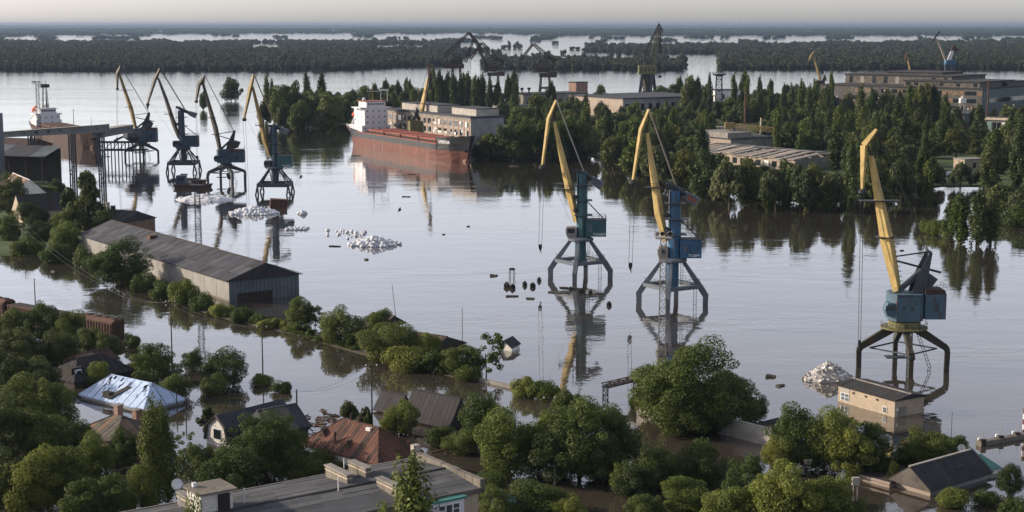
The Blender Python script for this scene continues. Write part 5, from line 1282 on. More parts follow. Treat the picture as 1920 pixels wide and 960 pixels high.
    b.walls(.9, 'wood_dark'); b.hip(1.0, 3.9, b.la * .42, 'tar_dark', 10, .3, along='c'); d = b.slab('dormer', b.la * .2, b.la * .62, b.lc * .06, b.lc * .24, 1.0, 3.0, 'wood_dark'); b.slab('window', b.la * .15, b.la * .2, b.lc * .1, b.lc * .2, 1.3, 2.7, 'white_paint', d); b.slab('pane', b.la * .13, b.la * .15, b.lc * .12, b.lc * .18, 1.5, 2.5, 'glass_dark', d)
    b = Block('rust_roof_shed', 'low shed with brown roof left of the dark hipped roof', 'shed', (130, 682), (165, 690), (215, 676), .4)
    b.walls(.8, 'wood'); b.gable('c', .9, 2.4, ('rust_dark', 'wood'), 8)
    # dark gabled roofs in the middle water
    b = Block('dark_gable_house', 'flooded house showing only its steep dark gabled roof, larger of two', 'house', (774, 780), (842, 803), (872, 790), .3)
    b.gable('a', .3, 4.4, ('tar_dark', 'asbestos_dark', 'tar_dark'), 12, .3, wallm='wood_dark', rnd=random.Random(1))
    b = Block('dark_gable_house', 'flooded house showing only its dark gabled roof, smaller one at left', 'house', (712, 766), (744, 777), (768, 768), .3)
    b.gable('a', .3, 3.0, ('tar_dark', 'asbestos_dark'), 8, .3, wallm='wood_dark', rnd=random.Random(2))
    b = Block('brown_roof_shed', 'drowned shed with low brown roof among bushes left of the bent tree', 'shed', (752, 650), (800, 662), (852, 640), .3)
    b.gable('a', .3, 2.4, ('rust_dark', 'wood_grey'), 9, .3, wallm='wood_dark')
    b = Block('broken_shed', 'broken grey shed roof between the round bushes on the embankment', 'shed', (690, 610), (715, 618), (742, 606), .3)
    b.gable('a', .6, 2.6, ('wood_grey', 'wood'), 7, .3, wallm='wood_dark')
    # floating little house
    P = gp(957, 655); o = empty('floating_hut', P, 'tiny white hut with green roof drifting tilted in open water', 'hut'); o.rotation_euler = (.12, -.16, -.62)
    W, L, h, hr = 1.25, 1.3, .7, 2.0
    MB().prism([(-W, -L, -.8), (W, -L, -.8), (W, -L, h), (0, -L, hr), (-W, -L, h)], (0, 0, 0), (0, 2 * L, 0)).build('wall', 'plaster_white', o)
    for s in (-1, 1):
        for i in range(5):
            y0, y1 = -L - .3 + (2 * L + .6) * i / 5, -L - .3 + (2 * L + .6) * (i + 1) / 5 - .03
            MB().hexa([(s * (W + .3), y0, h - .2), (s * (W + .3), y1, h - .2), (0, y1, hr + .08), (0, y0, hr + .08), (s * (W + .3), y0, h - .1), (s * (W + .3), y1, h - .1), (0, y1, hr + .18), (0, y0, hr + .18)]).build('roof_sheet', 'portal_dark' if s < 0 else 'steel_dark', o)  # lit left slope and shaded right slope put into the sheet colours
    # square brick house at the right
    b = Block('brick_house', 'flat-topped cream brick house standing in water before the nearest crane', 'house', (1572, 752), (1677, 783), (1731, 773), 0)
    h = 2.75; w = b.walls(h, 'tan_brick'); b.gable('a', h, h + .6, 'tar_dark', 12, .35, 1, wallm='tar_dark', ridge='concrete')
    wn_ = b.slab('window', b.la * .80, b.la * .95, -.1, -.02, .4, 1.7, 'white_paint')
    for i in range(2):
        for j in range(2): b.slab('pane', b.la * (.81 + .07 * i), b.la * (.865 + .07 * i), -.14, -.08, .5 + .6 * j, 1.0 + .6 * j, 'blue_wall', wn_)
    wn_ = b.slab('window', b.la * .13, b.la * .2, -.1, -.02, .3, 1.3, 'white_paint'); b.slab('pane', b.la * .14, b.la * .19, -.14, -.08, .4, 1.2, 'glass_dark', wn_)
    b.slab('sign_board', b.la * .8, b.la * .98, -.06, -.01, 1.9, 2.4, 'concrete_pale', w)
    for f in (.3, .5, .72): b.slab('vent_hole', b.la * f - .25, b.la * f + .25, -.06, .0, 1.9, 2.2, 'wood_dark', w)
    b.slab('door', -.06, .02, b.lc * .12, b.lc * .4, -1, 1.5, 'concrete', w); b.slab('window', -.06, .02, b.lc * .05, b.lc * .25, 1.0, 1.4, 'plaster_white', w)
    # sunken house with pink gable
    b = Block('sunken_house', 'sunken house with dark gabled roof and pink gable wall, bottom right', 'house', (1676, 906), (1744, 928), (1840, 892), .2)
    b.slab('wall', .1, b.la - .1, .1, b.lc, -1, .9, 'plaster_grey'); W = b.la
    MB().prism([b.p(0, .0, -.5), b.p(W, .0, -.5), b.p(W, 0, .8), b.p(W / 2, 0, 3.0), b.p(0, 0, .8)], Vector((0, 0, 0)), b.p(0, .2, 0)).build('gable_wall', 'plaster_pink', b.r)
    rf = b.gable('c', .85, 3.3, ('tar_dark', 'asbestos_dark'), 10, .4, wallm='wood_grey', ridge='concrete_pale')
    b.slab('skylight', b.la * .18, b.la * .36, b.lc * .55, b.lc * .7, 1.65, 2.3, 'asbestos', rf)
    for i in (0, 1): MB().beam(b.p(-.45 if i == 0 else W + .45, b.lc + .45, .95), b.p(W / 2, b.lc + .45, 3.45), .14, .2).build('barge_board', 'blue_wall', rf)
    b = Block('flat_roof_shed', 'low dark flat roof with pink edge beside the sunken house', 'shed', (1592, 888), (1668, 912), (1740, 884), .3)
    b.slab('wall', .2, b.la, .2, b.lc, -1, .6, 'plaster_pink'); b.slab('roof_edge', -.1, b.la + .1, -.12, .02, .55, .85, 'plaster_pink'); b.slab('roof', -.1, b.la + .1, 0.03, b.lc, .6, .85, 'wood_dark')
    b = Block('green_roof_shed', 'shed with teal green roof right of the sunken house', 'shed', (1806, 872), (1842, 886), (1872, 880), .5)
    b.slab('wall', .1, b.la, .1, b.lc, -1, .7, 'plaster_white'); b.sheet('roof_sheet', [b.p(-.3, -.3, .7), b.p(-.3, b.lc + .3, .7), b.p(b.la, b.lc + .3, 1.6), b.p(b.la, -.3, 1.6)], 'green_metal', b.r, .1)
    b = Block('blue_roof_shed', 'little shed with blue sheet roof at the bottom edge beside the apartment block', 'shed', (930, 946), (946, 962), (985, 950), 1.2)
    b.walls(1.6, 'plaster_white'); b.gable('a', 1.6, 2.6, 'blue', 6, .3)
houses()

def apartment():
    z = 14.0
    b = Block('apartment_block', 'flat-roofed apartment block with grey felt roof and white bay window, bottom centre', 'building', (787, 855), (897, 908), (642, 966), z)
    # 'a' runs back to the far right corner, 'c' runs left along the front
    la, lc = b.la, 62.0; rnd = random.Random(12)
    w = b.slab('wall', 0, la, 0, lc, -1.5, z - .5, 'tan_brick')
    b.slab('side_wall', .1, la - .1, -.06, .02, -1.5, z - .6, 'concrete')
    n = 13       # felt strips from eave to eave, in two falls
    zf = lambda i: z + .15 - .5 * abs(i - la / 2) / (la / 2)
    for k in range(n):
        i0, i1 = -.5 + (la + 1) * k / n, -.5 + (la + 1) * (k + 1) / n - .03
        cuts = sorted([0, lc] + [rnd.uniform(3, lc - 3) for _ in range(5)])
        for j0, j1 in zip(cuts[:-1], cuts[1:]):
            b.sheet('felt_strip', [b.p(i0, j0, zf(i0)), b.p(i1, j0, zf(i1)), b.p(i1, j1 - .03, zf(i1)), b.p(i0, j1 - .03, zf(i0))], rnd.choice(('tar_roof', 'tar_roof', 'tar_roof_pale', 'tar_roof_dark')), w, .08 + rnd.uniform(0, .05))
    for k in range(9):
        f = la * (k + .5) / 9; 
    MB().beam(b.p(la / 2, 0, z + .29), b.p(la / 2, lc, z + .29), .25, .06).build('ridge_strip', 'tar_dark', w)
    b.slab('eave_fascia', -.62, -.45, -.3, lc, z - .75, z - .2, 'wood_grey', w); b.slab('eave_fascia', la + .45, la + .6, -.3, lc, z - .75, z - .2, 'concrete', w)
    # parapet on the right end
    for k in range(9):
        i0, i1 = -.4 + (la + .8) * k / 9, -.4 + (la + .8) * (k + 1) / 9 - .05; b.slab('parapet_block', i0, i1, -.55, .05, z - .6, z + .55 + rnd.uniform(0, .06), 'old_concrete', w)
    b.slab('corner_post', la - .2, la + .5, -.6, .2, z - .4, z + 1.3, 'concrete_pale')
    # vent stacks
    for jj, i0, i1 in ((.168, .60, .97), (.124, .68, .97), (.135, .1, .4), (.43, .70, .98)):
        v = b.slab('vent_stack', la * i0, la * i1, lc * jj, lc * jj + .6, z - .2, z + .95, 'old_concrete'); b.slab('stack_cap', la * i0 - .12, la * i1 + .12, lc * jj - .12, lc * jj + .72, z + .95, z + 1.1, 'concrete', v)
        b.slab('stack_ledge', la * i0 - .06, la * i1 + .06, lc * jj - .06, lc * jj + .66, z + .6, z + .68, 'plaster_cream', v)
    # stair hutch with satellite dish
    h = b.slab('stair_hutch', la * .52, la * .78, lc * .387, lc * .44, z - .2, z + 2.1, 'white_brick'); b.slab('hutch_roof', la * .49, la * .81, lc * .381, lc * .446, z + 2.1, z + 2.3, 'old_concrete', h); b.slab('door', la * .52 - .05, la * .52 + .02, lc * .392, lc * .412, z, z + 1.9, 'wood_dark', h)
    b.slab('hutch_vent', la * .7, la * .73, lc * .43, lc * .436, z + 2.3, z + 2.7, 'white_paint', h)
    p = b.p(la * .83, lc * .448, z); mast = MB().tube(p, p + Vector((0, 0, 2.5)), .06, .06, 6).build('dish_mast', 'white_paint', b.r)
    d = MB().lathe((0, 0, 0), [(.04, -.11), (.28, -.08), (.54, .02), (.56, .035), (.28, -.055), (.05, -.07)], 20).build('satellite_dish', 'white_paint', b.r, True); d.matrix_local = Matrix.Translation(p + Vector((-.1, -.25, 2.4))) @ Matrix.Rotation(R(72), 4, 'X') @ Matrix.Rotation(.3, 4, 'Z')
    for j, i in ((.375, .78), (.36, .6), (.15, .9), (.21, .45)): MB().tube(b.p(la * i, lc * j, z), b.p(la * i, lc * j, z + 1.7), .06, .06, 5).build('antenna', 'white_paint', b.r)
    # bay window on the front wall
    # the front wall faces the camera side along 'c'
    J0 = 2.6
    bay = b.slab('bay_window', -1.3, -.02, J0, J0 + 3.5, z - 3.9, z - .6, 'white_paint')
    b.slab('bay_roof', -1.55, 0, J0 - .2, J0 + 3.7, z - .6, z - .38, 'green_metal', bay)
    for k in range(3):
        j0 = J0 + .55 + .85 * k; fr = b.slab('window_frame', -1.36, -1.29, j0, j0 + .8, z - 2.6, z - .9, 'letter_white', bay)
        b.slab('pane', -1.40, -1.35, j0 + .08, j0 + .72, z - 2.5, z - (1.55 if k != 1 else 1.0), 'glass_dark', bay)
        if k != 1: b.slab('pane', -1.40, -1.35, j0 + .08, j0 + .72, z - 1.45, z - 1.0, 'glass_dark', bay)
    for k in range(6): b.slab('bay_panel', -1.34, -1.29, J0 + .05 + .58 * k, J0 + .55 + .58 * k, z - 3.9, z - 2.7, 'letter_white', bay)
    for k in range(5):
        j0 = lc * (.24 + .14 * k); b.slab('balcony', -1.3, -.02, j0, j0 + 4, z - 4.2, z - 3.2, 'blue_wall'); 
        wf = b.slab('window', -.08, .02, j0 + .5, j0 + 3.5, z - 3.1, z - 1.6, 'white_paint'); b.slab('pane', -.12, -.06, j0 + .65, j0 + 1.9, z - 3.0, z - 1.7, 'glass_dark', wf); b.slab('pane', -.12, -.06, j0 + 2.05, j0 + 3.35, z - 3.0, z - 1.7, 'glass_dark', wf)
apartment()
# ------------------------------------------------------------------ trees on the peninsula
NO_TREE = [  # (u0, u1, row0, row1) of tree feet: buildings and clearings kept free
    (738, 900, 225, 330), (880, 960, 236, 290), (640, 740, 226, 330), (745, 1010, 206, 222), (968, 1070, 200, 214), (1060, 1110, 188, 222), (1128, 1290, 196, 232),
    (1325, 1560, 290, 352), (1330, 1440, 236, 290), (1690, 1925, 183, 236), (1560, 1690, 183, 222), (1690, 1860, 246, 262), (1860, 1960, 250, 278), (1740, 1850, 300, 345), (1335, 1372, 190, 225)]
def shore_row(u): return float(np.interp(u, [a for a, b in SHORE], [b for a, b in SHORE]))
def back_row(u): return float(np.interp(u, [a for a, b in BACK[::-1]], [b for a, b in BACK[::-1]]))
def where(u, v):
    if u < 640: return 'on the point left of the cargo ship'
    if u < 755: return 'in the grove behind the cargo ship'
    if u < 1060: return 'round the pink factory'
    if u < 1330: return 'on the shore behind the two middle cranes'
    if u < 1620: return 'round the collapsed hall at the right'
    return 'in the wood at the right below the ruined factory'
ZONES = [(640, 'on the point left of the cargo ship'), (755, 'behind the cargo ship'), (900, 'behind the pink factory'), (1000, 'right of the pink factory'), (1060, 'left of the centre crane'), (1130, 'behind the centre crane'), (1200, 'between the two middle cranes'), (1260, 'below the pale storage tank'), (1330, 'right of the blue crane'), (1400, 'below the yellow girder'), (1480, 'by the collapsed hall'), (1560, 'right of the collapsed hall'), (1620, 'left of the nearest crane jib'), (1680, 'behind the nearest crane jib'), (1760, 'right of the nearest crane jib'), (1850, 'near the white boat hulls'), (9999, 'at the right edge')]
def place(u, v):
    z = next(t for a, t in ZONES if u < a)
    return ('at the water edge ' if v > shore_row(u) - 14 else ('far back ' if v < 226 else 'in mid wood ')) + z
def peninsula():
    rnd = random.Random(21); seen = []
    v = 190.0
    while v < 384:
        y = gp(960, v).y; k = F / (y * CT + H * ST)
        step = 12.0 * k
        u = 535 + rnd.uniform(0, step)
        while u < 1990:
            uu, vv = u + rnd.uniform(-.4, .4) * step, v + rnd.uniform(-3, 3)
            u += step * rnd.uniform(.7, 1.25)
            if vv > shore_row(uu) + 7 or vv < back_row(uu) + 2: continue
            if any(a < uu < b and c < vv < d for a, b, c, d in NO_TREE): continue
            edge = vv > shore_row(uu) - 10
            x = rnd.random(); p = gp(uu, vv, .2)
            if uu < 640: kd = 'poplar' if x < .12 else 'far_broad'
            elif uu < 1060: kd = 'poplar' if x < .3 else 'far_broad'
            elif edge: kd = 'willow' if x < .55 else ('far_broad' if x < .9 else 'poplar')
            else: kd = 'poplar' if x < .30 else ('willow' if x < .52 else 'far_broad')
            if kd == 'poplar': h, w = rnd.uniform(11, 21), rnd.uniform(4.5, 7.5)
            elif kd == 'willow': h, w = rnd.uniform(7, 15), rnd.uniform(9, 14)
            else: h, w = rnd.uniform(6, 15), rnd.uniform(8, 16)
            # keep the low front edge low so that the yard behind shows
            if 1320 < uu < 1570 and vv > 345: h = min(h, 11.5)
            if 1560 < uu and vv < 262: h = min(h, 13)
            nm = {'poplar': 'slender dark poplar', 'willow': 'drooping willow', 'far_broad': 'round leafy tree'}[kd]
            pl = where(uu, vv)
            tree(kd, p, h, w, nm + ' ' + place(uu, vv), nm + 's ' + pl)
        v += max(5.0, 20.5 * (v - 46) ** 2 / (H * F) * 1.0)
peninsula()
# single poplars that mark the skyline, each list counted from the left
ORD = ['first', 'second', 'third', 'fourth', 'fifth', 'sixth', 'seventh', 'eighth', 'ninth', 'tenth', 'eleventh', 'twelfth', 'thirteenth', 'fourteenth', 'fifteenth', 'sixteenth', 'seventeenth', 'eighteenth']
for i, (u, vb, vt, w) in enumerate(sorted([(812, 207, 124, 17), (824, 208, 131, 16), (838, 208, 135, 16), (852, 209, 139, 16), (866, 208, 137, 17), (879, 209, 136, 18), (891, 210, 141, 17), (906, 210, 139, 18), (918, 212, 148, 16), (930, 212, 151, 16), (960, 206, 133, 20), (952, 208, 140, 14), (1032, 212, 153, 20), (968, 212, 150, 14)])):
    ptree('poplar', u, vb, vt, w * 1.15, ORD[i] + ' poplar of the tall row behind the pink factory', 'poplar row behind the pink factory')
for i, (u, vb, vt, w) in enumerate(sorted([(577, 222, 135, 20), (607, 222, 135, 22), (500, 225, 140, 16), (514, 228, 150, 18)])):
    ptree('poplar', u, vb, vt, w, ORD[i] + ' tall poplar on the point left of the cargo ship', 'poplars on the point left of the ship')
for i, (u, vb, vt, w) in enumerate(sorted([(1330, 215, 138, 13), (1375, 218, 138, 14), (1391, 218, 131, 15), (1401, 220, 138, 13), (1422, 224, 143, 16), (1500, 235, 150, 18), (1482, 232, 158, 14), (1531, 225, 150, 20), (1560, 215, 132, 12), (1308, 218, 146, 20), (1442, 230, 165, 14), (1512, 240, 160, 18), (1465, 236, 168, 13)])):
    ptree('poplar', u, vb + 4, vt, w * 1.1, ORD[i] + ' tall dark poplar on the skyline right of the green crane', 'poplars right of the green crane')
for u, vb, vt, w, lab in ((1288, 222, 141, 36, 'broad dark tree on the skyline right of the green crane'), (1010, 234, 175, 40, 'broad tree behind the centre crane top')):
    ptree('far_broad', u, vb, vt, w, lab)
for i, (u, vb, vt, w) in enumerate(sorted([(1800, 458, 365, 40), (1830, 462, 355, 46), (1858, 460, 362, 34), (1780, 448, 375, 30)])):
    ptree('poplar', u, vb, vt, w, ORD[i] + ' poplar of the dark clump standing in water at the right', 'poplar clump in the water at right')
for i, (u, vb, vt, w) in enumerate(sorted([(1595, 400, 262, 30), (1728, 375, 275, 30), (1742, 382, 300, 26), (1850, 360, 268, 34), (1905, 352, 235, 34), (1475, 392, 330, 30), (1440, 396, 335, 26), (1548, 398, 340, 28), (1520, 395, 320, 28)])):
    ptree('poplar', u, vb, vt, w, ORD[i] + ' tall poplar standing in the flood along the right shore', 'poplars in the flood at right')
for i, (u, vb, vt, w, kd) in enumerate(sorted([(1150, 318, 255, 60, 'willow'), (1195, 335, 262, 66, 'far_broad'), (1235, 350, 270, 70, 'willow'), (1330, 374, 282, 74, 'far_broad'), (1368, 388, 286, 76, 'willow'), (1408, 386, 296, 60, 'far_broad'), (1430, 378, 300, 48, 'willow'), (1475, 380, 302, 54, 'far_broad'), (1530, 384, 306, 52, 'far_broad'), (1285, 352, 280, 60, 'far_broad'), (1455, 394, 306, 60, 'willow'), (1500, 396, 304, 64, 'willow'), (1565, 394, 315, 60, 'willow'), (1640, 385, 300, 60, 'far_broad'), (1690, 380, 290, 66, 'willow'), (1880, 400, 345, 60, 'far_broad'), (1912, 410, 340, 60, 'willow')])):
    ptree(kd, u, vb, vt, w, ORD[i] + ' leafy half drowned tree along the harbour shore at right', 'half drowned trees along the right shore')
for i, (u, vb, vt, w) in enumerate(sorted([(1755, 440, 415, 40), (1738, 436, 418, 34), (1900, 425, 395, 50), (1775, 445, 420, 30)])):
    ptree('bush', u, vb, vt, w, ORD[i] + ' green bush on the spit beside the poplar clump at right', 'bushes on the right spit', cat='bush')
for i, (u, vb, vt, w, kd) in enumerate(sorted([(525, 240, 165, 50, 'far_broad'), (548, 238, 155, 56, 'far_broad'), (590, 240, 172, 60, 'far_broad'), (620, 244, 176, 56, 'far_broad'), (535, 244, 190, 46, 'willow'), (562, 246, 190, 44, 'far_broad'), (640, 230, 178, 44, 'far_broad'), (600, 246, 200, 40, 'willow'), (495, 238, 186, 34, 'willow')])):
    ptree(kd, u, vb, vt, w, ORD[i] + ' dark leafy tree in water on the point left of the cargo ship', 'drowned trees on the point left of the ship')
for i, (u, vb, vt, w, kd) in enumerate(sorted([(920, 300, 250, 50, 'far_broad'), (948, 302, 236, 56, 'far_broad'), (985, 300, 225, 60, 'far_broad'), (1022, 298, 220, 60, 'willow'), (1065, 296, 220, 66, 'far_broad'), (1098, 296, 230, 52, 'far_broad'), (965, 304, 262, 46, 'willow'), (900, 298, 268, 30, 'far_broad'), (1045, 300, 250, 40, 'far_broad')])):
    ptree(kd, u, vb, vt, w, ORD[i] + ' dark leafy tree on the shore between pink factory and centre crane', 'trees between the factory and the centre crane')
ptree('far_broad', 434, 190, 146, 40, 'lone round tree rising from open river left of the point')
ptree('far_broad', 382, 206, 172, 18, 'small tree in the river just behind the third crane jib')
ptree('far_broad', 722, 195, 149, 18, 'small tree with round top on the shore left of the quay crane jib')

for i, (u, vb, vt, w) in enumerate(sorted([(1592, 244, 168, 22), (1612, 246, 160, 24), (1636, 248, 166, 24), (1658, 246, 158, 26), (1682, 250, 172, 24), (1706, 244, 158, 26), (1728, 246, 152, 28), (1750, 246, 160, 26), (1770, 250, 176, 22)])):
    ptree('poplar' if i % 3 else 'willow', u, vb, vt, w * (1.1 if i % 3 else 1.6), ORD[i] + ' tree of the screen in front of the ruined factory', 'trees screening the ruined factory')
for i, (u, vb, vt, w) in enumerate(sorted([(1795, 262, 222, 40), (1835, 268, 232, 44), (1880, 285, 236, 40), (1760, 268, 226, 40), (1720, 272, 232, 40)])):
    ptree('far_broad', u, vb, vt, w, ORD[i] + ' leafy tree in front of the long low workshops at right', 'trees before the workshops')
sr = random.Random(77); EMB = [(185, 503), (250, 534), (330, 564), (420, 594), (500, 613), (560, 624), (620, 642), (700, 664), (790, 686), (880, 708)]
for i in range(62):
    f = (i + sr.random()) / 62 * (len(EMB) - 1); a, b = EMB[int(f)], EMB[min(len(EMB) - 1, int(f) + 1)]; t = f - int(f)
    tree('bush', gp(a[0] + (b[0] - a[0]) * t + sr.uniform(-6, 6), a[1] + (b[1] - a[1]) * t + sr.uniform(-5, 3), 0), sr.uniform(.5, 1.9), sr.uniform(1.6, 4.6), 'low scrub bush on the flooded embankment ' + ('before the warehouse' if f < 4 else 'right of the warehouse'), 'low scrub along the embankment', 'bush')
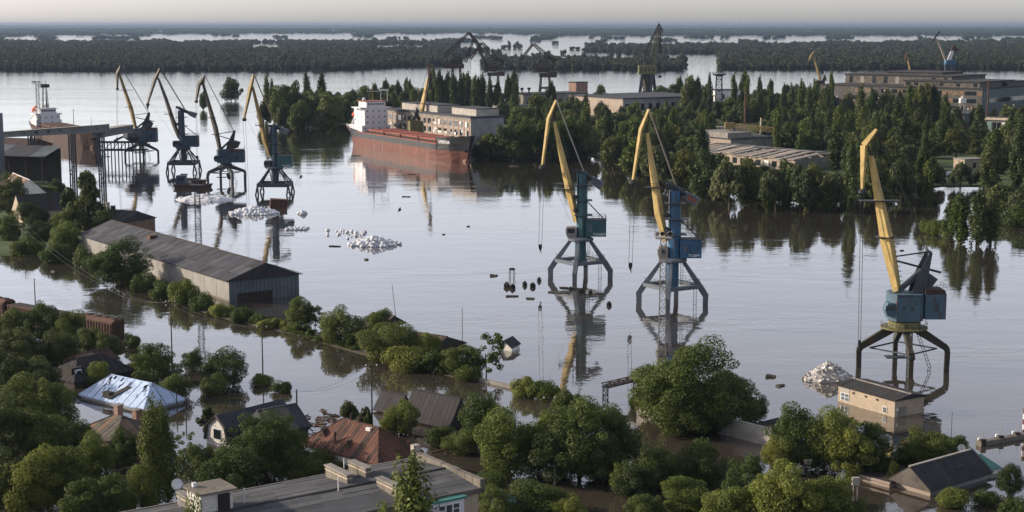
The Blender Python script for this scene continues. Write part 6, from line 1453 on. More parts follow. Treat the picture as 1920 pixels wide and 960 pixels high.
# ------------------------------------------------------------------ trees and bushes of the drowned quarter, near
NEAR = [
 # left bank
 ('spiky', 165, 436, 322, 96, 'big dark conifer-like tree by the water left of the warehouse'), ('spiky', 130, 425, 352, 60, 'smaller dark conifer-like tree left of the big one'),
 ('bright', 122, 474, 412, 66, 'light green round tree just left of the warehouse'), ('broad', 80, 452, 415, 60, 'dark green tree between sunlit gable and light green tree'),
 ('dark', 22, 410, 330, 66, 'dark tree at the left edge above the brown roof'), ('dark', 108, 370, 336, 30, 'small dark tree beside the white gabled house'), ('bush', 95, 372, 352, 44, 'yellow green bush right of the white gable'),
 ('broad', 18, 452, 400, 60, 'leafy tree at the left edge below the sunlit gable'), ('bush', 55, 478, 448, 70, 'bush on the shore at the left edge'), ('bush', 105, 492, 462, 66, 'bush on the shore left of the big leafy tree'), ('bush', 160, 500, 470, 50, 'bush at the far end of the warehouse'),
 ('grand', 228, 533, 452, 118, 'big spreading tree in front of the warehouse wall'), ('dark', 195, 440, 392, 50, 'dark tree beside the low house with chimney stubs'),
 ('dark', 60, 424, 380, 60, 'dark tree behind the sunlit gable roof'), ('broad', 120, 440, 390, 50, 'green tree under the conifer'),
 # embankment
 ('bush', 268, 546, 518, 48, 'bush at the left end of the embankment'), ('bush', 305, 560, 530, 54, 'second bush of the embankment'), ('bush', 345, 572, 530, 64, 'tall bush under the warehouse wall'), ('bush', 378, 582, 556, 50, 'bush under the warehouse corner'), ('bush', 415, 594, 572, 44, 'low bush right of the warehouse corner bush'), ('bush', 455, 604, 580, 46, 'low bush in front of the shaded gable'),
 ('broad', 565, 615, 556, 60, 'slim leafy tree right of the warehouse'), ('sparse', 590, 615, 570, 40, 'thin tree between the warehouse and the round bushes'), ('broad', 640, 645, 580, 96, 'round dark bush tree, leftmost of the embankment clump'), ('bright', 712, 625, 577, 52, 'light green shrub behind the embankment clump'), ('broad', 735, 676, 602, 112, 'widest round tree of the embankment clump'), ('broad', 690, 652, 612, 60, 'dark shrub between the round embankment trees'),
 ('bush', 760, 692, 655, 80, 'low shrub in front of the embankment clump'), ('bright', 805, 665, 622, 50, 'small light tree by the drowned brown roof'), ('bush', 810, 698, 664, 80, 'low shrub below the drowned brown roof'), ('broad', 868, 704, 645, 84, 'dark shrub at the right end of the clump'), ('sparse', 912, 712, 622, 66, 'loose bent tree with open crown at the end of the clump'), ('bush', 880, 712, 690, 60, 'low shrub under the loose bent tree'),
 ('bush', 985, 744, 712, 54, 'left mound of the hedge in the water'), ('bush', 1022, 750, 718, 56, 'right mound of the hedge in the water'), ('bush', 1055, 768, 738, 44, 'bright bush left of the gantry frame'), ('bush', 1080, 762, 742, 30, 'small bush by the gantry frame'), ('bush', 1192, 768, 742, 26, 'small bush at the foot of the gantry frame'),
 # middle water
 ('bush', 490, 722, 704, 40, 'floating shrub left of the tall pole'), ('bush', 530, 735, 718, 48, 'floating shrub right of the tall pole'), ('willow', 655, 792, 748, 44, 'drooping drowned tree left of the crossed pole'), ('willow', 685, 808, 762, 34, 'drooping drowned tree at the crossed pole'),
 ('bright', 752, 812, 750, 70, 'light green tree in front of the dark gabled roofs'), ('bright', 730, 815, 782, 46, 'low light green shrub left of it'), ('broad', 830, 838, 796, 70, 'dark shrub in front of the dark gabled roof'), ('broad', 905, 842, 738, 96, 'full green tree right of the dark gabled roof'), ('broad', 872, 848, 805, 80, 'low dark tree at the foot of the full green tree'),
 ('bush', 245, 650, 628, 40, 'small bush on the railway edge'), ('broad', 295, 722, 645, 90, 'round tree right of the dark hipped roof'), ('broad', 420, 722, 655, 92, 'round dark tree alone in the water right of the tarpaulin house'), ('broad', 362, 694, 656, 52, 'small round tree left of the lone dark tree'), ('bush', 400, 738, 712, 60, 'shrub under the lone dark tree'), ('broad', 205, 672, 622, 50, 'tree at the end of the rail wagons'), ('broad', 265, 700, 664, 60, 'tree beside the dark hipped roof'), ('broad', 330, 748, 700, 76, 'dark tree behind the tarpaulin roof'), ('bright', 185, 722, 680, 50, 'light tree in front of the dark hipped roof'), ('spiky', 390, 790, 764, 40, 'grey green shrub left of the gambrel house'),
 # left, dense
 ('broad', 25, 640, 578, 70, 'tree by the rail wagons at the left edge'), ('broad', 80, 640, 566, 84, 'round tree hiding the rail wagons'), ('broad', 135, 645, 580, 70, 'tree at the middle of the wagon row'), ('dark', 40, 690, 618, 96, 'dark tree below the wagon row'), ('dark', 115, 680, 620, 80, 'dark tree above the dark hipped roof'), ('broad', 165, 660, 612, 50, 'tree beside the last wagon'), ('dark', 10, 745, 655, 90, 'dark tree at the left edge'), ('dark', 70, 745, 672, 90, 'dark tree left of the dark hipped roof'),
 ('broad', 45, 815, 706, 110, 'large tree at the left below the dark hipped roof'), ('broad', 110, 812, 712, 90, 'large tree left of the tarpaulin house'), ('dark', 15, 870, 748, 110, 'dark large tree at the left edge, lower'), ('broad', 85, 868, 762, 110, 'big tree left of the chimney house'), ('broad', 150, 860, 792, 70, 'tree in front of the chimney house'), ('bright', 60, 962, 838, 120, 'sunlit big tree in the bottom left corner'), ('dark', 10, 960, 850, 100, 'dark tree in the bottom left corner'), ('broad', 130, 945, 840, 100, 'tree in the lower left, right of the sunlit one'), ('bright', 190, 920, 810, 76, 'pale leafed tree left of the two columns'), ('broad', 235, 880, 800, 70, 'dark tree behind the two columns'), ('broad', 165, 990, 900, 110, 'low dark tree at the bottom edge, left'), ('broad', 220, 985, 890, 90, 'low dark tree at the bottom edge left of the flat roof'),
 ('column', 287, 955, 748, 54, 'taller of two columnar poplars at lower left'), ('column', 316, 948, 765, 48, 'shorter of two columnar poplars at lower left'), ('bright', 265, 960, 870, 60, 'light shrub at the foot of the two columns'), ('sparse', 345, 880, 810, 44, 'bare twiggy tree right of the two columns'), ('broad', 370, 905, 830, 80, 'tree between the columns and the gambrel house'), ('broad', 405, 900, 838, 70, 'dark tree at the foot of the white brick gable'), ('broad', 430, 925, 842, 110, 'dark tree in front of the gambrel house'), ('grand', 500, 895, 772, 150, 'big dark tree between gambrel house and red roof'), ('broad', 545, 900, 810, 80, 'right flank tree of the big dark one'), ('bright', 600, 900, 848, 120, 'bright green shrub in front of the rusty red roof'), ('bright', 660, 895, 858, 60, 'bright shrub at the eave of the rusty red roof'), ('bright', 372, 1330, 930, 70, 'pale tree before the stair hutch'),
 ('column', 762, 1290, 856, 140, 'slim pale tree in front of the flat apartment roof'), ('bright', 722, 1290, 945, 60, 'shrub at the foot of the slim pale tree'),
 # centre
 ('bright', 955, 890, 768, 110, 'light green tree left of the big central clump'), ('bright', 1010, 885, 772, 100, 'light green tree in the central clump'), ('grand', 1085, 895, 745, 150, 'tallest dark tree of the central clump'), ('broad', 1150, 885, 765, 110, 'dark tree at the right of the central clump'), ('dark', 1050, 900, 800, 120, 'shaded tree at the front of the central clump'), ('dark', 1130, 905, 820, 110, 'shaded tree front right of the central clump'), ('bright', 1168, 930, 870, 50, 'small bright shrub below the central clump'), ('dark', 1195, 935, 868, 80, 'dark shrub below the central clump'),
 ('broad', 1235, 915, 838, 90, 'bushy tree in the brown water right of the clump'), ('broad', 1310, 910, 830, 100, 'bushy tree with bright tufts in the brown water'), ('bright', 1285, 965, 895, 100, 'bright bush at the bottom centre right'), ('broad', 1210, 975, 925, 80, 'dark shrub at the bottom centre'), ('broad', 1015, 972, 905, 120, 'wide shrub at the bottom right of the apartment'), ('broad', 935, 985, 905, 80, 'dark shrub beside the apartment wall'), ('bright', 1070, 985, 932, 80, 'bright shrub at the bottom edge centre'), ('broad', 915, 940, 880, 60, 'shrub behind the apartment corner'), ('bush', 985, 960, 930, 60, 'low shrub by the apartment corner'),
 ('grand', 1295, 808, 645, 190, 'huge dome-shaped tree in front of the blue crane mast'), ('broad', 1235, 790, 672, 100, 'left flank of the huge dome-shaped tree'), ('broad', 1370, 796, 690, 100, 'right flank of the huge dome-shaped tree'), ('broad', 1320, 815, 720, 110, 'lower tree under the huge dome'), ('broad', 1410, 790, 742, 60, 'low tree right of the huge dome by the wall'), ('bush', 1270, 808, 770, 70, 'bush at the foot of the huge dome'),
 # right
 ('broad', 1490, 880, 762, 96, 'leafy tree left of the cream brick house'), ('bright', 1545, 885, 768, 110, 'sunlit willow-like tree before the cream brick house'), ('bright', 1595, 892, 790, 90, 'sunlit shrub below the cream brick house'), ('broad', 1635, 890, 795, 90, 'dark tree under the cream brick house'), ('bright', 1460, 885, 820, 70, 'bright low shrub at the concrete wall end'), ('broad', 1745, 878, 806, 100, 'dark tree right of the cream brick house'), ('broad', 1790, 868, 818, 60, 'small dark tree behind the sunken house'), ('broad', 1700, 880, 830, 50, 'shrub behind the flat dark roof'), ('bright', 1676, 905, 864, 26, 'tiny bright tree at the corner of the sunken house'),
 ('broad', 1400, 945, 858, 100, 'green tree in brown water right of centre'), ('bright', 1375, 1000, 905, 120, 'large bright tree at the bottom edge right of centre'), ('bright', 1470, 1010, 872, 140, 'largest bright tree at the bottom edge'), ('bright', 1550, 1005, 890, 110, 'bright tree at the bottom edge by the brown water'), ('bright', 1430, 965, 890, 80, 'sunlit tree top at the bottom, right of centre'), ('broad', 1600, 1010, 935, 70, 'dark shrub at the bottom edge right'),
 ('dark', 1893, 928, 868, 52, 'round dark tree at the right edge'), ('bush', 1788, 950, 920, 62, 'dark shrub in front of the sunken house'), ('bush', 1850, 946, 924, 50, 'low shrub at the right bottom'), ('bush', 1900, 965, 940, 60, 'shrub at the bottom right corner'),
]
for kd, u, vb, vt, w, lab in NEAR:
    ptree(kd, u, vb, vt, w * 1.06, lab, 'trees and shrubs of the drowned quarter', cat='bush' if kd == 'bush' or 'shrub' in lab or 'bush' in lab else 'tree')
# ------------------------------------------------------------------ embankment, walls, wagons
def strip(name, px, w, z, m, kind='structure'):
    pts = [gp(*p) for p in px]; mb = MB(); rnd = random.Random(3); L = []
    for i, p in enumerate(pts):
        a = pts[max(0, i - 1)]; b = pts[min(len(pts) - 1, i + 1)]; d = (b - a); n = Vector((-d.y, d.x, 0)).normalized() * (w / 2)
        L.append([(p.x - n.x * 1.8, p.y - n.y * 1.8, -.6), (p.x - n.x, p.y - n.y, z), (p.x + n.x, p.y + n.y, z), (p.x + n.x * 1.8, p.y + n.y * 1.8, -.6)])
    vs = [v for l in L for v in l]
    mb.add(vs, [(i * 4 + j, i * 4 + j + 1, i * 4 + j + 5, i * 4 + j + 4) for i in range(len(L) - 1) for j in range(3)])
    return tag(mb.build(name, m), kind=kind)
strip('embankment', [(180, 500), (250, 532), (330, 562), (420, 592), (500, 610)], 3.2, .22, 'soil')
strip('embankment', [(500, 610), (560, 622), (620, 640), (700, 662), (790, 684), (870, 704)], 4, .2, 'soil')
def flood_wall(name, label, px, h, t, m, seg=4.0, cat='wall'):
    pts = [gp(*p) for p in px]; r = empty(name, pts[0], label, cat); rnd = random.Random(9)
    for a, b in zip(pts[:-1], pts[1:]):
        n = max(1, int((b - a).length / seg))
        for i in range(n):
            p, q = a.lerp(b, i / n) - pts[0], a.lerp(b, (i + 1) / n) - pts[0]; d = (q - p).normalized() * .04; dz = Vector((0, 0, rnd.uniform(-.04, .04)))
            mid = Vector((0, 0, (h - 1) / 2)); MB().beam(p + d + mid + dz, q - d + mid + dz, h + 1, t, side=(0, 0, 1)).build('wall_panel', m, r)
    return r
flood_wall('flood_wall', 'thin low concrete wall along the flooded embankment', [(575, 628), (640, 646), (740, 675), (870, 708), (960, 728), (1060, 752), (1130, 768)], .55, .5, 'concrete')
flood_wall('flood_wall', 'tall stained concrete wall right of the huge dome-shaped tree', [(1195, 768), (1260, 790), (1360, 815), (1452, 838)], 2.6, .5, 'concrete_pale', 5.0)
def quay_wall():
    r = flood_wall('floating_pier', 'low concrete jetty with white lamps at the right edge', [(1834, 836), (1880, 828), (1990, 806)], .65, 1.0, 'old_concrete', 6.0, 'jetty'); o = r.location
    for u, v in ((1836, 833), (1869, 826), (1900, 820)):
        p = gp(u, v) - o; MB().box(p + Vector((0, 0, .75)), (.4, .4, .4)).build('lamp', 'plaster_white', r); MB().box(p + Vector((.3, -.9, .2)), (.7, .5, 1.6)).build('pile', 'wood_dark', r); MB().tube(p + Vector((.5, 0, 1)), p + Vector((.5, 0, 2.0)), .05, .05, 5).build('mooring_post', 'concrete_pale', r)
    P = gp(1920, 815); t = empty('marker_post', P, 'post with red and white bands at the right edge of the picture', 'post')
    for i, m in enumerate(('rust', 'white_paint', 'hull_red', 'white_paint', 'hull_red')): MB().tube((0, 0, i * .8), (0, 0, i * .8 + .79), .3, .3, 8).build('band', m, t)
quay_wall()
def dark_quay():
    b = Block('concrete_platform', 'dark flat concrete platform at the water behind the tall concrete wall', 'platform', (1412, 800), (1440, 812), (1478, 792), .4)
    b.slab('slab_top', 0, b.la, 0, b.lc, .2, .8, 'tar_dark'); b.slab('slab_side', .2, b.la - .2, .2, b.lc - .2, -1, .2, 'concrete')
    P = gp(1745, 832); r = empty('debris_heap', P, 'heap of rusty scrap and planks beside the cream brick house', 'debris'); rnd = random.Random(2)
    for i in range(26):
        p = Vector((rnd.gauss(0, 1.8), rnd.gauss(0, 1.2), rnd.uniform(.1, .8))); d = Vector((rnd.uniform(-1, 1), rnd.uniform(-1, 1), rnd.uniform(-.3, .3))).normalized() * rnd.uniform(.6, 1.8)
        MB().beam(p - d, p + d, .3, .12).build('plank', rnd.choice(('wood', 'rust', 'wood_grey')), r)
    P = gp(600, 795); r = empty('debris_raft', P, 'raft of driftwood and rubbish left of the rusty red roof', 'debris')
    for i in range(70):
        p = Vector((rnd.gauss(-1, 3.2), rnd.gauss(0, 4.2), rnd.uniform(0, .25))); d = Vector((rnd.uniform(-1, 1), rnd.uniform(-1, 1), rnd.uniform(-.1, .1))).normalized() * rnd.uniform(.3, 1.5)
        MB().beam(p - d, p + d, rnd.uniform(.1, .5), .12).build('plank', rnd.choice(('wood', 'wood_grey', 'wood_dark', 'rust_dark')), r)
    P = gp(840, 822); r = empty('debris_raft', P, 'raft of brown driftwood and rubbish right of the rusty red roof', 'debris')
    for i in range(60):
        p = Vector((rnd.gauss(0, 4.5), rnd.gauss(0, 2.5), rnd.uniform(0, .2))); d = Vector((rnd.uniform(-1, 1), rnd.uniform(-1, 1), rnd.uniform(-.1, .1))).normalized() * rnd.uniform(.3, 1.2)
        MB().beam(p - d, p + d, rnd.uniform(.1, .4), .1).build('plank', rnd.choice(('wood', 'rust', 'wood_dark', 'plaster_white')), r)
dark_quay()
def wagons():
    A, B = gp(-30, 588), gp(225, 638); d = (B - A).normalized(); ang = math.atan2(d.y, d.x)
    def wagon(label, u0, kind):
        t = (u0 + 30) / 255.0; p = A.lerp(B, t); r = empty('rail_wagon', p, label, 'rail wagon', 'rail wagons standing in the flood', ang)
        L, W, h = 10.5, 3.0, 3.0
        bd = MB().box((L / 2, W / 2, h / 2 - .3), (L, W, h + .6) if kind == 'hopper' else (L, W, h)).build('wagon_body', 'rust_dark', r)
        for i in range(12): MB().box((.45 + i * (L - .9) / 11, -.06, h / 2 - .2), (.2, .16, h * .95)).build('rib', 'rust', bd)
        for i in range(4): MB().box((L + .06, .3 + i * .8, h / 2 - .2), (.14, .16, h * .95)).build('rib', 'rust', bd)
        if kind == 'hopper':
            MB().prism([(0, 0, h), (0, W, h), (0, W * .78, h + .55), (0, W * .22, h + .55)], (-.1, 0, 0), (L + .1, 0, 0)).build('wagon_roof', 'rust', bd)
            for i in range(4): MB().box((1.3 + i * 2.6, W / 2, h + .62), (1.6, 1.1, .22)).build('roof_hatch', 'rust_dark', bd)
        else:
            MB().box((L / 2, W / 2, h - .12), (L - .4, W - .4, .1)).build('load', 'wood_dark', bd)
            for s in (0, W): MB().beam((0, s, h - .25), (L, s, h - .25), .18, .25).build('top_rail', 'rust', bd)
        for i in (1.6, 3.2, L - 3.2, L - 1.6):
            MB().tube((i, .3, -.9), (i, W - .3, -.9), .48, .48, 10).build('wheelset', 'steel_dark', r)
    wagon('rusty covered hopper wagon at the right end of the row', 152, 'hopper'); wagon('rusty open gondola wagon partly hidden by the round tree', 78, 'gondola'); wagon('rusty open gondola wagon near the left edge', 18, 'gondola'); wagon('rusty covered hopper wagon cut by the left edge', -50, 'hopper')
wagons()

# ------------------------------------------------------------------ poles, masts, wires
POLES = {}
def pole(key, u, vb, vt, label, arms=1, r=.13, lean=0.0, m='wood_dark'):
    p = gp(u, vb); o = empty('utility_pole', p, label, 'pole', 'utility poles'); z = hz(p.y, vt); top = Vector((lean, 0, z))
    MB().tube((0, 0, -1.5), top, r, r * .7, 7).build('pole_shaft', m, o)
    for i in range(arms): MB().beam(top + Vector((-1.0, 0, -.4 - .7 * i)), top + Vector((1.0, .3, -.4 - .7 * i)), .1, .12).build('cross_arm', m, o)
    for i in range(arms * 2): MB().lathe(top + Vector((-.8 + 1.6 * (i % 2), 0, -.32 - .7 * (i // 2))), [(.06, 0), (.09, .1), (.05, .25)], 6).build('insulator', 'plaster_white', o)
    POLES[key] = p + top + Vector((0, 0, -.3)); return o
pole('a', 323, 676, 563, 'tall dark utility pole in the water left of centre, nearest the lone dark tree', 2); pole('b', 203, 594, 534, 'utility pole between the wagons and the big spreading tree'); pole('c', 66, 563, 522, 'short utility pole behind the wagons', 0)
pole('d', 493, 706, 610, 'utility pole beside the floating shrubs'); pole('e', 557, 782, 730, 'short utility pole right of the gambrel house', 0, .16); pole('f', 698, 806, 682, 'tall utility pole with a long cross bar behind the rusty red roof', 1)
pole('g', 748, 745, 695, 'thin pole above the smaller dark gabled roof', 0, .08); pole('h', 813, 745, 696, 'pole behind the larger dark gabled roof', 0, .12); pole('i', 1030, 792, 743, 'utility pole at the central tree clump', 1); pole('j', 1040, 910, 868, 'grey concrete utility pole in front of the central clump', 1, .16, m='concrete')
pole('k', 745, 606, 533, 'thin leaning mast behind the embankment clump', 0, .07, -1.0, 'steel_dark'); pole('l', 867, 648, 577, 'thin upright mast behind the embankment clump', 0, .07, 0, 'steel_dark'); pole('m', 332, 772, 730, 'pole at the right corner of the tarpaulin roof, front', 0, .12); pole('n', 349, 782, 741, 'pole just right of the tarpaulin roof', 0, .12)
pole('o', 770, 820, 770, 'pole in front of the light green tree', 0, .12); pole('p', 1783, 830, 772, 'thin mast by the dark tree right of the cream brick house', 0, .05, m='steel_dark'); pole('q', 139, 248, 205, 'lamp pole on the far deck of the brown ship', 1, .2); pole('r', 46, 470, 420, 'utility pole on the left bank', 1); pole('s', 0, 440, 395, 'utility pole at the left edge of the bank', 1)
pole('t', 672, 245, 150, 'navigation mast far out in the river', 0, .1, m='steel_dark')
def wire(keys, label, sag=1.2, dz=0):
    a, b = POLES[keys[0]], POLES[keys[1]]; o = empty('power_cable', a, label, 'cable'); 
    for off in (-.8, .8):
        pts = []
        for i in range(13):
            t = i / 12; p = a.lerp(b, t) - a; p.z -= sag * 4 * t * (1 - t); pts.append(p + Vector((off, 0, 0)))
        MB().path(pts, .022, 4).build('wire', 'rope', o)
wire(('a', 'b'), 'sagging power cable from the tall dark pole toward the wagons'); wire(('a', 'd'), 'sagging power cable between the tall dark pole and the shrub pole'); wire(('e', 'f'), 'sagging power cable right of the gambrel house'); wire(('r', 'b'), 'sagging power cable over the big spreading tree'); wire(('s', 'r'), 'power cable at the left bank edge')
def lamp_pole(u, vb, vt, label):
    p = gp(u, vb); o = empty('street_lamp', p, label, 'street lamp'); z = hz(p.y, vt)
    for s in (-.25, .25): MB().tube((s, 0, -1), (s, 0, z), .06, .06, 6).build('lamp_post', 'concrete_pale', o)
    MB().box((0, 0, z + .4), (.9, .5, 1.0)).build('switch_box', 'concrete_pale', o)
lamp_pole(1603, 945, 908, 'white box on two thin posts in the brown water, bottom right')
def small_mast(u, vb, vt, label, dish=True):
    p = gp(u, vb); o = empty('antenna_mast', p, label, 'antenna'); z = hz(p.y, vt); MB().tube((0, 0, 0), (0, 0, z), .05, .05, 6).build('mast', 'steel_dark', o)
    if dish:
        d = MB().lathe((0, 0, 0), [(.05, -.1), (.4, 0), (.55, .1), (.3, .0)], 14).build('satellite_dish', 'plaster_white', o); d.matrix_local = Matrix.Translation((0, 0, z)) @ Matrix.Rotation(1.3, 4, 'X')
    else:
        for i in range(5): MB().beam((-.6 + .05 * i, 0, z - .15 * i), (.6 - .05 * i, 0, z - .15 * i), .05, .05).build('antenna_rod', 'concrete_pale', o)
small_mast(1801, 880, 840, 'satellite dish on a mast at the gable of the sunken house'); small_mast(1514, 895, 862, 'rake-shaped aerial above the sunlit trees at right', False)

def lattice_mast(u, vb, vt, label, w, lamps=True, dark='steel_dark'):
    p = gp(u, vb); o = empty('lattice_mast', p, label, 'mast'); z = hz(p.y, vt); n = int(z / 1.3)
    MB().lattice((0, 0, -1), (0, 0, z), w * 1.15, w * .85, n, .1).build('mast_frame', dark, o)
    if lamps:
        MB().box((0, 0, z), (w * 2.6, w * 2.2, .15)).build('platform', dark, o); railing(None, [(-w * 1.3, -w * 1.1, z), (w * 1.3, -w * 1.1, z), (w * 1.3, w * 1.1, z), (-w * 1.3, w * 1.1, z), (-w * 1.3, -w * 1.1, z)], 1.1, dark, o)
        for i, x in enumerate((-w * 1.1, -w * .3, w * .9)): f = MB().lathe((0, 0, 0), [(.1, -.35), (.25, -.2), (.42, .2), (.4, .25)], 10).build('floodlight', 'steel_dark' if i else 'concrete_pale', o); f.matrix_local = Matrix.Translation((x, -w, z + 1.0)) @ Matrix.Rotation(R(110), 4, 'X')
lattice_mast(1241, 668, 446, 'slender lattice floodlight mast standing in front of the blue crane', 1.15, True, 'concrete'); lattice_mast(374, 505, 347, 'lattice floodlight mast behind the warehouse', 1.3); lattice_mast(76, 300, 157, 'thin lattice mast at the brown ship by the conveyor', 1.4)
def hoist_frame():
    A, B = gp(1135, 756), gp(1192, 746); o = empty('hoist_gantry', A, 'small rusty lattice gantry frame over the water left of the huge tree', 'gantry'); d = B - A; z = 2.9
    MB().lattice((0, 0, -1), (0, 0, z), .8, .8, 5, .12).build('tower', 'steel_dark', o); MB().lattice(d + Vector((0, 0, -1)), d + Vector((0, 0, z + .5)), .8, .8, 5, .12).build('tower', 'steel_dark', o)
    MB().lattice(Vector((-.3, 0, z)), d + Vector((.4, 0, z + .5)), 1.2, 1.2, 8, .13, d0=.6, d1=.6).build('span', 'rust_dark', o); MB().beam(Vector((0, 0, z - .3)), d + Vector((0, 0, z + .1)), 1.3, .25).build('walkway', 'wood_grey', o)
    railing(None, [d + Vector((-1, -.5, z + .8)), d + Vector((0.4, -.5, z + .8)), d + Vector((.4, .5, z + .8))], 1.2, 'steel_dark', o)
hoist_frame()

# ------------------------------------------------------------------ heaps, bags, drifting things
def sack_mesh(seed):
    rng = random.Random(seed); bm = bmesh.new(); bmesh.ops.create_icosphere(bm, subdivisions=2, radius=.62)
    for v in bm.verts:
        v.co.x = math.copysign(abs(v.co.x) ** .8, v.co.x) * .95; v.co.y = math.copysign(abs(v.co.y) ** .8, v.co.y) * .95; v.co.z *= .92
        v.co *= 1 + .09 * mnoise.noise(v.co * 2.5 + Vector((seed * 5, 0, 0)))
    me = bpy.data.meshes.new('bulk_bag'); bm.to_mesh(me); bm.free(); me.materials.append(MATS['bag_white']); me.polygons.foreach_set('use_smooth', [True] * len(me.polygons)); return me
SACKS = [sack_mesh(i) for i in range(4)]
def sack(p, s, label, group, rnd):
    o = bpy.data.objects.new('bulk_bag', SACKS[rnd.randrange(4)]); col.objects.link(o); o.location = p; o.rotation_euler = (rnd.uniform(-.4, .4), rnd.uniform(-.4, .4), rnd.uniform(0, 6.3)); o.scale = (s, s, s * rnd.uniform(.8, 1.05)); tag(o, label, 'bag', group)
def sack_heap(c, du, dv, zt, n, s, label, group, seed):
    """bags heaped over an oval of du x dv picture units, zt metres high"""
    rnd = random.Random(seed); P = gp(*c); kx = (gp(c[0] + du, c[1]) - P).length; ky = abs(gp(c[0], c[1] - dv).y - P.y)
    lv = [(0, 1.0), (.33, .72), (.66, .42), (.95, .12)]; cnt = [int(n * .46), int(n * .30), int(n * .17), max(1, int(n * .07))]
    for (f, r), m in zip(lv, cnt):
        for i in range(m):
            t = 2.399 * i + rnd.uniform(-.2, .2); q = r * math.sqrt((i + .6) / m)
            sack(P + Vector((math.cos(t) * q * kx, math.sin(t) * q * ky, zt * f + .25)), s * rnd.uniform(.85, 1.15), label, group, rnd)
sack_heap((476, 400), 47, 4.5, 1.8, 125, 1.05, 'white bulk bag in the dense heap beside the fourth crane', 'bags heaped beside the fourth crane', 1)
sack_heap((702, 459), 48, 5, 1.9, 125, 1.0, 'white bulk bag in the big heap in open water', 'bags of the heap in open water', 2)
sack_heap((566, 402), 12, 1.5, .6, 10, .9, 'white bulk bag in the small cluster right of the dense heap', 'bags of the small cluster', 3)
rnd = random.Random(5)
for i in range(15): sack(gp(538 + i * 2.8, 430 - (i % 3) * 1.5, .2), .95 * rnd.uniform(.85, 1.1), 'white bulk bag in the floating row below the fourth crane', 'bags of the floating row', rnd)
for i in range(30): 
    u, v = rnd.uniform(612, 690), rnd.uniform(430, 447)
    sack(gp(u, v + (u - 640) * .05, .15), rnd.choice((.4, .6, .7, 1.0)), 'white bulk bag drifting loose left of the open water heap', 'loose bags left of the heap', rnd)
def mound(name, label, c, du, dv, zt, m, seed, cat='heap', n=40, rough=.18):
    P = gp(*c); kx = (gp(c[0] + du, c[1]) - P).length; ky = abs(gp(c[0], c[1] - dv).y - P.y); o = empty(name, P, label, cat); vs = []; rows = 9
    for k in range(rows):
        f = k / (rows - 1)
        for i in range(n):
            t = 2 * math.pi * i / n; r = (1 - f) * (1 + .10 * mnoise.noise(Vector((math.cos(t) * 2, math.sin(t) * 2, seed))))
            z = zt * (f ** .9) * (1 + rough * mnoise.noise(Vector((math.cos(t) * r * 3, math.sin(t) * r * 3, seed + 4)))) - (.6 if k == 0 else 0)
            vs.append((math.cos(t) * r * kx, math.sin(t) * r * ky, z))
    fs = [(k * n + i, k * n + (i + 1) % n, (k + 1) * n + (i + 1) % n, (k + 1) * n + i) for k in range(rows - 1) for i in range(n)] + [tuple(range((rows - 1) * n, rows * n))]
    MB().add(vs, fs).build('mound', m, o, True); return o, kx, ky
o, kx, ky = mound('salt_heap', 'smooth long heap of white salt below the second and third cranes', (384, 374), 60, 5, 1.9, 'salt', 3, 'heap', 44, .4)
sd = random.Random(6)
for i in range(60):
    t = sd.uniform(0, 6.28); q = math.sqrt(sd.random()) * .9; z = 1.9 * (1 - q) ** .9
    MB().lathe((math.cos(t) * q * kx, math.sin(t) * q * ky, z), [(.5, -.3), (.6, .1), (.25, .35)], 6).build('lump', 'salt', o)
o, kx, ky = mound('rubble_heap', 'conical heap of pale rubble and torn sheets beside the nearest crane', (1553, 712), 50, 6, 3.0, 'rubble', 8, 'heap', 36, .5)
for i in range(150):
    t = sd.uniform(0, 6.28); q = sd.uniform(.03, .97); z = 3.0 * (1 - q) ** .9 + .05; s = sd.uniform(.2, .55)
    bx_ = MB().prism([(math.cos(a + t) * s * sd.uniform(.7, 1.2), math.sin(a + t) * s * sd.uniform(.7, 1.2), 0) for a in (0, 1.2, 2.5, 3.7, 5.0)], (0, 0, -.15), (0, 0, .12)).build('slab_piece', sd.choice(('plaster_white', 'concrete_pale', 'rubble', 'concrete')), o)
    bx_.location = (math.cos(t) * q * kx, math.sin(t) * q * ky, z); bx_.rotation_euler = (sd.uniform(-.6, .6), sd.uniform(-.6, .6), 0)
# drifting grabs, timber and boxes round the centre crane
for c, du, dv, zt, sd_, lab in (((476, 400), 42, 3.8, 1.7, 2, 'white core mound filling the heap of bags beside the fourth crane'), ((702, 459), 43, 4.2, 1.8, 5, 'white core mound filling the open water heap of bags')):
    mound('bag_heap_core', lab, c, du, dv, zt, 'bag_white', sd_, 'heap', 36, .5)  # solid core mound that fills out the heap beneath the bags
def grab(u, v, s, label):
    s *= .68
    P = gp(u, v); o = empty('grab_bucket', P, label, 'grab', 'grab buckets half sunk near the centre crane', sd.uniform(0, 6)); 
    for i in range(6):
        a = 2 * math.pi * i / 6; c, n_ = math.cos(a), math.sin(a)
        MB().beam((c * .3 * s, n_ * .3 * s, 1.5 * s), (c * .95 * s, n_ * .95 * s, .8 * s), .35 * s, .2 * s).beam((c * .95 * s, n_ * .95 * s, .85 * s), (c * .75 * s, n_ * .75 * s, -.4), .45 * s, .2 * s).build('claw', 'tyre', o)
    MB().lathe((0, 0, 1.2 * s), [(.2 * s, -.3), (.5 * s, 0), (.5 * s, .4 * s), (.2 * s, .6 * s)], 8).build('grab_head', 'steel_dark', o); MB().lathe((0, 0, 0), [(.7 * s, -.4), (.85 * s, .3 * s), (.6 * s, .8 * s), (.2 * s, 1.1 * s)], 7).build('grab_bowl', 'tyre', o)
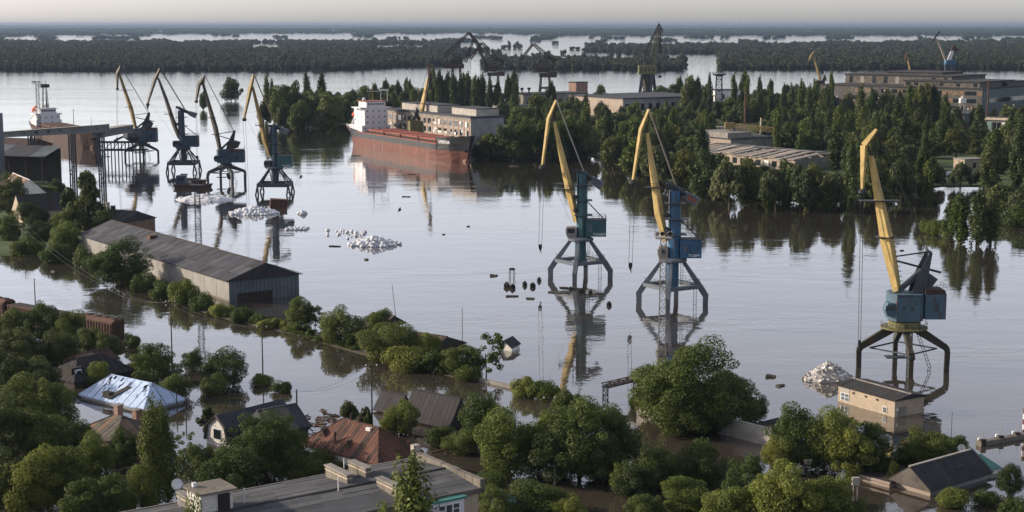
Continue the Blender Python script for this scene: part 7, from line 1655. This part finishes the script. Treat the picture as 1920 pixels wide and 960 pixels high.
for u, v, s, lab in ((950, 538, 1.0, 'black grab bucket, left one of the half sunk group'), (961, 541, .9, 'black grab bucket, second of the half sunk group'), (984, 535, .85, 'black grab bucket, third of the half sunk group'), (999, 538, .9, 'black spiky grab bucket right in the half sunk group'), (1011, 527, .8, 'single black grab bucket nearest the crane leg'), (1090, 548, .8, 'black grab bucket under the crane portal'), (1107, 550, .7, 'smaller black grab bucket under the crane portal'), (1142, 573, .8, 'black grab bucket adrift right of the crane portal'), (1070, 543, .6, 'olive grab bucket at the front crane leg')): grab(u, v, s, lab)
P = gp(960, 522); o = empty('steel_cage', P, 'tall black steel cage standing in water left of the centre crane', 'cage')
for i in range(6):
    a = math.pi * i / 3; MB().beam((math.cos(a) * .5, math.sin(a) * .5, -.5), (math.cos(a) * .75, math.sin(a) * .75, 1.0), .14, .14).beam((math.cos(a) * .75, math.sin(a) * .75, 1.0), (math.cos(a) * .5, math.sin(a) * .5, 2.2), .14, .14).build('bar', 'tyre', o)
MB().lathe((0, 0, 2.1), [(.75, 0), (.75, .3), (.4, .45)], 8).build('cage_cap', 'tyre', o)
DRIFT = [(926, 517, 1.6, 'blocky dark crate adrift left of the steel cage'), (687, 487, .9, 'dark square box adrift below the bag heap'), (1445, 707, 1.6, 'brown crate adrift left of the rubble heap'), (1463, 724, 2.0, 'dark branch adrift left of the rubble heap'), (762, 369 + 0, 3.2, 'dark driftwood beside the cargo ship hull'), (772, 327, 4.0, 'log below the cargo ship'), (668, 292, 5.0, 'log by the stern of the cargo ship'), (960, 556, 3.0, 'grey torn sheet adrift below the grab buckets'), (995, 560, 2.2, 'dark plank adrift below the grab buckets'), (545, 417, 3.0, 'dark plank beside the floating bag row'), (628, 462, 3.5, 'long dark timber adrift left of the bag heap'), (832, 440, 1.0, 'short dark timber in open water'), (878, 425, .9, 'tiny dark timber in open water'), (1070, 541, 6.0, 'mat of reeds caught at the left crane leg'), (1040, 549, 4.0, 'long timber caught at the left crane leg'), (1690, 470, 1.2, 'dark timber behind the nearest crane'), (1375, 428, 2.4, 'timber in the reflections right of the blue crane'), (345, 327, 3.0, 'barge deck plate under the second crane'), (100, 510, 1.5, 'plank by the left bank'), (300, 594, 1.4, 'plank near the tall dark pole'), (1150, 305, 5.5, 'long timber by the shore behind the centre crane'), (200, 294, 3.0, 'plank by the conveyor posts'), (963, 312, 5.0, 'tangle of branches on the shore below the factory')]
for u, v, L, lab in DRIFT:
    P = gp(u, v); o = empty('driftwood', P, lab, 'driftwood', None, sd.uniform(-.5, .5)); box = 'crate' in lab or 'box' in lab
    if box:
        o.rotation_euler = (sd.uniform(-.2, .2), sd.uniform(-.25, .25), sd.uniform(0, 3)); MB().box((0, 0, 0), (L, L * .8, .6)).build('crate_body', 'wood_dark', o)
        for s in (-1, 1): MB().box((s * L * .4, 0, 0), (.12, L * .84, .64)).build('crate_batten', 'wood', o)
    else:
        for i in range(4):
            a, b = Vector((-L / 2 * sd.uniform(.5, 1), sd.uniform(-.6, .6), .08)), Vector((L / 2 * sd.uniform(.5, 1), sd.uniform(-.6, .6), .12)); MB().tube(a, b, .2, .12, 6).build('log', sd.choice(('wood_dark', 'wood_grey')), o)
# rusty barge with a small crane under the second crane, and the wooden box by the fourth
P = gp(362, 352); o = empty('work_barge', P, 'rusty work barge with cabin and small derrick below the second crane', 'barge')
MB().prism([(-6, 0, -.5), (6, 0, -.5), (7, 0, 1.4), (-7, 0, 1.4)], (0, -2.5, 0), (0, 2.5, 0)).build('hull', 'rust_dark', o); MB().box((-4.2, 0, 3.0), (3.4, 3.4, 3.2)).build('cabin', 'navy', o); MB().box((-4.2, -1.73, 3.4), (2.2, .06, 1.0)).build('window', 'glass_dark', o)
MB().lattice((4, 0, 1.4), (6.2, 0, 5.2), .8, .4, 5, .1).build('derrick', 'rust_dark', o); MB().box((3, 0, 2.2), (3.2, 2.4, 1.6)).build('winch_house', 'rust', o)
P = gp(517, 388); o = empty('timber_box', P, 'rusty brown container standing tilted under the fourth crane', 'container'); MB().box((.8, 0, 1.0), (5.4, 4, 3.4)).build('container_body', 'rust', o)
for i in range(6): MB().box((-1.4 + i * .9, -2.05, 1.0), (.18, .14, 3.3)).build('rib', 'rust_dark', o)
o.rotation_euler = (0, .08, .2)
# birds over the water
def bird(u, v, y, label):
    z = hz(y, v); o = empty('bird', (xu(y, z, u), y, z), label, 'bird')
    MB().lathe((0, 0, 0), [(.04, -.35), (.13, -.1), (.12, .15), (.05, .38)], 8).build('body', 'tyre', o, True).rotation_euler = (0, 1.2, .4)
    for s in (-1, 1): MB().add([(0, 0, .05), (.25, s * .25, .28), (.1, s * .85, .55), (-.2, s * .3, .2)], [(0, 1, 2, 3)]).add([(0, 0, .02), (.25, s * .25, .25), (.1, s * .85, .52), (-.2, s * .3, .17)], [(3, 2, 1, 0)]).build('wing', 'tyre', o)
bird(564, 333, 300, 'dark bird flying right of the fourth crane'); bird(749, 395, 260, 'dark bird flying over open water above the bag heap')
# ------------------------------------------------------------------ the far wooded islands: one mass of crowns
WATER_GAPS = [  # (u0, u1, row of the far edge, row of the near edge): open water between the islands
    (-400, 190, 67, 81), (60, 420, 66, 82), (190, 640, 64, 80), (380, 760, 63, 80), (560, 960, 62, 80), (700, 1010, 64, 80), (-300, 420, 60.5, 62),
    (860, 1100, 74, 100), (820, 900, 66, 78), (700, 800, 84, 97), (470, 525, 82, 97),
    (1040, 1250, 67, 88), (1120, 1480, 67, 87), (1400, 1700, 67, 84), (1640, 2300, 67, 82),
    (870, 905, 104, 150), (880, 1040, 100, 118), (1030, 1215, 98, 119), (1130, 1190, 98, 121),
    (1285, 1345, 100, 150), (1200, 1350, 100, 121), (950, 1130, 76, 88),
]
def far_front(u):
    xs = [-500, 480, 640, 690, 750, 830, 866, 867, 880, 905, 906, 1040, 1280, 1290, 1345, 1346, 2400]
    ys = [132.5, 132.5, 131, 128.5, 125.5, 122.5, 121.5, 105, 105, 105, 128, 131.5, 131, 105, 105, 129.5, 131.5]
    return float(np.interp(u, xs, ys))
def forest():
    rng = np.random.default_rng(11); P = []; S = []
    v = 51.0
    while v < 133.5:
        sp = 6.5 if v > 90 else 5.5
        for u in np.arange(-330, 2250, sp):
            uu = u + rng.uniform(-sp, sp); vv = v + rng.uniform(-.6, .6)
            j = 1.3 * mnoise.noise(Vector((uu / 14.0, vv / 3.0, 1))) + 1.5 * mnoise.noise(Vector((uu / 60.0, vv / 6.0, 5)))
            if vv > far_front(uu + 8 * mnoise.noise(Vector((uu / 40, 0, 0)))) + j * .4: continue
            dens = mnoise.noise(Vector((uu / 55.0, vv / 5.0, 9)))
            if any(a < uu + 6 * j < b and c < vv + j < d for a, b, c, d in WATER_GAPS):
                if not (dens > 0.3 and rng.random() < .4): continue
            elif dens < -0.5 and 58 < vv < 100: continue
            p = gp(uu, vv); k = F / p.y
            wpx = sp * rng.uniform(1.1, 2.7)
            w = wpx / k; h = rng.uniform(8, 15) * (1.5 if vv < 60 else 1) * (1.25 if rng.random() < .08 else 1) * (0.85 if vv > 124 else 1)
            P.append((p.x, p.y, -0.5)); S.append((min(w, 26) / 10.0 if vv > 75 else min(w, 60) / 10.0, h / 10.0))
        v += 1.05 if v > 90 else (0.8 if v > 60 else 0.6)
    n = len(P)
    me = bpy.data.meshes.new('far_woods'); me.vertices.add(n); me.vertices.foreach_set('co', np.array(P, np.float32).ravel())
    a = me.attributes.new('siz', 'FLOAT_VECTOR', 'POINT'); a.data.foreach_set('vector', np.array([(s, s, h) for s, h in S], np.float32).ravel())
    a = me.attributes.new('rot', 'FLOAT_VECTOR', 'POINT'); a.data.foreach_set('vector', np.array([(0, 0, x) for x in rng.uniform(0, 6.28, n)], np.float32).ravel())
    a = me.attributes.new('pick', 'INT', 'POINT'); a.data.foreach_set('value', rng.integers(0, 3, n).astype(np.int32))
    o = bpy.data.objects.new('far_woods', me); col.objects.link(o)
    tag(o, 'dense mass of trees on the flooded islands beyond the river', 'forest', kind='stuff')
    ng = bpy.data.node_groups.new('forest', 'GeometryNodeTree')
    ng.interface.new_socket('Geometry', in_out='INPUT', socket_type='NodeSocketGeometry'); ng.interface.new_socket('Geometry', in_out='OUTPUT', socket_type='NodeSocketGeometry')
    gi = ng.nodes.new('NodeGroupInput'); go = ng.nodes.new('NodeGroupOutput'); jn = ng.nodes.new('GeometryNodeJoinGeometry')
    def attr(nm, t):
        x = ng.nodes.new('GeometryNodeInputNamedAttribute'); x.data_type = t; x.inputs['Name'].default_value = nm; return x.outputs[0]
    for i in range(3):
        # crowns of the far kind, as single objects standing among the woods themselves
        so = bpy.data.objects.new('crown_model', ARCH['island'][i][1])
        oi = ng.nodes.new('GeometryNodeObjectInfo'); oi.inputs['Object'].default_value = so; oi.inputs['As Instance'].default_value = True
        ip = ng.nodes.new('GeometryNodeInstanceOnPoints')
        cp = ng.nodes.new('FunctionNodeCompare'); cp.data_type = 'INT'; cp.operation = 'EQUAL'
        ng.links.new(attr('pick', 'INT'), cp.inputs[2]); cp.inputs[3].default_value = i
        ng.links.new(gi.outputs[0], ip.inputs['Points']); ng.links.new(cp.outputs[0], ip.inputs['Selection'])
        ng.links.new(oi.outputs['Geometry'], ip.inputs['Instance'])
        ng.links.new(attr('rot', 'FLOAT_VECTOR'), ip.inputs['Rotation']); ng.links.new(attr('siz', 'FLOAT_VECTOR'), ip.inputs['Scale'])
        ng.links.new(ip.outputs[0], jn.inputs[0])
    ng.links.new(jn.outputs[0], go.inputs[0])
    o.modifiers.new('forest', 'NODES').node_group = ng
    print('far trees', n)
for i in range(3):
    rnd = random.Random(400 + i)
    arch('island', i, broad_lobes(rnd, 5.0, 9.0, 0.3, 18, (0.24, 0.44)), 10.0, 5.0, 800, 1.15, 'leaf_island')
forest()

# ------------------------------------------------------------------ hazy air
def haze():
    m = bpy.data.materials.new('haze_air'); m.use_nodes = True; nt = m.node_tree; nt.nodes.clear()
    o = nd(nt, 'ShaderNodeOutputMaterial'); v = nd(nt, 'ShaderNodeVolumePrincipled')
    v.inputs['Color'].default_value = (0.27, 0.37, 0.52, 1); v.inputs['Density'].default_value = HAZE; v.inputs['Anisotropy'].default_value = 0.2
    nt.links.new(v.outputs[0], o.inputs['Volume'])
    tag(MB().box((0, 19000, 40.0), (80000, 44000, 89)).build('haze', m), 'thin pale blue haze lying over the river plain', 'haze', kind='stuff')
HAZE = 5.0e-5
haze()
